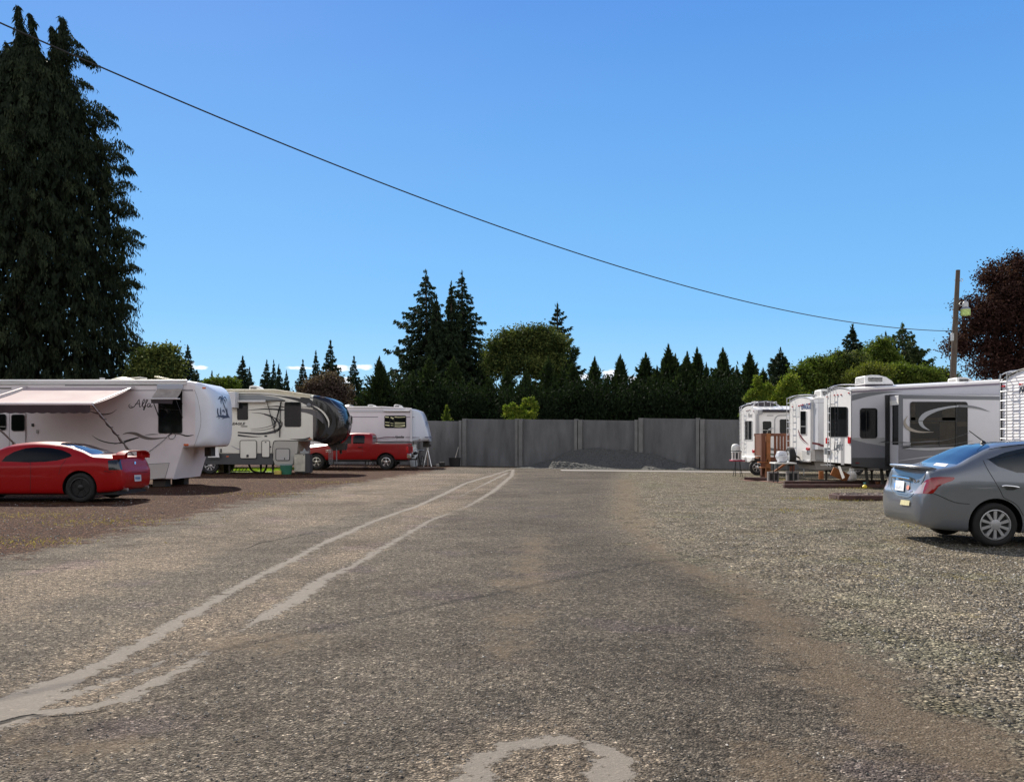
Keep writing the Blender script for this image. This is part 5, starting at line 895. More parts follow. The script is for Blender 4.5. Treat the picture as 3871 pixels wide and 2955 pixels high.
# ================================================================== far lilac-white trailer by the wall
def alpen():
    Y0, Y1 = 48.3, 50.7; t = thing('fifth_wheel_trailer', 'pale lilac-white fifth-wheel trailer behind the red pickup, nose towards the wall', 'trailer', (-10, 49.5, 0), 'fifth-wheel trailers on the left')
    z = lambda y: PY('D', 0, y, Y0).z; x = lambda a: PY('D', a, 0, Y0).x; zb = z(1058)
    st = [(-20, .7, z(543), Y0, Y1, .06), (x(-200), .7, z(543), Y0, Y1, .06), (x(300), .75, z(543), Y0, Y1, .06), (x(360), zb, z(543), Y0, Y1, .06), (x(960), zb, z(543), Y0, Y1, .06), (x(1380), zb, z(568), Y0, Y1, .07)]
    cap = [(1384, zb, z(568), 0, .08), (1450, zb, z(575), .06, .16), (1520, zb+.01, z(600), .22, .22), (1560, zb+.01, z(660), .3, .3), (1595, zb+.02, z(760), .36, .32), (1625, zb+.02, z(870), .42, .32), (1648, zb+.03, z(975), .5, .25)]
    X = [x(s[0]) for s in cap]; q = np.linspace(X[0], X[-1], 16); cc = [pchip(X, [s[i] for s in cap], q) for i in (1, 2, 3, 4)]
    shell(st, 5).build('body', lilac, t, smooth=40); cs = [(q[i], cc[0][i], cc[1][i], Y0+cc[2][i], Y1-cc[2][i], cc[3][i]) for i in range(len(q))]; m = shell(cs, 6); T = bvh(m); m.build('nose_cap', pmat('capw', (.62, .66, .74), .3, coat=.3), t, smooth=55)
    roof_roll(-20, x(960), Y0+.02, z(546), z(546), pmat('edge_wh', (.80, .76, .76), .45), t, .045); roof_roll(x(960), x(1400), Y0+.02, z(546), z(570), pmat('edge_wh', (), 0), t, .045)
    S = lambda l, mat, o=.01: stripe('stripe', 'D', Y0, l, mat, t, o)
    S([[(-100, 556, 20), (960, 556, 18), (1390, 580, 14)]], pmat('vin_lgrey', (.42, .43, .47), .4)); S([[(-100, 598, 26), (1380, 598, 26)]], pmat('vin_lgrey2', (.50, .50, .55), .4), .009); S([[(-100, 622, 4), (1390, 622, 4)]], brown, .012)
    S([[(480, 690, 10), (900, 691, 10)], [(1310, 692, 9), (1440, 693, 8)]], pmat('vin_mauve', (.16, .13, .17), .4))
    S([[(800, 1040, 3), (900, 1010, 13), (1010, 992, 15), (1150, 992, 10)], [(1310, 993, 10), (1400, 993, 9), (1520, 995, 8)], [(800, 1058, 3), (950, 1020, 6), (1140, 1008, 4)]], pmat('vin_mauve', (.16, .13, .17), .4)); S([[(820, 1022, 2), (930, 1000, 6), (1140, 985, 4)]], maroon, .013)
    text('lettering', 'Alpenlite', PY('D', 1147, 1003, Y0-.014), .19, blk, t, shear=.35, sx=.74, bold=.004)
    window('D', Y0, 994, 668, 1320, 855, t, 22, 10, mull=[(1077, 675, 1077, 850), (1137, 675, 1137, 850)], blinds=[[(1006, 690, 16), (1060, 694, 14)], [(1086, 695, 14), (1130, 715, 26)], [(1147, 690, 14), (1220, 696, 10), (1305, 690, 10)], [(1006, 768, 12), (1070, 774, 9)], [(1147, 775, 12), (1230, 778, 11), (1300, 780, 14)], [(1147, 800, 10), (1300, 806, 8)], [(1006, 810, 14), (1070, 816, 24)], [(1147, 828, 14), (1230, 832, 12), (1300, 820, 22)], [(1086, 780, 10), (1130, 788, 6)], [(1086, 815, 10), (1130, 820, 6)]])
    window('D', Y0, 400, 672, 518, 795, t, 18, 8, mull=[(450, 735, 510, 735)])
    m = MB(); m.cyl((x(990), Y0-.12, z(597)), (x(1375), Y0-.12, z(597)), .055); aw = m.build('awning', pmat('awn_w2', (.75, .74, .76), .5), t); m = MB(); m.box(x(1382), x(1408), Y0-.12, Y0-.01, z(1055), z(585)); m.build('arm', pmat('awn_arm2', (.62, .6, .64), .4), aw)
    for a in (710, 1105): acunit(x(a), x(a+130), 49.1, 49.8, z(548), .2, t)
    m = MB(); c = PY('D', 470, 520, 49.5); m.lathe([(.35, 0), (.33, .08), (.2, .16), (.02, .2)], (c.x, 49.5, z(545)), 'z', 20); m.build('antenna_dome', grey3, t)
    marker(PY('D', 1520, 1026, Y0+.15), t, maroon, s=.05); H_ = lambda a, b, w=0: hit(T, 'D', a, b, .01) or PY('D', a, b, Y0+.2)
    m = MB(); [ribbon_faces(m, l, H_, None, 5) for l in ([(1592, 990, 12), (1640, 992, 12), (1698, 990, 12)],)]; m.build('stripe', pmat('vin_navy', (.10, .13, .24), .4), t, smooth=0)
    m = MB(); [ribbon_faces(m, l, H_, None, 5) for l in ([(1598, 755, 3), (1612, 780, 12), (1606, 830, 5)], [(1620, 750, 3), (1630, 800, 7), (1622, 850, 2)])]; m.build('emblem', pmat('vin_sky', (.16, .24, .42), .4), t, smooth=0)
    m = MB(); m.box(x(1540), x(1630), 49.3, 49.8, z(1140), zb+.05); m.box(x(1560), x(1650), 49.25, 49.85, z(1135), z(1100)); m.build('pin_box', steel, t, bevel=.01)
    m = MB(); m.cyl((x(1602), 49.55, z(1175)), (x(1602), 49.55, z(1145)), .09); 
    for dx, dy in ((-.22, -.2), (.25, -.2), (0, .3)): m.tube([(x(1602), 49.55, z(1160)), (x(1602)+dx, 49.55+dy, 0)], .03, 6)
    m.build('support_tripod', alu, t); jack(x(700), Y0+.3, 0, .8, t); 
    for a in (-250, -90): wheelset(t, (x(a), Y0+.2, .37), .37, .22, alu)
alpen()
# ================================================================== right-hand trailers (rear ends face the drive)
def rear(c, X): return lambda x, y, o=0, w=None: PXp(c, x, y, X)-Vector((o, 0, 0))
def rwindow(c, X, x0, y0, x1, y1, root, **k):
    T = rear(c, X); return window(c, 0, x0, y0, x1, y1, root, tf=lambda a, b, o=0: T(a, b, o), **k)
def rbox(name, c, X, pts, d, mat, root, o=0, **k): m = MB(); m.prism([PXp(c, *p, X)-Vector((o, 0, 0)) for p in pts], (-d, 0, 0)); return m.build(name, mat, root, **k)
def arch_shell(X0, X1, Y0, Y1, zb, zt, rise, tilt=0):
    m = MB(); k = 12; 
    for X, dz in ((X0, 0), (X1, tilt)):
        ring = [(Y0, zb), (Y1, zb)]+[(Y1+(Y0-Y1)*i/k, zt+rise*math.sin(math.pi*i/k)**.8+dz) for i in range(k+1)]; m.v += [(X, y, z) for y, z in ring]
    n = k+3; m.f = [(j, (j+1) % n, n+(j+1) % n, n+j) for j in range(n)]+[tuple(range(n))[::-1], tuple(range(n, 2*n))]; return m
def big_grey():
    X0 = 10.87; Y0, Y1 = 27.7, 30.15; t = thing('travel_trailer', 'large grey and white trailer with slide-out room and curved swirl over its window', 'trailer', (12, 29, 0), 'trailers backed up on the right')
    z = lambda y: PY('F', 0, y, Y0).z; x = lambda a, c='F': PY(c, a, 0, Y0).x; zb = z(1235); zt = z(340); X1 = 20.5; tilt = (PY('G', 0, 300, Y0).z-zt)*(X1-X0)/(x(1850, 'G')-X0)
    m = arch_shell(X0, X1, Y0, Y1, zb+.06, zt, .17, tilt); m.build('body', white, t, smooth=30)
    # side skin: grey panels
    D = lambda nm, pts, mat, o=.006, c='F': decal(nm, c, Y0, pts, mat, t, o)
    D('side_panel', [(378, 345), (1250, 272), (3800, 170), (3800, 900), (378, 900)], pmat('side_lt', (.52, .52, .56), .35, var=.04, vscale=1), .004)
    D('side_panel', [(378, 900), (3800, 900), (3800, 1140), (378, 1140)], grey1, .004)
    D('side_panel', [(378, 920), (560, 965), (800, 1005), (1100, 1030), (1100, 1140), (378, 1140)], pmat('side_mid', (.17, .175, .20), .35, var=.04), .008)
    D('side_panel', [(378, 1140), (3800, 1140), (3800, 1290), (800, 1280), (378, 1238)], grey3, .006)
    D('side_panel', [(378, 390), (520, 362), (760, 348), (1000, 346), (760, 372), (560, 410), (378, 460)], grey2, .008)
    m = MB(); m.beam((X0-.02, Y0-.012, zt+.035), (X1, Y0-.012, zt+tilt+.03), .05, .06); m.build('roof_edge', pmat('edge_wh', (.80, .76, .76), .45), t)
    m = MB(); m.beam((X0, Y0-.014, zt-.03), (X1, Y0-.014, zt+tilt-.03), .03, .05); m.build('gutter', pmat('edge_pu', (.20, .17, .22), .5), t)
    m = MB(); k = 12; m.tube([(X0-.008, Y1+(Y0-Y1)*i/k, zt+.005+.17*math.sin(math.pi*i/k)**.8) for i in range(k+1)], .022, 6); m.tube([(X0, Y0, zt), (X0, Y0, zb+.06)], .014, 6); m.build('corner_trim', pmat('corner', (.18, .18, .2), .4), t)
    # rear end
    rwindow('F', X0, 108, 530, 334, 890, t, r=22, fw=6)
    for a in ((78, 900, 104, 972), (343, 888, 371, 972)): rbox('tail_light', 'F', X0, rr(*a, 10), .04, redl, t, bevel=.01)
    for a, b in ((92, 412), (176, 392), (214, 388), (255, 384), (350, 366)): marker(PXp('F', a, b, X0), t, redl, (-1, 0, 0), .04)
    rbox('bumper', 'F', X0, [(45, 1218), (180, 1222), (180, 1236), (45, 1232)], .12, alu, t); rbox('panel', 'F', X0, [(246, 895), (292, 895), (290, 1225), (252, 1225)], .006, grey1, t)  # grey rear panel paints the ladder's cast shadow onto the wall
    rbox('outlet_box', 'F', X0, rr(80, 1020, 122, 1100, 6), .09, grey2, t, bevel=.01)
    text('lettering', 'Light', PXp('F', 165, 1045, X0)-Vector((.006, 0, 0)), .40, grey2, t, rot=(90, 0, -90), shear=.25, sx=1.0, bold=.006)
    P = PXp('F', 137, 1225, X0); Q = PXp('F', 170, 1228, X0)
    ladder(P, t, 8, (0, Q.y-P.y, 0), (-.13, 0, 0), zt-P.z+.08, (.9, 0, 0), .014)
    m = MB(); a = PXp('F', 215, 1240, X0); m.prism([a, a+Vector((.0, -.22, 0)), a+Vector((.05, -.48, -.36)), a+Vector((.05, -.26, -.42))], (-.006, 0, 0)); m.build('paper_tag', pmat('papertag', (.62, .60, .57), .7, var=.2, vscale=9), t)
    # side window with reflection-dark glass, slide-out room
    window('F', Y0, 478, 545, 688, 908, t, 34, 7, mull=[(552, 552, 552, 900)]); marker(PY('F', 445, 1203, Y0-.01), t, maroon, s=.05)
    stripe('stripe', 'F', Y0, [[(700, 962, 3), (760, 948, 10), (860, 935, 14), (1100, 930, 8)]], grey3, t, .010)
    Ys = 26.85; xs = x(786); xr = PY('G', 1860, 0, Ys).x+2.4; zs0 = PY('F', 0, 1215, Ys).z; zs1 = PY('F', 0, 388, Ys).z
    m = MB(); m.box(xs+.12, xr, Ys, Y0+.3, zs0, zs1); so = m.build('slide_out', pmat('slide_skin', (.55, .55, .59), .35, var=.03), t, bevel=.01)
    m = MB(); m.box(xs-.02, xs+.1, Y0-.06, Y0+.02, zs0-.08, zs1+.04); m.box(xs+.1, xr, Y0-.05, Y0+.02, zs1, zs1+.05); m.build('slide_seal', blackm, t)
    S = lambda nm, pts, mat, o=.006, c='G': (lambda mm: (mm.prism([PY(c, a, b, Ys-o) for a, b in pts], (0, .003, 0)), mm.build(nm, mat, so, smooth=0)))(MB())
    fl = PY('F', 941, 0, Ys).x; X3 = lambda a: PY('G', a, 0, Ys).x
    S('fascia', [(372, 472), (372, 1700), (438, 1700), (438, 528), (2600, 556), (2600, 505)], pmat('fascia', (.13, .14, .16), .35)); S('skirt_panel', [(372, 1560), (2600, 1560), (2600, 1690), (372, 1680)], grey3, .010)
    S('lower_panel', [(372, 1200), (2600, 1200), (2600, 1560), (372, 1560)], pmat('side_mid', (.17, .175, .20), .35, var=.04), .008)
    w = window('G', Ys, 542, 570, 1382, 1228, so, 40, 9, mull=[(545, 848, 1205, 856), (1208, 580, 1208, 1220), (965, 1100, 965, 1222)])
    # timber panelling that shows in the glass: a reflected shed, painted as brown patches over the panes
    m = MB(); bl = pmat('reflection_brown', (.055, .05, .042), .6, spec=.1, var=.25, vscale=7)
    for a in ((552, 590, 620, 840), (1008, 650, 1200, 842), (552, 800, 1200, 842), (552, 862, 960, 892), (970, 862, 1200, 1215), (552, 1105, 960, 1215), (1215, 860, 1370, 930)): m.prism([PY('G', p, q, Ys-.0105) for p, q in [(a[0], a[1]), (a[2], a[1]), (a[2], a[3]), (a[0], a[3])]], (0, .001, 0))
    m.build('painted_reflection', bl, w, smooth=0)
    sw = [[(1705, 715, 2), (1560, 672, 22), (1420, 640, 40), (1250, 625, 40), (1100, 640, 36)]]; m = MB(); f = lambda a, b, w=0: PY('G', a, b, Ys-.026)
    ribbon_faces(m, [(1710, 718, 2), (1560, 668, 24), (1400, 640, 34), (1250, 632, 34)], f, None, 8); m.build('swirl', grey2, so, smooth=0); m = MB()
    ribbon_faces(m, [(1260, 632, 26), (1080, 655, 30), (900, 700, 46), (760, 765, 70), (695, 850, 66), (730, 930, 40), (830, 990, 3)], f, None, 8); m.build('swirl', pmat('vin_silver', (.30, .32, .35), .3), so, smooth=0); m = MB()
    ribbon_faces(m, [(510, 770, 3), (465, 850, 26), (480, 920, 44), (550, 975, 44), (680, 1010, 24), (885, 1013, 3)], f, None, 8); m.build('swirl', tan, so, smooth=0); m = MB()
    for l in [[(90, 1165, 4), (380, 1160, 12), (560, 1165, 10), (800, 1150, 18), (1060, 1130, 6), (1440, 1010, 3)], [(440, 1240, 24), (800, 1210, 18), (1100, 1200, 8), (1460, 1138, 3)], [(400, 1215, 6), (600, 1240, 12), (900, 1230, 10), (1300, 1225, 4)]]: ribbon_faces(m, l, f, None, 8)
    m.build('swirl', pmat('vin_dkgrey', (.10, .10, .11), .4), so, smooth=0); m = MB()
    ribbon_faces(m, [(440, 1195, 26), (550, 1180, 18)], f, None, 4); ribbon_faces(m, [(440, 1245, 20), (800, 1262, 34), (1100, 1245, 24), (1290, 1232, 6)], f, None, 6); ribbon_faces(m, [(380, 1430, 8), (700, 1385, 16), (1000, 1345, 10), (1200, 1300, 3)], lambda a, b, w=0: PY('G', a, b, Ys-.014), None, 6); m.build('swirl', pmat('vin_pale', (.42, .42, .45), .35), so, smooth=0)
    # narrow window in the return wall of the slide, topper roll
    T = lambda a, b, o=0: PXp('F', a, b, xs+.12)-Vector((o, 0, 0)); a0 = PXp('F', 858, 480, xs+.12); m = MB()
    m.prism([(xs+.118, Ys+.12, PXp('F', 0+880, 985, xs+.12).z), (xs+.118, Ys+.6, PXp('F', 880, 985, xs+.12).z), (xs+.118, Ys+.6, PXp('F', 880, 480, xs+.12).z), (xs+.118, Ys+.12, PXp('F', 880, 480, xs+.12).z)], (-.015, 0, 0)); m.build('window', glass, so, bevel=.03)
    m = MB(); m.cyl((xs+.05, Ys+.1, zs1-.13), (xs+.35, Ys+.1, zs1-.13), .05); m.box(xs+.09, xs+.118, Ys+.1, Y0-.1, zs1-.3, zs1-.15); m.build('topper_end', plast, so)
    acz = zt+tilt*.18; acunit(x(650), x(1005), 28.4, 29.3, acz+.17, .31, t, white); m = MB(); m.box(x(650)+.02, x(1005)-.02, 28.45, 29.25, acz+.02, acz+.17); m.build('roof_mount', pmat('mount', (.05, .04, .06), .6), t)
    acunit(PY('G', 1165, 0, 28.8).x, PY('G', 1435, 0, 28.8).x, 28.5, 29.2, zt+tilt*.30+.12, .24, t, plast); m = MB(); m.lathe([(.36, 0), (.34, .1), (.24, .2), (.02, .25)], (x(1050), 29.5, acz+.12), 'z', 20); m.build('antenna_dome', plast, t)
    m = MB(); m.box(x(495), x(550), 28.6, 29.0, zt+.1, zt+.19); m.build('vent_cover', plast, t, bevel=.01)
    # frame, legs, wheels
    m = MB(); m.box(X0+.05, X1, Y0+.1, Y0+.2, zb-.09, zb+.07); m.box(X0+.05, X1, Y1-.2, Y1-.1, zb-.09, zb+.07); m.build('chassis', steel, t)
    for a in (575, 760): xx = x(a); m = MB(); m.beam((xx, Y0+.2, zb), (xx+.06, Y0+.15, 0.03), .09, .07); m.box(xx-.08, xx+.2, Y0+.05, Y0+.25, 0, .03); m.build('landing_gear', steel, t)
    for xx in (14.6, 15.6): wheelset(t, (xx, Y0+.18, .36), .36, .22, alu); wheelset(t, (xx, Y1-.18, .36), .36, .22, None)
big_grey()
def eagle_right():
    Y0 = 32.0; X0 = 1127.5/F*Y0; Y1 = 34.4; t = thing('travel_trailer', 'white trailer with spare wheel and maroon swoosh on its back, next to the wooden steps', 'trailer', (12, 33, 0), 'trailers backed up on the right')
    z = lambda y, X=X0: PXp('E', 1180, y, X).z; zb = z(1250); zt = z(400)
    arch_shell(X0, 19, Y0, Y1, zb, zt, .15, .25).build('body', white, t, smooth=30)
    m = MB(); k = 12; m.tube([(X0-.008, Y1+(Y0-Y1)*i/k, zt+.005+.15*math.sin(math.pi*i/k)**.8) for i in range(k+1)], .016, 6); m.build('roof_edge', grey1, t)
    # slide-out on the near side
    xs = X0+.02; Ys = Y0-.55; m = MB(); m.box(X0+.10, 16, Ys, Y0+.2, z(1090), z(405)+.02); so = m.build('slide_out', pmat('slide2', (.52, .53, .56), .4, var=.03), t, bevel=.008)
    m = MB(); m.box(X0+.09, 16, Ys-.015, Y0, z(405)+.02, z(395)+.05); m.build('slide_topper', white, t)
    m = MB(); f = lambda a, b, w=0: PY('E', a, b, Ys-.006); ribbon_faces(m, [(1205, 1000, 26), (1300, 1018, 30), (1420, 1045, 30), (2200, 1100, 30)], f, None, 4); m.build('stripe', maroon, so, smooth=0); m = MB(); m.tube([f(1190, 445), f(2200, 460)], .008, 4); m.tube([f(1195, 440), f(1195, 1080)], .008, 4); m.build('trim_line', grey1, so)
    m = MB(); m.box(X0+.2, 18, Y0-.005, Y0+.01, z(1250), z(1090)); m.build('side_panel', pmat('slide2', (.52, .53, .56), .4), t); m = MB(); k = rr(1250, 1090, 1420, 1232, 16); m.tube([PY('E', a, b, Y0-.012) for a, b in k+k[:1]], .008, 4); m.build('compartment_door', grey1, t); marker(PY('E', 1244, 1072, Y0-.01), t, maroon, s=.05)
    m = MB(); m.prism([PY('E', a, b, Y0+.1) for a, b in [(1235, 1250), (2300, 1250), (2300, 1380), (1270, 1375)]], (0, 2, 0)); m.build('tank_skirt', pmat('tanks', (.30, .285, .27), .7, var=.15), t, bevel=.03)
    # back wall
    rwindow('E', X0, 1042, 556, 1134, 888, t, r=14, fw=7, frame=pmat('winframe_w', (.6, .6, .6), .4), mull=[(1048, 772, 1128, 772)])
    T = rear('E', X0); m = MB(); ribbon_faces(m, [(1012, 815, 4), (1035, 880, 18), (1080, 950, 20), (1155, 1018, 3)], lambda a, b, w=0: T(a, b, .007), None); m.build('swoosh', maroon, t, smooth=0); m = MB(); ribbon_faces(m, [(1018, 880, 3), (1045, 940, 9), (1090, 990, 9), (1160, 1034, 2)], lambda a, b, w=0: T(a, b, .008), None); m.build('swoosh', grey1, t, smooth=0)
    text('lettering', 'EAGLE', T(1056, 536, .006), .27, pmat('vin_navy', (.10, .13, .24), .4), t, rot=(90, 0, -90), shear=.2, sx=1.35, bold=.012)
    for a, b in ((938, 500), (1027, 487), (1052, 482), (1080, 476), (1172, 462)): marker(T(a, b), t, redl, (-1, 0, 0), .045)
    rbox('tail_light', 'E', X0, rr(1142, 1060, 1176, 1102, 10), .07, redl, t, bevel=.02); rbox('reflector', 'E', X0, rr(1144, 1102, 1174, 1155, 6), .04, alu, t, bevel=.01); rbox('bumper', 'E', X0, [(1085, 1240), (1192, 1248), (1192, 1264), (1085, 1256)], .14, alu, t)
    rbox('rear_apron', 'E', X0, [(1070, 1100), (1190, 1112), (1192, 1240), (1075, 1236)], .02, pmat('pale_surface', (.55, .55, .54), .3), t, bevel=.01); rbox('painted_shadow', 'E', X0, [(980, 500), (1034, 492), (1036, 640), (982, 645)], .01, pmat('shadow_grey', (.6, .6, .6), .5), t)  # small grey panel paints a shadow on the back wall
    P = T(905, 1195); Q = T(930, 1200); ladder(P, t, 9, (0, Q.y-P.y if abs(Q.y-P.y) > .3 else -.38, 0), (-.14, 0, 0), zt-P.z+.05, (1.0, 0, 0), .014)
    c = T(1010, 1190); wheelset(t, (X0-.34, c.y-.15, T(0+1010, 1190).z), .36, .23, pmat('rim_white', (.72, .74, .76), .35), ax='x', spokes=8, dish=.03, face=-1, name='spare_wheel', rimr=.6)
    m = MB(); m.beam((X0, c.y-.15, zb+.1), (X0-.3, c.y-.15, zb+.25), .06); m.build('spare_bracket', steel, t)
    acunit(PY('E', 1305, 0, 33).x, PY('E', 1480, 0, 33).x, 32.8, 33.6, zt+.14, .3, t, plast); m = MB(); c = PY('E', 1230, 375, 32.5); m.cyl((c.x, 32.5, zt), (c.x, 32.5, zt+.2), .05); m.cyl((c.x, 32.5, zt+.16), (c.x, 32.5, zt+.21), .1); m.build('vent_pipe', grey1, t)
    for xx in (X0+.7, X0+2.4): jack(xx, Y0+.3, 0, zb+.05, t)
    for xx in (14.3, 15.2): wheelset(t, (xx, Y0+.2, .36), .36, .22, alu)
    m = MB(); m.box(X0+.1, 18, Y0+.2, Y1-.2, zb-.15, zb+.02); m.build('chassis', steel, t)
eagle_right()
def small_white():
    Y0 = 38.0; u = uv('E', 415, 0)[0]; X0 = (u-UC)/F*Y0; Y1 = 40.4; t = thing('travel_trailer', 'farthest white trailer on the right with roof rack, beside the wall', 'trailer', (12, 39, 0), 'trailers backed up on the right')
    z = lambda y: PXp('E', 415, y, X0).z; zb = z(1200); zt = z(540)
    arch_shell(X0, 18.5, Y0, Y1, zb, zt, .2).build('body', white, t, smooth=30)
    T = rear('E', X0); rwindow('E', X0, 276, 690, 386, 962, t, r=8, fw=8, frame=pmat('winframe_w', (.6, .6, .6), .4), mull=[(326, 700, 326, 950)])
    for a, b in ((306, 558), (326, 552), (348, 548), (402, 562)): marker(T(a, b), t, pmat('dim_lens', (.16, .06, .07), .4), (-1, 0, 0), .045)
    rbox('tail_light', 'E', X0, rr(390, 1092, 414, 1140, 10), .05, redl, t, bevel=.02); rbox('bumper', 'E', X0, [(268, 1180), (330, 1190), (328, 1260), (282, 1255)], .2, white, t, bevel=.02); rbox('bumper', 'E', X0, [(335, 1190), (412, 1200), (410, 1240), (372, 1265), (335, 1262)], .12, white, t, bevel=.02)
    text('lettering', 'Fleet', T(318, 650, .006), .3, grey1, t, rot=(90, 0, -90), shear=.3, sx=1.2)
    P = T(242, 1080); Q = T(262, 1084); ladder(P, t, 10, (0, min(-.36, Q.y-P.y), 0), (-.13, 0, 0), zt-P.z+.1, (1.1, 0, 0), .013)
    S = lambda a, b, o=0: PY('E', a, b, Y0-o); m = MB(); m.prism([S(*p) for p in [(455, 545), (520, 545), (515, 600), (470, 620)]], (0, -.08, 0)); m.prism([S(*p) for p in [(440, 600), (470, 600), (475, 1080), (440, 1080)]], (0, -.06, 0)); m.build('awning_arm', grey1, t, bevel=.01)
    m = MB(); m.cyl(S(525, 556, .12), S(1300, 560, .12), .06); m.build('awning', pmat('awn_dk', (.03, .025, .035), .7), t)
    window('E', Y0, 516, 694, 650, 925, t, 22, 7, frame=plast, mull=[(522, 822, 644, 822)]); 
    m = MB(); k = rr(690, 620, 1090, 1500, 70); m.tube([S(a, b, .01) for a, b in k+k[:1]], .02, 5); m.build('door_frame', grey1, t); window('E', Y0, 760, 672, 882, 868, t, 18, 6)
    m = MB(); m.tube(smooth_path([S(582, 870, .2), S(600, 820, .25), S(640, 798, .25), (S(685, 798, .05))], 5), .016, 6); m.build('grab_handle', alu, t)
    m = MB(); ribbon_faces(m, [(465, 985, 20), (520, 1040, 40), (620, 1080, 36), (760, 1100, 30), (900, 1110, 6)], lambda a, b, w=0: S(a, b, .008), None); m.build('swoosh', grey2, t, smooth=0); m = MB(); ribbon_faces(m, [(560, 1140, 6), (700, 1160, 26), (900, 1150, 10)], lambda a, b, w=0: S(a, b, .008), None); m.build('swoosh', pmat('olive_v', (.12, .14, .11), .5), t, smooth=0)
    m = MB(); m.prism([S(a, b, .005) for a, b in rr(580, 615, 672, 628, 4)], (0, -.01, 0)); m.build('vent', grey1, t)
    # roof rack
    m = MB(); zr = zt+.2; xa, xb = S(395, 0).x, S(825, 0).x
    for yy in (Y0+.25, Y1-.25): m.tube(smooth_path([(xa, yy, zr-.12), (xa+.15, yy, zr+.08), (xa+.6, yy, zr+.18), ((xa+xb)/2, yy, zr+.17), (xb-.4, yy, zr+.1), (xb, yy, zr-.1)], 5), .018, 6)
    for s in (.2, .4, .6, .8): xx = xa+(xb-xa)*s; m.cyl((xx, Y0+.25, zr+.15), (xx, Y1-.25, zr+.15), .015, n=6); m.cyl((xx, Y0+.25, zr-.1), (xx, Y0+.25, zr+.15), .012, n=6)
    m.build('roof_rack', alu, t); m = MB(); c = S(600, 0).x; m.box(c-.35, c+.5, 38.8, 39.5, zr-.05, zr+.22); m.build('air_conditioner', pmat('ac_dk', (.06, .05, .06), .7), t, bevel=.05)
    m = MB(); m.tube(smooth_path([S(432, 930, .02), S(430, 990, .15), S(440, 1050, .12)], 4), .02, 6); m.build('handle', blackm, t)
    jack(X0+.3, Y0+.3, 0, zb+.05, t); wheelset(t, (X0+.15, Y0+.25, .33), .33, .2, alu); m = MB(); m.box(X0+.1, 18, Y0+.2, Y1-.2, zb-.15, zb+.02); m.build('chassis', steel, t)
    for xx in (14.3, 15.2): wheelset(t, (xx, Y0+.2, .34), .34, .22, alu)
small_white()
def ribbed():
    X0 = 13.57; Y1 = X0*F/(3786-UC); Y0 = 21.6; t = thing('travel_trailer', 'white ribbed-metal trailer with ladder at the right frame edge, behind the grey car', 'trailer', (15, 23, 0), 'trailers backed up on the right')
    zt = EYE+(YH-1446)/F*Y1; arch_shell(X0+.03, 20, Y0, Y1, .75, zt, .28).build('body', white, t, smooth=30)
    m = MB(); k = 150; p = .088; vs = []; z0 = .78
    zz = [z0+i*.011 for i in range(int((zt+.26-z0)/.011))]
    for z in zz:
        ph = (z/p) % 1; d = .016*(1-abs(2*ph-1))**.6; f = max(0, (z-zt)/.28); w = (Y1-Y0)/2*(math.sqrt(max(0, 1-f**1.3)) if f > 0 else 1); c = (Y0+Y1)/2; vs += [(X0+.028-d, c-w, z), (X0+.028-d, c+w, z)]
    m.add(vs, [(2*i, 2*i+1, 2*i+3, 2*i+2) for i in range(len(zz)-1)]); m.build('ribbed_wall', pmat('ribmetal', (.80, .78, .80), .35, var=.03), t, smooth=60)
    m = MB(); k = 14; m.tube([(X0-.005, Y1+(Y0-Y1)*i/k, zt+.012+.28*math.sin(math.pi*i/k)**.8) for i in range(k+1)], .022, 6); m.beam((X0-.01, Y1, zt), (X0-.01, Y1, .78), .04); m.beam((X0-.01, Y0, zt), (X0-.01, Y0, .78), .04); m.build('corner_trim', blackm, t)
    P = PXp('G', 1925, 1300, X0); P.z = .9; Q = PXp('G', 2020, 1300, X0); ladder(P, t, 9, (0, Q.y-P.y, 0), (-.13, 0, 0), zt-.9+.1, (1.0, 0, 0), .015)
    for a, b in ((1912, 345), (2160, 318)): marker(PXp('G', a, b, X0), t, redl, (-1, 0, 0), .055)
    text('lettering', 'Nu', PXp('G', 2132, 440, X0)-Vector((.01, 0, 0)), .22, blk, t, rot=(90, 0, -90), shear=.35, sx=1.2, bold=.008)
    m = MB(); m.box(X0-.1, X0, Y0+.1, Y1-.1, .7, .8); m.build('bumper', alu, t); m = MB(); m.box(X0+.1, 20, Y0+.2, Y1-.2, .6, .76); m.build('chassis', steel, t)
    rwindow('S', X0, 3905, 1500, 3975, 1600, t, r=8, fw=4)
    for xx in (16.5, 17.4): wheelset(t, (xx, Y0+.2, .36), .36, .22, alu)
ribbed()
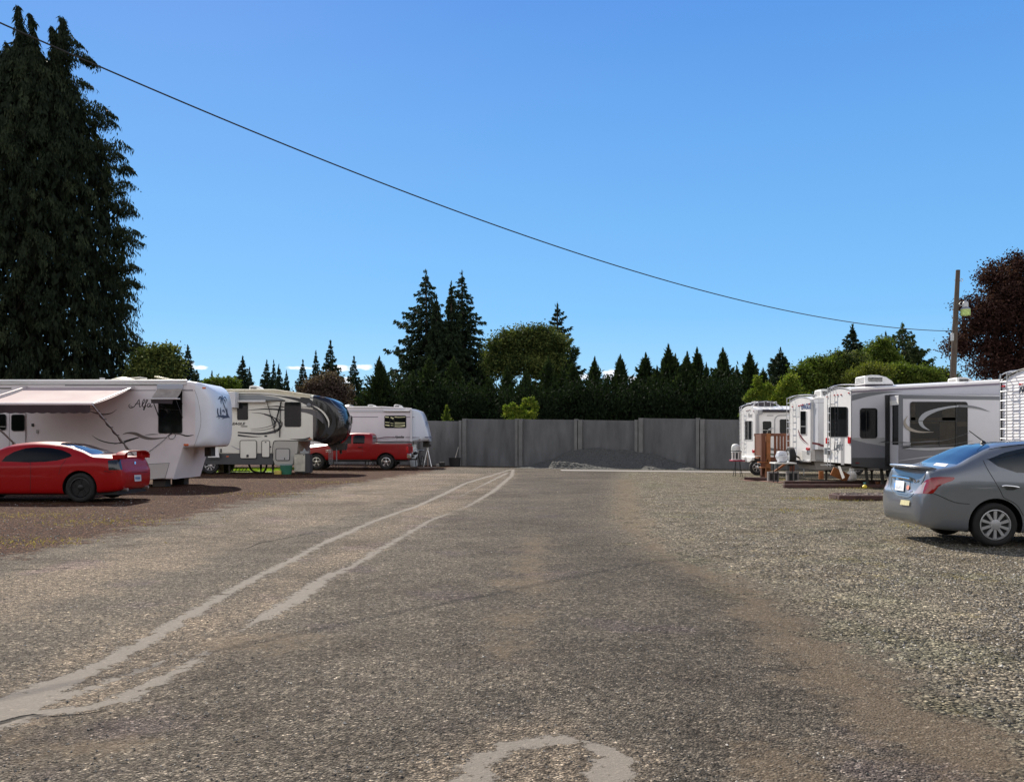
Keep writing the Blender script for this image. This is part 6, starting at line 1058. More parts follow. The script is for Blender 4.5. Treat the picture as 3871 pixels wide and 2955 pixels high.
# ================================================================== things standing about on the right
rwood = pmat('redwood', (.15, .055, .03), .75, var=.3, vscale=5, bump=.3, bscale=30, streak=1); owood = pmat('orange_wood', (.32, .12, .04), .75, var=.25, vscale=5)
tie = pmat('railtie', (.075, .038, .032), .9, var=.35, vscale=5, bump=.6, bscale=18); cmu = pmat('cinder', (.20, .19, .185), .95, var=.2, vscale=12, bump=.5, bscale=60)
def stairs():
    Y0 = 35.2; P = lambda a, b, Y=Y0: PY('E', a, b, Y); t = thing('wooden_steps', 'reddish-brown wooden porch steps with railing between two white trailers', 'steps', (P(600, 0).x, 36, 0))
    x = lambda a: P(a, 0).x; z = lambda b: P(0, b).z; xa, xb = x(500), x(935); zr = z(870)
    m = MB(); m.box(xa, xb, Y0-.04, Y0+.05, z(905), z(868)); m.box(xa, xb, Y0+.95, Y0+1.04, z(905), z(868)); m.box(xa, xb, Y0-.03, Y0+.04, z(1250), z(1215)); m.build('rail', rwood, t, bevel=.006)
    for a in (695, 742, 785, 828, 872, 915): m = MB(); m.box(x(a)-.05, x(a)+.05, Y0-.02, Y0+.02, z(1245), z(880)); m.build('baluster', rwood, t, bevel=.004)
    for i, (a, b) in enumerate(((600, 1475), (530, 1440), (930, 1470))): m = MB(); m.box(x(a)-.085, x(a)+.085, Y0-.05, Y0+.1, 0, z(868)); m.build('post', owood if i == 0 else rwood, t, bevel=.008)
    m = MB(); m.box(xa, x(600), Y0+.9, Y0+.95, z(1180), z(880)); m.box(x(505), x(520), Y0, Y0+.95, z(1180), z(880)); m.build('side_boards', rwood, t)
    m = MB(); m.box(x(510), xb, Y0, Y0+1.0, z(1222), z(1200)); m.build('deck', rwood, t, bevel=.005)
    for i in range(3): m = MB(); m.box(x(505)-.12-.0*i, x(600), Y0+.1-.28*i+.1, Y0+.38-.28*i+.1, z(1190+70*i)-.04, z(1190+70*i)); m.build('tread', owood, t, bevel=.005)
    m = MB(); m.beam(P(520, 1430), P(592, 1225), .10, .05); m.beam(P(640, 1430, Y0+.9), P(900, 1240, Y0+.9), .08); m.build('brace', owood, t)
stairs()
def antennas():
    # domed satellite dish housing on a red-topped camp stand
    Y = 36.4; P = lambda a, b, y=Y: PY('E', a, b, y); k = Y/F/3.652; c = P(155, 1230); 
    t = thing('camp_stand', 'small red-topped folding stand on thin black legs, in front of the far white trailer', 'stand', (c.x, Y, 0)); m = MB(); m.box(P(85, 0).x, P(255, 0).x, Y-.3, Y+.3, P(0, 1252).z, P(0, 1232).z); m.build('tabletop', pmat('redtop', (.35, .03, .07), .5), t, bevel=.01)
    for a, b in ((112, 1450), (145, 1450), (215, 1450), (242, 1450)): m = MB(); m.tube([P(150 if a < 180 else 205, 1255, Y+(.2 if a % 2 else -.2)), P(a, b, Y+(.22 if a % 2 else -.22))-Vector((0, 0, P(0, b).z))], .013, 6); m.build('leg', blackm, t)
    t = thing('lantern_heater', 'white domed lantern-shaped appliance standing on the red-topped stand', 'appliance', tuple(c)); zz = lambda b: P(0, b).z; cx = P(162, 0).x; m = MB(); m.lathe([(58*k, zz(1108)), (58*k, zz(1070)), (54*k, zz(1045)), (40*k, zz(1023)), (20*k, zz(1014)), (.002, zz(1012))], (cx-.04, Y, 0), 'z', 28); m.build('dome', plast, t, smooth=60)
    m = MB(); m.lathe([(66*k, zz(1122)), (72*k, zz(1112)), (60*k, zz(1104))], (cx, Y, 0), 'z', 24); m.build('collar', grey3, t); m = MB()
    for i in range(8): a = i*math.pi/4+.2; m.box(cx+.66*0+60*k*math.cos(a)-.022, cx+60*k*math.cos(a)+.022, Y+60*k*math.sin(a)-.022, Y+60*k*math.sin(a)+.022, zz(1232), zz(1120))
    m.lathe([(72*k, zz(1232)), (72*k, zz(1222))], (cx, Y, 0), 'z', 24); m.lathe([(72*k, zz(1132)), (70*k, zz(1120))], (cx, Y, 0), 'z', 24); m.build('cage', plast, t); m = MB(); m.lathe([(40*k, zz(1228)), (40*k, zz(1132))], (cx, Y, 0), 'z', 16); m.build('core', grey3, t)
    # hexagonal portable dish on the white table
    Y = 31.2; P = lambda a, b, y=Y: PY('E', a, b, y); t = thing('folding_table', 'white folding table with black legs before the spare wheel', 'table', (P(800, 0).x, Y, 0)); zt = P(0, 1268).z; xa, xb = P(655, 0).x, P(950, 0).x
    m = MB(); m.box(xa, xb, Y-.35, Y+.35, zt-.05, zt); m.build('tabletop', plast, t, bevel=.015)
    for a, y in ((xa+.12, Y-.25), (xb-.12, Y-.25), (xa+.12, Y+.25), (xb-.12, Y+.25)): m = MB(); m.cyl((a, y, 0), (a, y, zt-.05), .014, n=8); m.build('leg', blackm, t)
    m = MB(); m.cyl((xa+.12, Y-.25, .3), (xb-.12, Y-.25, .3), .01, n=6); m.cyl((xa+.12, Y+.25, .3), (xb-.12, Y+.25, .3), .01, n=6); m.build('brace', blackm, t)
    c = P(782, 1270); k = Y/F/3.652; t = thing('satellite_dish', 'white faceted portable satellite dish with carry handle on the white table', 'satellite dish', (c.x, Y, zt)); z = lambda b: zt+(1268-b)*k
    m = MB(); m.lathe([(52*k, z(1268)), (55*k, z(1258)), (88*k, z(1188)), (86*k, z(1180)), (62*k, z(1122)), (48*k, z(1114)), (.002, z(1112))], (c.x, Y, 0), 'z', 8); m.build('housing', pmat('dishw', (.72, .73, .78), .45), t, bevel=.008, smooth=15)
    m = MB(); m.tube(smooth_path([(c.x+60*k, Y, z(1125)), (c.x+95*k, Y, z(1140)), (c.x+103*k, Y, z(1165)), (c.x+88*k, Y, z(1188))], 6), .016, 6); m.build('handle', plast, t)
    text('lettering', 'PATHWAY', (c.x-62*k, Y-78*k, z(1172)), .05, grey1, t); m = MB(); m.box(c.x-50*k, c.x+50*k, Y-.15, Y+.15, zt, zt+.02); m.build('base', grey3, t)
antennas()
def lot_bits():
    def beamthing(lab, P0, P1, h, w, nm='railway_sleeper', cat='sleeper', mat=tie, extra=None):
        c = (P0+P1)/2; t = thing(nm, lab, cat, tuple(c), 'timbers laid on the gravel'); d = (P1-P0); m = MB(); m.beam(P0+Vector((0, 0, h/2)), P1+Vector((0, 0, h/2)), w, h); m.build('timber', mat, t, bevel=.012)
        if extra: extra(t)
        return t
    g = lambda c, a, b: GR(c, a, b)
    beamthing('dark timber laid on red soil beneath the wooden steps', g('E', 285, 1508), g('E', 640, 1520), .11, .2)
    beamthing('front dark timber of the pair under the grey trailer', g('E', 810, 1618), PY('E', 810, 0, 29.2)*0+Vector((g('E', 810, 1618).x+5.4, g('E', 810, 1618).y-.05, 0)), .11, .2)
    beamthing('rear dark timber of the pair under the grey trailer', g('E', 830, 1588)+Vector((.1, .4, 0)), g('E', 830, 1588)+Vector((5.2, .35, 0)), .14, .16)
    def rocks(t):
        pass
    p = g('F', 215, 1648); beamthing('near timber edging of the rock-filled bed by the grey car', p, p+Vector((4.2, -.05, 0)), .12, .17)
    beamthing('far timber edging of the rock-filled bed by the grey car', p+Vector((.15, .75, 0)), p+Vector((4.2, .7, 0)), .14, .15); beamthing('short end timber of the rock-filled bed', p+Vector((.09, .12, 0)), p+Vector((.09, .66, 0)), .125, .16)
    rg = np.random.default_rng(8); n = 420; P = np.stack([p.x+.2+3.9*rg.random(n), p.y+.13+.5*rg.random(n), .05+.08*rg.random(n)], -1); m = MB()
    for q in P:
        s = .03+.05*rg.random(); b = [Vector((rg.normal()*.2+a, rg.normal()*.2+b_, rg.normal()*.15+c_)).normalized()*s+Vector(q) for a, b_, c_ in ((1, 0, 0), (0, 1, 0), (-1, 0, 0), (0, -1, 0), (0, 0, 1), (0, 0, -1))]; m.add(b, [(0, 1, 4), (1, 2, 4), (2, 3, 4), (3, 0, 4), (1, 0, 5), (2, 1, 5), (3, 2, 5), (0, 3, 5)])
    o = m.build('rocks', pmat('bedrock', (.26, .21, .18), .9, var=.45, vscale=5), smooth=0); tag(o, 'brown fist-sized rocks filling the timber-edged bed', 'rocks', kind='stuff')
    m = MB(); a, b, c_, d = g('E', 230, 1512), g('E', 1000, 1575), g('E', 1000, 1535), g('E', 260, 1500); pts = []; 
    for i in range(40): t_ = i/39; pts.append((a.x+(b.x-a.x)*t_, a.y-.6-.35*math.sin(t_*9)*.4-.3*t_, .006))
    pts += [(b.x, b.y+.9, .006), (a.x, a.y+.4, .006)]; m.add(pts, [tuple(range(len(pts)))]); o = m.build('red_soil', pmat('redsoil', (.24, .11, .075), .95, var=.35, vscale=4), smooth=0); o['kind'] = 'structure'
    for i, (a, b, lab, w) in enumerate(((677, 1532, 'grey cinder block right beside the wooden steps post', .40), (945, 1548, 'grey cinder block below the spare wheel', .42), (1065, 1570, 'low grey block half under the white trailer slide-out', .36))):
        q = g('E', a, b); h = [.36, .40, .12][i]; t = thing('cinder_block', lab, 'block', tuple(q), 'concrete blocks'); m = MB(); m.box(q.x-w/2, q.x+w/2, q.y, q.y+.2, 0, h); m.build('block', cmu, t, bevel=.01); m = MB()
        if h > .2:
            for s in (-.09, .09): m.box(q.x+s-.055, q.x+s+.055, q.y-.003, q.y+.1, .05, h-.06)
            m.build('hollow', blackm, t)
    def tank(c, lab, r, h, mat, base=0, name='propane_tank'):
        t = thing(name, lab, 'gas tank', tuple(c)); x, y = c.x, c.y; m = MB(); m.lathe([(r*.7, .0), (r*.72, .04), (r*.72, .05), (r*.9, .07), (r, .13), (r, h-.12), (r*.9, h-.05), (r*.55, h), (.02, h+.015)], (x, y, base), 'z', 26); m.build('tank', mat, t, smooth=50)
        m = MB(); m.lathe([(r*.55, h-.01), (r*.55, h+.11), (r*.50, h+.11), (r*.50, h)], (x, y, base), 'z', 20); m.build('collar', mat, t); m = MB(); m.cyl((x, y, h+base), (x, y, h+base+.09), .02); m.build('valve', pmat('brass', (.5, .36, .12), .35, .9), t); return t
    c = g('F', 378, 1432); tank(c, 'white propane bottle on the ground beneath the grey trailer corner', .165, .40, plast)
    for i, (a, b, w, h, col, lab) in enumerate(((540, 1432, 44, 26, (.16, .38, .38), 'small teal storage box under the grey trailer'), (693, 1450, 60, 34, (.22, .08, .03), 'brown plant pot under the grey trailer'), (740, 1450, 34, 30, (.65, .55, .52), 'pale pink small bin under the grey trailer'), (815, 1440, 54, 30, (.6, .6, .6), 'white small crate near the sedan spoiler under the trailer'))):
        q = PY('F', a, b, 28.3); q.z = 0; k = 28.3/F/3.17; t = thing('plant_pot' if 'pot' in lab else 'storage_box', lab, 'pot' if 'pot' in lab else 'box', tuple(q)); m = MB(); hh = h*k+.06
        m.lathe([(w*k*.38, 0), (w*k*.5, hh), (w*k*.54, hh), (w*k*.54, hh+.02), (w*k*.46, hh+.02), (w*k*.44, hh-.03)], q, 'z', 16 if 'pot' in lab else 4); m.build('tub', pmat('tub%d' % i, col, .6), t, smooth=30)
    q = g('F', 535, 1512); m = MB(); m.lathe([(.02, 0), (.07, .03), (.075, .08), (.04, .12), (.01, .13)], q, 'z', 14); o = m.build('yellow_ball', pmat('yell', (.7, .55, .05), .5)); tag(o, 'small yellow ball on the gravel below the grey trailer', 'ball')
    # orange leaning boards below the trailer
    for i, (a0, b0, a1, b1) in enumerate(((1480, 1385, 1700, 1490), (1330, 1500, 1330, 1385))):
        p, q = PY('E', a0, b0, 30.6), PY('E', a1, b1, 30.6); t = thing('timber_board', ['orange board leaning diagonally under the grey trailer', 'short upright orange board under the white trailer edge'][i], 'board', tuple(q)); m = MB(); m.beam(p, q, .3 if i == 0 else .16, .05, up=(0, 1, 0)); m.build('board', owood, t)
    # grass tufts / weeds between stones
    V, T = [], []; rg = np.random.default_rng(4)
    for (cc, a, b, n, w) in (('F', 450, 1510, 160, .4), ('E', 760, 1510, 130, .12), ('3', 0, 0, 0, 0), ('S', 3060, 1885, 220, .5), ('S', 3180, 1892, 200, .5), ('S', 3470, 1990, 60, .3), ('S', 130, 1950, 260, .8), ('S', 420, 1975, 260, .8), ('S', 980, 1868, 260, .9), ('S', 1230, 1824, 260, .9), ('S', 90, 2050, 260, .6), ('S', 3000, 1930, 120, .5)):
        if not n: continue
        q = g(cc, a, b); x_ = q.x+rg.normal(size=n)*w; y_ = q.y+rg.normal(size=n)*w*.6; P = np.stack([x_, y_, np.zeros(n)], -1); V.append(kites(P, unit(np.stack([rg.normal(size=n)*.7, rg.normal(size=n)*.7, np.ones(n)*.7], -1)), .03+.05*rg.random(n), .012, rg)); T.append(rg.random(n))
    o = quadmesh('weeds', np.concatenate(V), leafmat('drygrass', (.14, .11, .04), (.27, .21, .09), (.38, .31, .15), .3), None, np.concatenate(T)); tag(o, 'dry yellowish weeds growing through the gravel', 'weeds', kind='stuff')
    # pale strip before the wall: sunlight on the gravel lane painted as colour
    m = MB(); m.add([(2.5, 43.4, .004), (13, 40.3, .004), (13, 41.9, .004), (2.5, 45.2, .004)], [(0, 1, 2, 3)]); o = m.build('pale_surface', pmat('sunlit_lane', (.24, .22, .20), .9, var=.15, vscale=2, bump=.4, bscale=80)); o['kind'] = 'structure'
lot_bits()
# ================================================================== cars
class Cut:
    """flat outlines carried onto a body along a view line (from the eye) or an axis"""
    def __init__(s, eye=None, ax=None, flip=False): s.eye, s.ax, s.flip = eye, ax, flip
    def to2(s, p):
        p = Vector((p[0], -p[1], p[2])) if s.flip else p
        if s.ax == 'y': return (p[0], p[2])
        if s.ax == 'z': return (p[0], p[1])
        if s.ax == 'x': return (p[1], p[2])
        w = s.M @ p; return ((w.x)/w.y, (w.z-EYE)/w.y)
    def plane(s, a, b):
        if s.eye is None:
            d = (b[0]-a[0], b[1]-a[1]); n2 = (-d[1], d[0])
            co, no = {'y': (Vector((a[0], 0, a[1])), Vector((n2[0], 0, n2[1]))), 'z': (Vector((a[0], a[1], 0)), Vector((n2[0], n2[1], 0))), 'x': (Vector((0, a[0], a[1])), Vector((0, n2[0], n2[1])))}[s.ax]
        else:
            da, db = Vector((a[0], 1, a[1])), Vector((b[0], 1, b[1])); no = s.Mi.to_3x3() @ da.cross(db); co = s.Mi @ CAM
        if s.flip: co = Vector((co[0], -co[1], co[2])); no = Vector((no[0], -no[1], no[2]))
        return co, no.normalized()
def inside(p, poly):
    x, y = p; c = False; n = len(poly)
    for i in range(n):
        x1, y1 = poly[i]; x2, y2 = poly[i-1]
        if (y1 > y) != (y2 > y) and x < (x2-x1)*(y-y1)/(y2-y1)+x1: c = not c
    return c
def carve(bm, cut, poly, tagv, cond):
    lay = bm.faces.layers.int['tag']; xs = [p[0] for p in poly]; ys = [p[1] for p in poly]; bb = (min(xs), max(xs), min(ys), max(ys))
    def near(f):
        q = [cut.to2(v.co) for v in f.verts]; return max(a for a, b in q) > bb[0] and min(a for a, b in q) < bb[1] and max(b for a, b in q) > bb[2] and min(b for a, b in q) < bb[3]
    fs = [f for f in bm.faces if cond(f.calc_center_median(), f.normal) and near(f)]
    for i in range(len(poly)):
        co, no = cut.plane(poly[i-1], poly[i]); geom = list({v for f in fs for v in f.verts})+list({e for f in fs for e in f.edges})+fs
        r = bmesh.ops.bisect_plane(bm, geom=geom, dist=1e-5, plane_co=co, plane_no=no)
        s = set(f for f in fs if f.is_valid) | {f for f in r['geom'] if isinstance(f, bmesh.types.BMFace)}; fs = [f for f in s if f.is_valid and near(f)]
    for f in fs:
        if inside(cut.to2(f.calc_center_median()), poly) and f[lay] == 0: f[lay] = tagv
def car_body(stn, nx, nt, Kx=1):
    """body skin from station sections (x, [(y, z)...]) with smooth interpolation both ways, mirrored left-right"""
    xs = np.array([s[0] for s in stn]); K = len(stn[0][1]); A = np.array([[p for p in s[1]] for s in stn], float); q = np.unique(np.concatenate([np.linspace(xs[0], xs[-1], nx), xs, np.linspace(xs[0], xs[0]+.25, 14), np.linspace(xs[-1]-.25, xs[-1], 12)]))
    G = np.stack([np.stack([pchip(xs, A[:, k, c], q) for c in (0, 1)], -1) for k in range(K)], 1)      # (nq, K, 2)
    t = np.linspace(0, K-1, nt); rows = []
    for i in range(len(q)):
        s = G[i]; rows.append(np.stack([pchip(np.arange(K), s[:, 0], t), pchip(np.arange(K), s[:, 1], t)], -1))
    m = MB(); n = 2*nt-2
    for i, x in enumerate(q):
        r = rows[i]; m.v += [(x, y, z) for y, z in r]+[(x, -y, z) for y, z in r[1:-1][::-1]]
    m.f = [(a*n+j, a*n+(j+1) % n, (a+1)*n+(j+1) % n, (a+1)*n+j) for a in range(len(q)-1) for j in range(n)]+[tuple(range(n)), tuple(range((len(q)-1)*n, len(q)*n))[::-1]]
    bm = bmesh.new(); vs = [bm.verts.new(v) for v in m.v]; 
    for f in m.f:
        try: bm.faces.new([vs[i] for i in f])
        except ValueError: pass
    bmesh.ops.recalc_face_normals(bm, faces=bm.faces); bm.faces.layers.int.new('tag'); bm.normal_update(); return bm, m
def pieces(bm, spec, root):
    """spec: tag -> (name, material, parent tag or None, thickness)"""
    lay = bm.faces.layers.int['tag']; out = {}
    for tg, (nm, mat, par) in spec.items():
        fs = [f for f in bm.faces if f[lay] == tg]
        if not fs: continue
        idx = {}; vs = []; F_ = []
        for f in fs:
            r = []
            for v in f.verts:
                if v.index not in idx: idx[v.index] = len(vs); vs.append(v.co.copy())
                r.append(idx[v.index])
            F_.append(r)
        me = bpy.data.meshes.new(nm); me.from_pydata(vs, [], F_)
        if tg == 0: out[tg] = link(nm, me, mat, root, 48); continue
        b2 = bmesh.new(); b2.from_mesh(me); left = set(b2.faces)          # every pane and lamp its own part
        while left:
            st = [left.pop()]; isl = [st[0]]
            while st:
                for e in st.pop().edges:
                    for g in e.link_faces:
                        if g in left: left.discard(g); st.append(g); isl.append(g)
            if sum(f.calc_area() for f in isl) < 4e-4: continue
            ids = {}; vv = []; ff = []
            for f in isl:
                ff.append([ids.setdefault(v.index, len(ids)) for v in f.verts])
            vv = [None]*len(ids)
            for f in isl:
                for v in f.verts: vv[ids[v.index]] = v.co.copy()
            m3 = bpy.data.meshes.new(nm); m3.from_pydata(vv, [], ff); out[tg] = link(nm, m3, mat, root, 48)
        b2.free()
    return out
def surf_line(T, pts2, eye_pts, off=.002): pass
def make_car(t, stn, M, eye_crop, lines=(), nx=110, nt=34, regions=(), arches=(), side_y=1):
    """regions: (tag, kind, outline, cond, mirror). kind 'eye' outlines are photo points"""
    bm, mb = car_body(stn, nx, nt); Mi = M.inverted(); T = BVHTree.FromBMesh(bm)
    E = lambda pts, c=eye_crop: [((uv(c, *p)[0]-UC)/F, (YH-uv(c, *p)[1])/F) for p in pts]
    for (cx, cz, r) in arches:
        poly = [(cx+r*math.cos(a), max(cz+r*math.sin(a), -1)) for a in np.linspace(-.75, math.pi+.75, 26)]
        for sg in (1, -1): carve(bm, Cut(ax='y'), poly, 99, lambda c, n, sg=sg: c.y*sg > .45 and c.z < cz+r+.1)
    for tg, kind, poly, cond, mir in regions:
        for fl in ((False, True) if mir else (False,)):
            if kind == 'eye': cut = Cut(eye=True, flip=fl); cut.M, cut.Mi = M, Mi; pl = E(poly)
            else: cut = Cut(ax=kind, flip=fl); pl = poly
            carve(bm, cut, pl, tg, (lambda c, n, fl=fl: cond(Vector((c.x, -c.y, c.z)), Vector((n.x, -n.y, n.z)))) if fl else cond)
    lay = bm.faces.layers.int['tag']; bmesh.ops.delete(bm, geom=[f for f in bm.faces if f[lay] == 99], context='FACES'); bm.verts.index_update(); bm.normal_update()
    # gaps between panels, drawn from photo points onto both flanks
    m = MB(); ce = Mi @ CAM
    for pts in lines:
        P = []
        for p in smooth_path(pts, 5):
            w = PY(eye_crop, *p, 10); d = ((Mi @ w)-ce).normalized(); h, n, i, _ = T.ray_cast(ce, d)
            if h is not None: P.append(h+(n if n.dot(d) < 0 else -n)*.001)
        if len(P) > 1:
            m.tube(P, .0045, 4)
            if min(abs(p.y) for p in P) > .5: m.tube([Vector((p.x, -p.y, p.z)) for p in P], .0045, 4)
    if m.v: m.build('panel_gap', pmat('gap', (.012, .012, .013), .7), t)
    return bm, T, Mi, ce
def arch_liner(root, arches, w, hw):
    for i, (cx, cz, r) in enumerate(arches):
        for s in (1, -1):
            m = MB(); n = 16; a = np.linspace(-.3, math.pi+.3, n+1); y0, y1 = s*(hw-.02), s*(hw-w)
            vs = [(cx+(r+.01)*math.cos(q), y, cz+(r+.01)*math.sin(q)) for y in (y0, y1) for q in a]; m.add(vs, [(j, j+1, n+2+j, n+1+j) for j in range(n)]+[tuple(range(n+1, 2*n+2))]); m.build('wheel_arch_liner', blackm, root)
def local_cast(T, ce, Mi, c, x, y, off=.004):
    d = ((Mi @ PY(c, x, y, 10))-ce).normalized(); h, n, i, _ = T.ray_cast(ce, d)
    if h is None: return None, None
    n = n if n.dot(d) < 0 else -n; return h+n*off, n
def on_body(nm, T, ce, Mi, c, polys, mat, root, off=.004):
    m = MB()
    for pts in polys:
        P = [local_cast(T, ce, Mi, c, a, b, off)[0] for a, b in pts]; P = [p for p in P if p is not None]
        if len(P) > 2: m.add(P, [tuple(range(len(P)))])
    return m.build(nm, mat, root, smooth=0) if m.v else None
S_ = lambda zb, pts: [(0, zb), (pts[0][0]*.94, zb)]+pts
# ---- grey four-door car, nose to the right
def grey_sedan():
    M = Matrix.Translation((5.88, 13.17, 0)) @ Matrix.Rotation(R(-2.9), 4, 'Z'); t = thing('sedan', 'metallic blue-grey sedan with lip spoiler and silver wheel covers at the right edge', 'car', (5.88, 13.17, 0), rz=R(-2.9), local=True)
    st = [(.00, [(0, .44), (.50, .44), (.56, .47), (.58, .56), (.56, .66), (.52, .70), (.40, .72), (.2, .725), (0, .73)]),
          (.04, [(0, .33), (.62, .33), (.69, .37), (.73, .55), (.71, .69), (.66, .75), (.5, .775), (.25, .785), (0, .79)]),
          (.085, [(0, .28), (.67, .28), (.745, .34), (.775, .55), (.76, .73), (.69, .83), (.56, .88), (.3, .90), (0, .90)]),
          (.12, [(0, .27), (.69, .27), (.77, .33), (.80, .55), (.79, .75), (.71, .92), (.60, 1.0), (.3, 1.02), (0, 1.025)]),
          (.16, [(0, .255), (.71, .25), (.79, .31), (.82, .55), (.815, .78), (.745, .98), (.64, 1.065), (.3, 1.09), (0, 1.095)]),
          (.30, [(0, .235), (.73, .23), (.81, .29), (.842, .55), (.838, .82), (.785, 1.01), (.69, 1.095), (.35, 1.115), (0, 1.12)]),
          (.55, [(0, .22), (.74, .21), (.82, .27), (.847, .55), (.845, .84), (.80, 1.03), (.70, 1.14), (.35, 1.165), (0, 1.17)]),
          (.80, [(0, .20), (.75, .20), (.825, .26), (.847, .55), (.845, .84), (.805, 1.03), (.655, 1.255), (.35, 1.30), (0, 1.31)]),
          (1.05, [(0, .20), (.75, .20), (.825, .26), (.847, .55), (.845, .84), (.805, 1.03), (.61, 1.36), (.33, 1.415), (0, 1.425)]),
          (1.4, [(0, .19), (.76, .19), (.83, .25), (.847, .55), (.845, .84), (.805, 1.02), (.575, 1.43), (.33, 1.48), (0, 1.49)]),
          (2.0, [(0, .18), (.76, .18), (.83, .24), (.847, .55), (.845, .83), (.805, 1.00), (.575, 1.45), (.33, 1.505), (0, 1.515)]),
          (2.6, [(0, .18), (.76, .18), (.83, .24), (.847, .55), (.845, .82), (.805, .99), (.59, 1.40), (.33, 1.46), (0, 1.47)]),
          (2.95, [(0, .18), (.76, .18), (.83, .24), (.847, .55), (.84, .81), (.80, .975), (.625, 1.28), (.34, 1.335), (0, 1.345)]),
          (3.35, [(0, .18), (.76, .18), (.83, .25), (.847, .55), (.835, .79), (.785, .93), (.67, 1.06), (.35, 1.11), (0, 1.12)]),
          (3.6, [(0, .18), (.75, .18), (.825, .26), (.84, .55), (.825, .76), (.76, .88), (.64, .94), (.35, .985), (0, 1.0)]),
          (4.1, [(0, .19), (.70, .19), (.78, .28), (.80, .52), (.77, .70), (.70, .78), (.56, .82), (.3, .86), (0, .87)]),
          (4.35, [(0, .22), (.58, .22), (.66, .30), (.68, .50), (.65, .62), (.58, .68), (.45, .72), (.25, .75), (0, .76)]), (4.46, [(0, .30), (.38, .30), (.42, .36), (.43, .48), (.41, .56), (.36, .60), (.3, .62), (.15, .63), (0, .63)])]
    near = lambda c, n: c.y < -.3; arches = [(1.03, .31, .375), (3.62, .31, .37)]
    lamp = [(500, 855), (560, 772), (650, 690), (720, 660), (800, 652), (985, 655), (1004, 672), (970, 700), (900, 722), (845, 745), (800, 775), (770, 815), (740, 850), (690, 860)]
    regs = [(3, 'eye', [(500, 855), (560, 772), (612, 722), (652, 716), (628, 770), (606, 855)], lambda c, n: c.y < -.3 and c.z > .5 and c.x < .8, True),
            (2, 'eye', lamp, lambda c, n: c.y < -.3 and c.z > .5 and c.x < .9, True),
            (1, 'y', [(.98, 1.235), (1.10, 1.135), (1.34, 1.05), (1.80, 1.02), (1.86, 1.02), (1.86, 1.40), (1.55, 1.40), (1.25, 1.335)], lambda c, n: c.y < -.4 and c.z > .95, True),
            (1, 'y', [(1.93, 1.015), (2.85, .985), (3.0, 1.0), (3.02, 1.06), (2.75, 1.26), (2.5, 1.37), (2.2, 1.41), (1.93, 1.41)], lambda c, n: c.y < -.4 and c.z > .95, True),
            (4, 'z', [(.575, -.63), (.90, -.575), (1.12, -.50), (1.17, -.3), (1.18, 0), (1.17, .3), (1.12, .50), (.90, .575), (.575, .63), (.545, .3), (.54, 0), (.545, -.3)], lambda c, n: c.z > 1.12 and n.z > .2, False),
            (5, 'z', [(2.68, -.5), (3.42, -.62), (3.5, 0), (3.42, .62), (2.68, .5), (2.63, 0)], lambda c, n: c.z > .95 and n.z > .2, False)]
    lines = [[(1345, 450), (1400, 560), (1480, 690), (1560, 830), (1600, 905), (1690, 950), (1770, 1010), (1840, 1130)], [(700, 860), (760, 862), (1000, 962), (1180, 985)], [(235, 570), (228, 700), (222, 790), (300, 880), (430, 905), (500, 858)], [(1850, 350), (1760, 370), (1560, 420), (1390, 440)], [(1410, 320), (1600, 285), (1845, 262)], [(640, 600), (632, 660), (590, 740)]]
    paint = pmat('grey_metallic', (.19, .205, .23), .34, metal=.4, coat=.9, var=.06, vscale=300)
    bm, T, Mi, ce = make_car(t, st, M, 'H', lines, 130, 40, regs, arches)
    red = pmat('tail_red', (.32, .006, .008), .12, coat=1, var=.2, vscale=14); P = pieces(bm, {0: ('body', paint, None), 1: ('side_window', pmat('tint_glass', (.012, .016, .016), .03, spec=.6, coat=.3), None), 2: ('tail_light', red, None), 3: ('reverse_lamp', pmat('clear_lens', (.42, .36, .37), .15, coat=.8), None), 4: ('rear_window', pmat('rear_glass', (.010, .016, .03), .03, spec=.7, coat=.6), None), 5: ('windscreen', pmat('tint_glass', (), .03), None)}, t)
    arch_liner(t, arches, .34, .83)
    # deck-lid spoiler
    m = MB(); vs = []; n = 20
    for i in range(n+1):
        s = -1+2*i/n; y = s*.66; b = .05*s*s; dx = .16*s**4; z = 1.125-.03*s**4
        vs += [(-.01+b+dx, y, z+.022), (-.02+b+dx, y, z+.004), (.0+b+dx, y, z-.016), (.15+b, y, z-.042), (.30+b, y, z-.02), (.22+b, y, z+.014), (.08+b+dx*.5, y, z+.026)]
    m.add(vs, [(a*7+j, a*7+(j+1) % 7, (a+1)*7+(j+1) % 7, (a+1)*7+j) for a in range(n) for j in range(7)]+[tuple(range(7)), tuple(range(n*7, n*7+7))]); m.build('spoiler', paint, t, smooth=60)
    # boot lid: chrome strip, plate recess, plate, badge
    cs = lambda a, b, o=.004: local_cast(T, ce, Mi, 'H', a, b, o)[0]
    def patch(nm, c, outline, mat, root, o=.004, thick=.0): 
        q = [cs(a, b, o) for a, b in outline]; q = [x for x in q if x is not None]; m = MB(); m.add(q, [tuple(range(len(q)))]); ob = m.build(nm, mat, root, smooth=0)
        if thick: md = ob.modifiers.new('thick', 'SOLIDIFY'); md.thickness = thick; md.offset = 1
        return ob
    ch = [cs(a, b, .02) for a, b in smooth_path([(265, 652), (330, 658), (400, 668), (478, 684)], 5)]; m = MB(); m.tube([c for c in ch if c], [.028]*len([c for c in ch if c]), 8); m.build('chrome_strip', chrome, t)
    patch('badge', 'H', rr(308, 640, 338, 690, 12), chrome, t, .035)
    patch('plate_recess', 'H', [(250, 690), (455, 705), (450, 800), (420, 868), (300, 850), (255, 810)], pmat('recess', (.20, .24, .29), .35, metal=.3), t, .006)
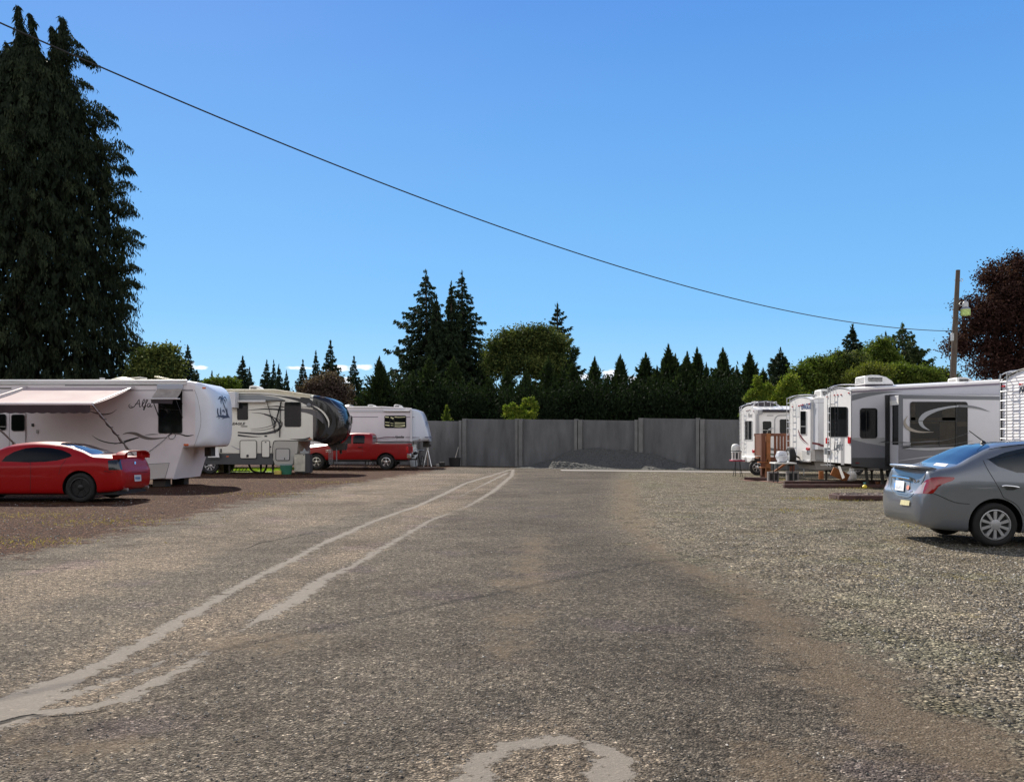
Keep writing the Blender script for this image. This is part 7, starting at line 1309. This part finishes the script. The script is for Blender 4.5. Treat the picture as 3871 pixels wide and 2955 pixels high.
    pl = patch('license_plate', 'H', [(300, 698), (405, 712), (390, 838), (286, 822)], pmat('plate_white', (.62, .63, .66), .45, var=.05), t, .022, .006)
    m = MB(); a = [cs(*p, .0295) for p in ((300, 755), (392, 770), (386, 812), (294, 798))]; a = [Vector(x) for x in a]; o_, ex, ey = a[3], (a[2]-a[3]), (a[0]-a[3])
    font = {'7': [(0, 1, .8, 1), (.8, 1, .3, 0)], 'G': [(.8, 1, 0, 1), (0, 1, 0, 0), (0, 0, .8, 0), (.8, 0, .8, .5), (.8, .5, .4, .5)], 'J': [(.8, 1, .8, 0), (.8, 0, 0, 0), (0, 0, 0, .3)], 'A': [(0, 0, .4, 1), (.4, 1, .8, 0), (.15, .4, .65, .4)], '5': [(.8, 1, 0, 1), (0, 1, 0, .5), (0, .5, .8, .5), (.8, .5, .8, 0), (.8, 0, 0, 0)], '1': [(.4, 0, .4, 1)], '6': [(.8, 1, 0, 1), (0, 1, 0, 0), (0, 0, .8, 0), (.8, 0, .8, .5), (.8, .5, 0, .5)]}
    for i, chx in enumerate('76GJA51'):
        for (x1, y1, x2, y2) in font[chx]: m.beam(o_+ex*((i+x1*.8)/7)+ey*y1, o_+ex*((i+x2*.8)/7)+ey*y2, .011, .003)
    m.build('plate_number', pmat('plate_ink', (.05, .06, .14), .5), pl)
    patch('sticker', 'H', [(266, 738), (282, 722), (292, 745), (284, 800), (270, 792)], pmat('stk_blue', (.08, .25, .62), .4), t, .016); patch('sticker', 'H', [(418, 782), (440, 752), (456, 772), (448, 812), (426, 818)], pmat('stk_orange', (.62, .20, .12), .4), t, .016)
    patch('sticker', 'H', [(354, 930), (462, 942), (452, 1004), (342, 990)], pmat('stk_cream', (.78, .72, .42), .5, var=.15, vscale=20), t, .016); patch('sticker', 'H', [(446, 818), (486, 818), (482, 834), (442, 834)], pmat('stk_navy', (.02, .05, .22), .4), t, .01)
    p1, n1 = local_cast(T, ce, Mi, 'H', 535, 712, .008); m = MB()
    L1 = [[(536, 694), (514, 694), (512, 703), (532, 706), (530, 716), (508, 716)], [(541, 694), (546, 716), (566, 694)]]
    for l in L1: P_ = [cs(*p, .008) for p in l]; P_ = [x for x in P_ if x]; m.tube(P_, .007, 5)
    m.build('trim_badge', chrome, t)
    m = MB(); P_ = [cs(*p, .018) for p in smooth_path([(1565, 768), (1600, 762), (1700, 768), (1780, 782)], 4)]; P_ = [x for x in P_ if x]; m.tube(P_, [.008]+[.015]*(len(P_)-2)+[.008], 8); m.build('door_handle', chrome, t)
    m = MB(); m.tube([Vector((p.x, -p.y, p.z)) for p in P_], .014, 8); m.build('door_handle', chrome, t); patch('handle_recess', 'H', [(1600, 790), (1640, 786), (1740, 792), (1755, 800), (1710, 815), (1640, 812)], pmat('recess_dk', (.02, .022, .026), .5), t, .003)
    patch('paper', 'H', [(735, 512), (775, 482), (922, 495), (880, 530)], pmat('paperw', (.80, .74, .76), .6), t, .003)
    m = MB(); a, _ = local_cast(T, ce, Mi, 'H', 1348, 243, 0); m.lathe([(.05, 0), (.045, .02), (.02, .045), (.01, .05)], a+Vector((.0, 0, -.01)), 'z', 12); d = Vector((-.21, .0, .16)); m.tube([a+Vector((0, 0, .03)), a+Vector((0, 0, .03))+d], [.009, .006], 6); m.build('antenna', blackm, t)
    for sg in (1, -1): m = MB(); m.lathe([(.03, -.08), (.09, -.06), (.10, 0), (.08, .06), (.02, .08)], (2.95, sg*.93, 1.04), 'y', 14); m.beam((2.95, sg*.80, 1.0), (2.95, sg*.90, 1.02), .04); m.build('wing_mirror', paint, t)
    m = MB(); m.box(.55, 4.1, -.70, .70, .20, .34); m.build('underbody', blackm, t); cov = pmat('wheel_cover', (.46, .455, .46), .38, metal=.25, var=.08, vscale=20)
    for cx in (1.03, 3.62):
        for sg in (-1, 1): wheelset(t, (cx, sg*.75, .31), .31, .195, cov, spokes=10, dish=.0, face=sg, rimr=.70, spw=.20, hub=.34)
    # roof ditch and boot edge reflectors
    m = MB(); m.tube(smooth_path([(1.2, -.60, 1.405), (1.6, -.585, 1.452), (2.2, -.58, 1.462), (2.7, -.60, 1.39)], 6), .006, 4); m.tube(smooth_path([(1.2, .60, 1.405), (1.6, .585, 1.452), (2.2, .58, 1.462), (2.7, .60, 1.39)], 6), .006, 4); m.build('roof_ditch', blackm, t)
grey_sedan()
# ---- red four-door with rear wing, nose to the left
def red_sedan():
    X0 = -9.5; M = Matrix.Translation((X0, 22.0, 0)) @ Matrix.Rotation(math.pi, 4, 'Z'); t = thing('sedan', 'glossy red sedan with rear wing and black wheels parked before the awning trailer', 'car', (X0, 22.0, 0), rz=math.pi, local=True)
    w = .945; st = [(.00, [(0, .50), (.60, .50), (.68, .53), (.70, .60), (.68, .70), (.62, .74), (.45, .76), (.2, .765), (0, .77)]),
          (.05, [(0, .36), (.70, .36), (.80, .42), (.83, .60), (.82, .76), (.76, .80), (.6, .83), (.3, .84), (0, .84)]),
          (.11, [(0, .30), (.76, .30), (.86, .38), (.885, .60), (.875, .80), (.81, .93), (.68, .99), (.3, 1.0), (0, 1.0)]),
          (.17, [(0, .27), (.80, .27), (.90, .35), (.92, .60), (.91, .83), (.84, 1.0), (.72, 1.07), (.35, 1.085), (0, 1.09)]),
          (.40, [(0, .24), (.82, .24), (.92, .32), (.943, .60), (.935, .86), (.86, 1.03), (.76, 1.095), (.38, 1.115), (0, 1.12)]),
          (.75, [(0, .22), (.84, .22), (.925, .30), (.945, .58), (.94, .88), (.87, 1.04), (.76, 1.12), (.38, 1.145), (0, 1.15)]),
          (1.1, [(0, .20), (.84, .20), (.925, .28), (.945, .56), (.94, .88), (.87, 1.03), (.70, 1.245), (.38, 1.29), (0, 1.30)]),
          (1.6, [(0, .20), (.84, .20), (.925, .27), (.945, .54), (.935, .86), (.865, 1.0), (.63, 1.36), (.36, 1.43), (0, 1.44)]),
          (2.3, [(0, .20), (.84, .20), (.925, .27), (.94, .54), (.93, .84), (.86, .98), (.61, 1.41), (.36, 1.475), (0, 1.485)]),
          (2.9, [(0, .20), (.84, .20), (.925, .27), (.94, .54), (.93, .84), (.86, .97), (.64, 1.35), (.38, 1.42), (0, 1.43)]),
          (3.4, [(0, .20), (.84, .20), (.925, .28), (.94, .56), (.93, .84), (.86, .97), (.73, 1.14), (.4, 1.20), (0, 1.21)]),
          (3.8, [(0, .20), (.84, .20), (.925, .29), (.94, .58), (.925, .84), (.85, .95), (.70, 1.0), (.4, 1.04), (0, 1.05)]),
          (4.6, [(0, .22), (.80, .22), (.90, .32), (.92, .58), (.90, .80), (.82, .88), (.66, .92), (.35, .95), (0, .96)]),
          (4.95, [(0, .24), (.72, .24), (.82, .34), (.84, .56), (.81, .74), (.74, .82), (.6, .85), (.3, .88), (0, .885)]), (5.08, [(0, .32), (.55, .32), (.62, .38), (.64, .55), (.61, .68), (.55, .72), (.42, .75), (.2, .76), (0, .765)])]
    arches = [(1.03, .36, .42), (4.08, .36, .42)]; nr = lambda c, n: c.y > .4
    regs = [(1, 'eye', [(15, 1102), (60, 1050), (150, 1000), (270, 962), (400, 950), (540, 958), (660, 982), (740, 1018), (762, 1042), (735, 1058), (660, 1078), (600, 1093), (480, 1106), (300, 1112)], lambda c, n: c.y > .4 and c.z > .95, True),
            (2, 'eye', [(1142, 1090), (1275, 1080), (1298, 1190), (1150, 1196)], lambda c, n: c.y > .3 and c.z > .5 and c.x < .5, True),
            (4, 'z', [(.86, -.66), (1.3, -.60), (1.72, -.53), (1.8, -.25), (1.82, 0), (1.8, .25), (1.72, .53), (1.3, .60), (.86, .66), (.80, .3), (.79, 0), (.80, -.3)], lambda c, n: c.z > 1.12 and n.z > .2, False),
            (5, 'z', [(2.95, -.55), (3.75, -.66), (3.85, 0), (3.75, .66), (2.95, .55), (2.88, 0)], lambda c, n: c.z > 1.0 and n.z > .2, False)]
    lines = [[(322, 1110), (325, 1250), (322, 1400), (335, 1450)], [(700, 1080), (650, 1150), (620, 1240)], [(1150, 1200), (1100, 1205), (1180, 1215), (1560, 1215)], [(905, 1085), (920, 1100)]]
    paint = pmat('red_paint', (.33, .004, .005),   .38, spec=.2, coat=.2, var=.03, vscale=4); bm, T, Mi, ce = make_car(t, st, M, 'A', lines, 110, 36, regs, arches)
    pieces(bm, {0: ('body', paint, None), 1: ('side_window', pmat('black_glass', (.004, .004, .005), .06, spec=.25), None), 2: ('tail_light', pmat('smoke_lens', (.02, .022, .025), .2, coat=.6), None), 4: ('rear_window', pmat('rear_glass', (), 0), None), 5: ('windscreen', glass, None)}, t); arch_liner(t, arches, .36, .93)
    m = MB(); n = 16; vs = []
    for i in range(n+1):
        s = -1+2*i/n; y = s*.74; z = 1.245-.10*abs(s)**6; vs += [(.02, y, z+.012), (.03, y, z-.014), (.22, y, z-.018), (.26, y, z-.004), (.18, y, z+.014)]
    m.add(vs, [(a*5+j, a*5+(j+1) % 5, (a+1)*5+(j+1) % 5, (a+1)*5+j) for a in range(n) for j in range(5)]+[tuple(range(5)), tuple(range(n*5, n*5+5))])
    for sg in (-1, 1): m.box(.04, .30, sg*.74-.05, sg*.74+.05, 1.06, 1.16); m.box(.10, .22, sg*.42-.02, sg*.42+.02, 1.08, 1.235)
    m.build('rear_wing', paint, t, smooth=50)
    cs = lambda a, b, o=.006: local_cast(T, ce, Mi, 'A', a, b, o)[0]
    q = [cs(a, b, .012) for a, b in [(1415, 1245), (1488, 1243), (1492, 1308), (1422, 1312)]]; q = [x for x in q if x]
    m = MB(); m.add(q, [tuple(range(len(q)))]); pl = m.build('license_plate', pmat('plate_white', (), 0), t, smooth=0); m = MB()
    for k in range(6): a = cs(1430+9*k, 1266, .015); b = cs(1431+9*k, 1290, .015); a and b and m.beam(a, b, .025, .002)
    m.build('plate_number', pmat('plate_blue', (.10, .22, .45), .5), pl)
    q = [cs(a, b, .01) for a, b in rr(1420, 1104, 1434, 1132, 5)]; q = [x for x in q if x]; m = MB(); m.add(q, [tuple(range(len(q)))]); m.build('badge', chrome, t, smooth=0)
    a, _ = local_cast(T, ce, Mi, 'A', 820, 905, 0)
    if a: m = MB(); m.lathe([(.05, -.01), (.045, .015), (.015, .04)], a, 'z', 12); m.tube([a+Vector((0, 0, .02)), a+Vector((-.14, 0, .22))], [.009, .006], 6); m.build('antenna', blackm, t)
    for sg in (1, -1): m = MB(); m.lathe([(.03, -.09), (.09, -.07), (.10, 0), (.08, .07), (.02, .09)], (3.42, sg*1.0, 1.08), 'y', 14); m.beam((3.42, sg*.85, 1.0), (3.42, sg*.96, 1.06), .04); m.build('wing_mirror', paint, t)
    m = MB(); m.box(.15, 4.9, -.82, .82, .18, .32); m.build('underbody', blackm, t); m = MB(); [m.cyl((.0, s*.6, .30), (.2, s*.6, .30), .04) for s in (-1, 1)]; m.build('exhaust', alu, t); dk = pmat('dark_rim', (.03, .03, .032), .4, metal=.5)
    for cx in (1.03, 4.08):
        for sg in (-1, 1): wheelset(t, (cx, sg*.82, .36), .36, .235, dk, spokes=5, dish=.03, face=sg, rimr=.68, spw=.28, hub=.28)
    for sg in (-1, 1):
        m = MB(); m.tube([(3.3, sg*.945, .78), (3.12, sg*.945, .785)], .014, 6); m.build('door_handle', paint, t)
red_sedan()
# ---- red crew pickup, nose to the left
def pickup():
    X0 = (1553-UC)/F*45.0; Y0 = 46.0; M = Matrix.Translation((X0, Y0, 0)) @ Matrix.Rotation(math.pi, 4, 'Z'); t = thing('pickup_truck', 'red four-door pickup with chrome bumper and alloy wheels between two trailers', 'truck', (X0, Y0, 0), rz=math.pi, local=True)
    def sec(zb, w, zs, zt, yr, ztop): return [(0, zb), (w*.92, zb), (w*.985, zb+.08), (w, .75), (w*.99, zs), (w*.95, zt), (yr, ztop-.03 if ztop > 1.5 else zt+.0), (yr*.5, ztop), (0, ztop+.005)]
    B = lambda w=1.0: [(0, .52), (w*.92, .52), (w*.985, .58), (w, .85), (w*.99, 1.2), (w*.97, 1.355), (w*.90, 1.36), (w*.87, 1.30), (0, 1.30)]
    st = [(.17, B(.96)), (.22, B(1.0)), (1.9, B(1.0)), (2.02, B(1.0)),
          (2.05, [(0, .50), (.92, .50), (.985, .58), (1.0, .85), (.99, 1.15), (.96, 1.34), (.83, 1.66), (.6, 1.80), (0, 1.83)]),
          (2.2, [(0, .50), (.92, .50), (.985, .58), (1.0, .85), (.99, 1.15), (.96, 1.34), (.76, 1.84), (.5, 1.90), (0, 1.915)]),
          (2.9, [(0, .50), (.92, .50), (.985, .58), (1.0, .85), (.99, 1.15), (.96, 1.33), (.75, 1.86), (.5, 1.92), (0, 1.935)]),
          (3.5, [(0, .50), (.92, .50), (.985, .58), (1.0, .85), (.99, 1.15), (.96, 1.32), (.77, 1.80), (.5, 1.86), (0, 1.87)]),
          (4.15, [(0, .50), (.92, .50), (.985, .58), (1.0, .85), (.99, 1.13), (.96, 1.29), (.88, 1.36), (.5, 1.42), (0, 1.43)]),
          (4.4, [(0, .50), (.92, .50), (.985, .58), (1.0, .85), (.98, 1.12), (.93, 1.24), (.84, 1.29), (.5, 1.37), (0, 1.38)]),
          (5.3, [(0, .48), (.90, .48), (.97, .56), (.99, .85), (.95, 1.06), (.86, 1.15), (.72, 1.2), (.45, 1.29), (0, 1.30)]),
          (5.65, [(0, .46), (.84, .46), (.92, .54), (.94, .8), (.90, .98), (.80, 1.08), (.66, 1.13), (.4, 1.18), (0, 1.19)]), (5.78, [(0, .55), (.7, .55), (.8, .6), (.82, .8), (.78, .9), (.7, .96), (.55, .98), (.3, 1.0), (0, 1.0)])]
    arches = [(1.30, .40, .50), (4.92, .40, .50)]; hi = lambda c, n: c.y > .5 and c.z > 1.2
    regs = [(1, 'y', [(2.42, 1.36), (3.02, 1.36), (3.02, 1.75), (2.92, 1.80), (2.48, 1.80), (2.42, 1.74)], hi, True), (1, 'y', [(3.12, 1.36), (4.02, 1.34), (3.70, 1.62), (3.5, 1.74), (3.12, 1.79)], hi, True),
            (4, 'x', [(-.62, 1.42), (.62, 1.42), (.58, 1.78), (-.58, 1.78)], lambda c, n: 2.02 < c.x < 2.3 and n.x < -.1, False), (5, 'z', [(3.52, -.66), (4.08, -.80), (4.15, 0), (4.08, .80), (3.52, .66), (3.48, 0)], lambda c, n: c.z > 1.3 and n.z > .1 and c.x > 3.4, False)]
    paint = pmat('truck_red', (.26, .006, .007),   .35, spec=.25, coat=.25, var=.05, vscale=3)
    lines = [[(665, 960), (672, 1100), (660, 1380)], [(340, 1100), (338, 1380)], [(210, 1335), (640, 1335)], [(1195, 1110), (1215, 1200), (1200, 1260)]]
    bm, T, Mi, ce = make_car(t, st, M, 'D', lines, 90, 30, regs, arches); pieces(bm, {0: ('body', paint, None), 1: ('side_window', glass, None), 4: ('rear_window', glass, None), 5: ('windscreen', glass, None)}, t); arch_liner(t, arches, .4, .98)
    m = MB(); m.box(.20, 2.0, -.98, -.90, 1.355, 1.375); m.box(.20, 2.0, .90, .98, 1.355, 1.375); m.build('bed_rail_cap', pmat('bedcap', (.45, .40, .42), .3, coat=.4), t, bevel=.005)
    m = MB(); m.box(.24, 2.0, -.87, .87, 1.295, 1.31); m.build('bed_cover', pmat('bedliner', (.02, .02, .02), .8), t)
    m = MB(); m.box(.02, .28, -.98, .98, .60, .82); m.box(.02, .06, -.3, .3, .62, .75); m.build('rear_bumper', chrome, t, bevel=.04); m = MB(); m.beam((.2, 0, .52), (-.22, 0, .52), .08); m.cyl((-.2, 0, .52), (-.2, 0, .64), .035); m.build('tow_hitch', steel, t)
    for sg in (1, -1):
        m = MB(); m.box(.13, .26, sg*1.0-.06, sg*1.0+.004, .88, 1.2); m.build('tail_light', redl, t, bevel=.02); m = MB(); m.lathe([(.03, -.1), (.12, -.08), (.13, 0), (.11, .08), (.03, .1)], (3.98, sg*1.14, 1.42), 'y', 14); m.beam((3.98, sg*.96, 1.38), (3.98, sg*1.05, 1.4), .05); m.build('wing_mirror', blackm, t)
        m = MB(); m.box(5.50, 5.72, sg*.84-.10, sg*.84+.08, .90, 1.06); m.build('headlight', pmat('clear_lens', (), 0), t, bevel=.04)
        for xh in (2.52, 3.28): m = MB(); m.tube([(xh, sg*1.005, 1.17), (xh+.22, sg*1.005, 1.17)], .022, 6); m.build('door_handle', blackm, t)
    m = MB(); m.box(5.62, 5.86, -.92, .92, .5, .74); m.build('front_bumper', chrome, t, bevel=.05); m = MB(); m.box(5.70, 5.80, -.6, .6, .78, 1.08); m.build('front_grille', blackm, t, bevel=.02)
    m = MB(); m.box(.3, 5.5, -.8, .8, .42, .58); m.build('underbody', blackm, t); m = MB(); m.box(2.1, 4.3, .88, .99, .46, .53); m.build('running_board', blackm, t)
    OFF[t.name] = Vector((0, 0, 0)); me_t = Mi @ PY('C', 1600, 1205, 45.0-.01)
    lt = text('lettering', 'HEMI', (4.42, 1.004, .985), .085, plast, t, rot=(90, 0, 180), sx=1.3, bold=.003); text('lettering', '5.7 LITER', (4.42, 1.004, .91), .06, plast, t, rot=(90, 0, 180), sx=1.2, bold=.002)
    for cx in (1.30, 4.92):
        for sg in (-1, 1): wheelset(t, (cx, sg*.86, .40), .40, .26, pmat('bright_alloy', (.62, .62, .63), .25, .9), spokes=5, dish=.03, face=sg, rimr=.60, spw=.34, hub=.3)
pickup()
# ================================================================== small things on the left
def left_bits():
    def low(nm, lab, cat, q): return thing(nm, lab, cat, tuple(q))
    # garden lattice skirting behind the pickup
    Y = 47.3; k = Y/F/3.93; a = PY('D', 150, 1440, Y); b = PY('D', 1245, 1440, Y); t = low('lattice_skirt', 'pinkish-white diamond lattice strip under the pickup, along the far trailer', 'lattice', Vector((a.x, Y, 0))); m = MB(); z0 = PY('D', 0, 1446, Y).z; z1 = PY('D', 0, 1386, Y).z; z0 = max(z0, .0); n = 60; dx = .17
    n = int((b.x-a.x)/dx)
    for i in range(n): x = a.x+i*dx; m.beam((x, Y, z0), (x+z1-z0, Y, z1), .035, .008, up=(0, 1, 0)); m.beam((x+z1-z0, Y+.01, z0), (x, Y+.01, z1), .035, .008, up=(0, 1, 0))
    m.build('slats', pmat('lattice', (.56, .40, .40), .7, var=.15), t)
    # tub, fridge-like box, planter
    q = GR('C', 1030, 1545); Y = 38.9; P = lambda x, y, Y=Y: PY('C', x, y, Y); t = low('plastic_tub', 'round green plastic tub with pale rim in front of the cream trailer', 'tub', Vector((P(1030, 0).x, Y, 0))); r = (P(1120, 0).x-P(935, 0).x)/2; h = P(0, 1405).z; m = MB(); m.lathe([(r*.82, 0), (r*.97, h), (r*.92, h), (r*.80, h*.4)], (P(1030, 0).x, Y, 0), 'z', 24); m.build('tub', pmat('tubgreen', (.02, .14, .085), .5, var=.1), t)
    m = MB(); m.lathe([(r*.98, h-.01), (r*1.03, h+.02), (r*1.02, h+.05), (r*.9, h+.05)], (P(1030, 0).x, Y, 0), 'z', 24); m.build('rim', pmat('tubrim', (.25, .33, .33), .5), t)
    t = low('metal_cabinet', 'pale scuffed metal cabinet with open dark back beside the green tub', 'cabinet', Vector((P(1230, 0).x, Y, 0))); xa, xb, xc = P(1148, 0).x, P(1308, 0).x, P(1375, 0).x; m = MB(); zt = P(0, 1242).z; m.box(xa, xb, Y-.0, Y+.05, .12, zt); m.build('door', pmat('cabwhite', (.46, .44, .36), .5, var=.35, vscale=3), t, bevel=.01)
    m = MB(); m.box(xa+.02, xc, Y+.052, Y+.62, .06, zt-.01); m.build('cabinet_body', pmat('cabdark', (.045, .047, .05), .6), t, bevel=.015); m = MB(); m.box(P(1280, 0).x, P(1300, 0).x, Y-.02, Y, P(0, 1262).z, P(0, 1250).z); m.build('handle', blackm, t); m = MB(); m.box(xa+.05, xa+.1, Y+.05, Y+.1, 0, .12); m.box(xb-.1, xb-.05, Y+.05, Y+.1, 0, .12); m.build('foot', blackm, t)
    m = MB(); c = P(1310, 1215, Y+.3); t = low('metal_basin', 'grey basin sitting on top of the scuffed cabinet', 'basin', Vector((c.x, c.y, zt))); zb = zt; m.box(c.x-.19, c.x+.2, Y+.12, Y+.5, zb, zb+.13); m.build('basin', pmat('basing', (.28, .29, .28), .5, .3), t, bevel=.03); m = MB(); m.cyl((c.x-.03, Y+.3, zb+.13), (c.x-.03, Y+.3, zb+.26), .09, .02); m.build('spout', pmat('basing', (), 0), t)
    q = P(908, 1508, 38.7); m = MB(); m.box(q.x-.15, q.x+.15, 38.6, 38.85, 0, .17); o = m.build('yellow_block', pmat('yblock', (.55, .42, .10), .7, var=.2), bevel=.02); tag(o, 'yellow chock block left of the green tub', 'block')
    q = P(60, 1455, 41.0); m = MB(); m.cyl((q.x, 41, 0), (q.x, 41, .42), .14, .10, 18); o = m.build('bucket', pmat('tanbucket', (.45, .32, .18), .6), bevel=.01); tag(o, 'small tan bucket on the grass beyond the trailer wheels', 'bucket')
    # wire ornaments hanging under the black nose
    Y = 39.9; t = low('hanging_ornament', 'grey wire wind ornament dangling under the black trailer nose', 'ornament', PY('C', 1690, 1170, Y)); m = MB()
    for j in range(7):
        c = PY('C', 1690, 1185+32*j, Y); r = .085-.004*abs(j-3)
        for s in range(3): a0 = s*1.05+j*.5; m.tube([c+Vector((r*1.3*math.cos(q)*math.cos(a0), r*1.3*math.cos(q)*math.sin(a0), r*.75*math.sin(q))) for q in np.linspace(0, 6.283, 14)], .008, 4)
    m.tube([PY('C', 1695, 1140, Y), PY('C', 1690, 1410, Y)], .006, 4); m.build('wire_rings', pmat('wiregrey', (.30, .30, .31), .5, .4), t)
    t = low('hanging_ornament', 'narrow grey bead chain hanging beside the wire ornament', 'ornament', PY('C', 1780, 1170, Y)); m = MB()
    for j in range(11): c = PY('C', 1778, 1190+18*j, Y); m.lathe([(.002, .035), (.04, .0), (.002, -.035)], c, 'z', 8)
    m.tube([PY('C', 1778, 1150, Y), PY('C', 1778, 1390, Y)], .005, 4); m.build('beads', pmat('wiregrey', (), 0), t)
    # tall white gas cylinder, bicycle, kettle grill by the far trailer
    Y = 48.9; P = lambda x, y, Y=Y: PY('D', x, y, Y); k = Y/F/3.93; cx = P(1432, 0).x; zt = P(0, 1100).z; t = low('gas_cylinder', 'tall white gas cylinder standing behind the pickup tailgate', 'gas tank', Vector((cx, Y, 0))); r = 58*k; m = MB(); z1 = P(0, 1150).z
    m.lathe([(r*.8, .05), (r, .14), (r, z1-.18), (r*.93, z1-.06), (r*.6, z1+.02), (r*.4, z1+.04)], (cx, Y, 0), 'z', 28); m.build('tank', pmat('gaswhite', (.55, .60, .62), .45, var=.08), t, smooth=50); m = MB(); m.lathe([(r*.66, z1), (r*.66, zt+.02), (r*.6, zt+.02), (r*.6, z1)], (cx, Y, 0), 'z', 24); m.build('collar', pmat('gaswhite', (), 0), t); m = MB(); m.lathe([(r*.8, 0), (r*.8, .08)], (cx, Y, 0), 'z', 24); m.build('foot_ring', steel, t)
    Y = 47.4; P = lambda x, y, Y=Y: PY('D', x, y, Y); t = low('bicycle', 'dark bicycle parked below the far trailer nose, seen end on', 'bicycle', Vector((P(1510, 0).x, Y, 0))); c1 = Vector((P(1490, 0).x, Y-.15, .33)); c2 = Vector((P(1535, 0).x, Y+.75, .33))
    d = (c2-c1).normalized()
    for c in (c1, c2):
        m = MB(); m.tube([c+d*(.33*math.cos(a))+Vector((0, 0, .33*math.sin(a))) for a in np.linspace(0, 6.283, 26)], .022, 6); w_ = m.build('wheel', rubber, t); m = MB()
        for a in np.linspace(0, math.pi, 7)[:-1]: m.tube([c+d*(.31*math.cos(a))+Vector((0, 0, .31*math.sin(a))), c-d*(.31*math.cos(a))-Vector((0, 0, .31*math.sin(a)))], .003, 3)
        m.build('spoke', alu, w_)
    m = MB(); h = c1+d*.12+Vector((0, 0, .5)); s = c1+d*.62+Vector((0, 0, .45)); bb = c1+d*.48; m.tube([h, s], .02, 6); m.tube([h, bb], .02, 6); m.tube([s, bb], .02, 6); m.tube([s, c2], .014, 6); m.tube([bb, c2], .014, 6); m.tube([c1, h], .016, 6); m.build('frame', pmat('bikeblk', (.03, .03, .035), .4), t)
    m = MB(); n_ = d.cross(Vector((0, 0, 1))); hh = h+Vector((0, 0, .17)); m.tube([h, hh], .016, 6); m.tube([hh-n_*.32+d*.1, hh-n_*.2, hh+n_*.2, hh+n_*.32+d*.1], .014, 6); m.build('handlebar', alu, t); m = MB(); sc = s+Vector((0, 0, .16)); m.tube([s, sc], .013, 6); m.prism([sc-d*.12+n_*.02, sc-d*.12-n_*.02, sc+d*.12-n_*.07, sc+d*.12+n_*.07], (0, 0, .05)); m.build('saddle', blackm, t)
    t = low('kettle_grill', 'small round black kettle hanging from a bracket behind the tailgate', 'kettle', P(1455, 1235)); c = P(1455, 1225, 47.2); m = MB(); m.lathe([(.002, -.11), (.09, -.08), (.13, 0), (.12, .03), (.05, .07), (.015, .09)], c, 'z', 16); m.build('bowl', blackm, t, smooth=60); m = MB(); m.tube([c+Vector((-.13, 0, .02)), c+Vector((-.05, 0, .2)), c+Vector((.1, 0, .2)), c+Vector((.13, 0, .02))], .01, 5); m.build('handle', steel, t)
    # broom, planter and block at the wall
    Y = 50.6; P = lambda x, y, Y=Y: PY('D', x, y, Y); t = low('broom', 'pale-handled broom leaning in a dark pot against the wall', 'broom', Vector((P(2050, 0).x, Y, 0))); m = MB(); m.tube([P(2040, 1330), P(2092, 1140, Y+.9)], .022, 7); m.build('stick', pmat('stickp', (.45, .40, .32), .7), t)
    t = low('plant_pot', 'dark tub at the wall holding the broom', 'pot', Vector((P(2040, 0).x, Y, 0))); m = MB(); m.lathe([(.3, 0), (.36, .52), (.33, .52), (.28, .1)], (P(2040, 0).x, Y, 0), 'z', 18); m.build('pot', pmat('potdark', (.02, .018, .018), .8), t)
    for i, (x, y, w, h, mt, lab) in enumerate(((1800, 1412, 34, 26, cmu, 'pale concrete block at the foot of the wall near the far trailer'), (1850, 1412, 40, 46, pmat('potdark', (), 0), 'dark low bin at the foot of the wall beside the pale block'))):
        q = P(x, y, 49.9); ww = w*49.9/F/3.93; m = MB(); m.box(q.x-ww, q.x+ww, 49.7, 50.1, 0, h*2*49.9/F/3.93*.75); o = m.build('concrete_block' if i == 0 else 'storage_bin', mt, bevel=.02); tag(o, lab, 'block' if i == 0 else 'bin')
    for i, (x0, x1, Y_) in enumerate(((1290, 1750, 47.0), (1500, 1760, 46.4))):
        a, b = PY('D', x0, 0, Y_), PY('D', x1, 0, Y_); m = MB(); m.beam((a.x, Y_, .05), (b.x, Y_+.3, .06), .14, .07); o = m.build('scrap_board', pmat('scrap', (.16, .12, .10), .9, var=.3), bevel=.008); tag(o, ['long weathered board lying behind the pickup bumper', 'shorter weathered board lying nearest the drive by the bicycle'][i], 'board')
left_bits()

def added_woods_behind():
    # unseen leaf belt added behind the camera for dark reflections in glass and paint
    rg = np.random.default_rng(9); n = 14000; X = (rg.random(n)*2-1)*80; Y = -26-6*rg.random(n)-X*X*.002*-1; h = 11+3*np.sin(X*.31)+2*np.sin(X*.83+1); z = rg.random(n)**.8*h
    P = np.stack([X, -30+rg.random(n)*5+X*X*.003, z], -1); o = quadmesh('added_woods', kites(P, unit(rg.normal(size=(n, 3))+np.array([0, 0, .4])), 1.2+1.2*rg.random(n), .8+.6*rg.random(n), rg), GREENS['oak'], None, rg.random(n)); tag(o, 'unseen belt of dark foliage added behind the viewpoint for reflections', 'added_woods', kind='stuff')
added_woods_behind()
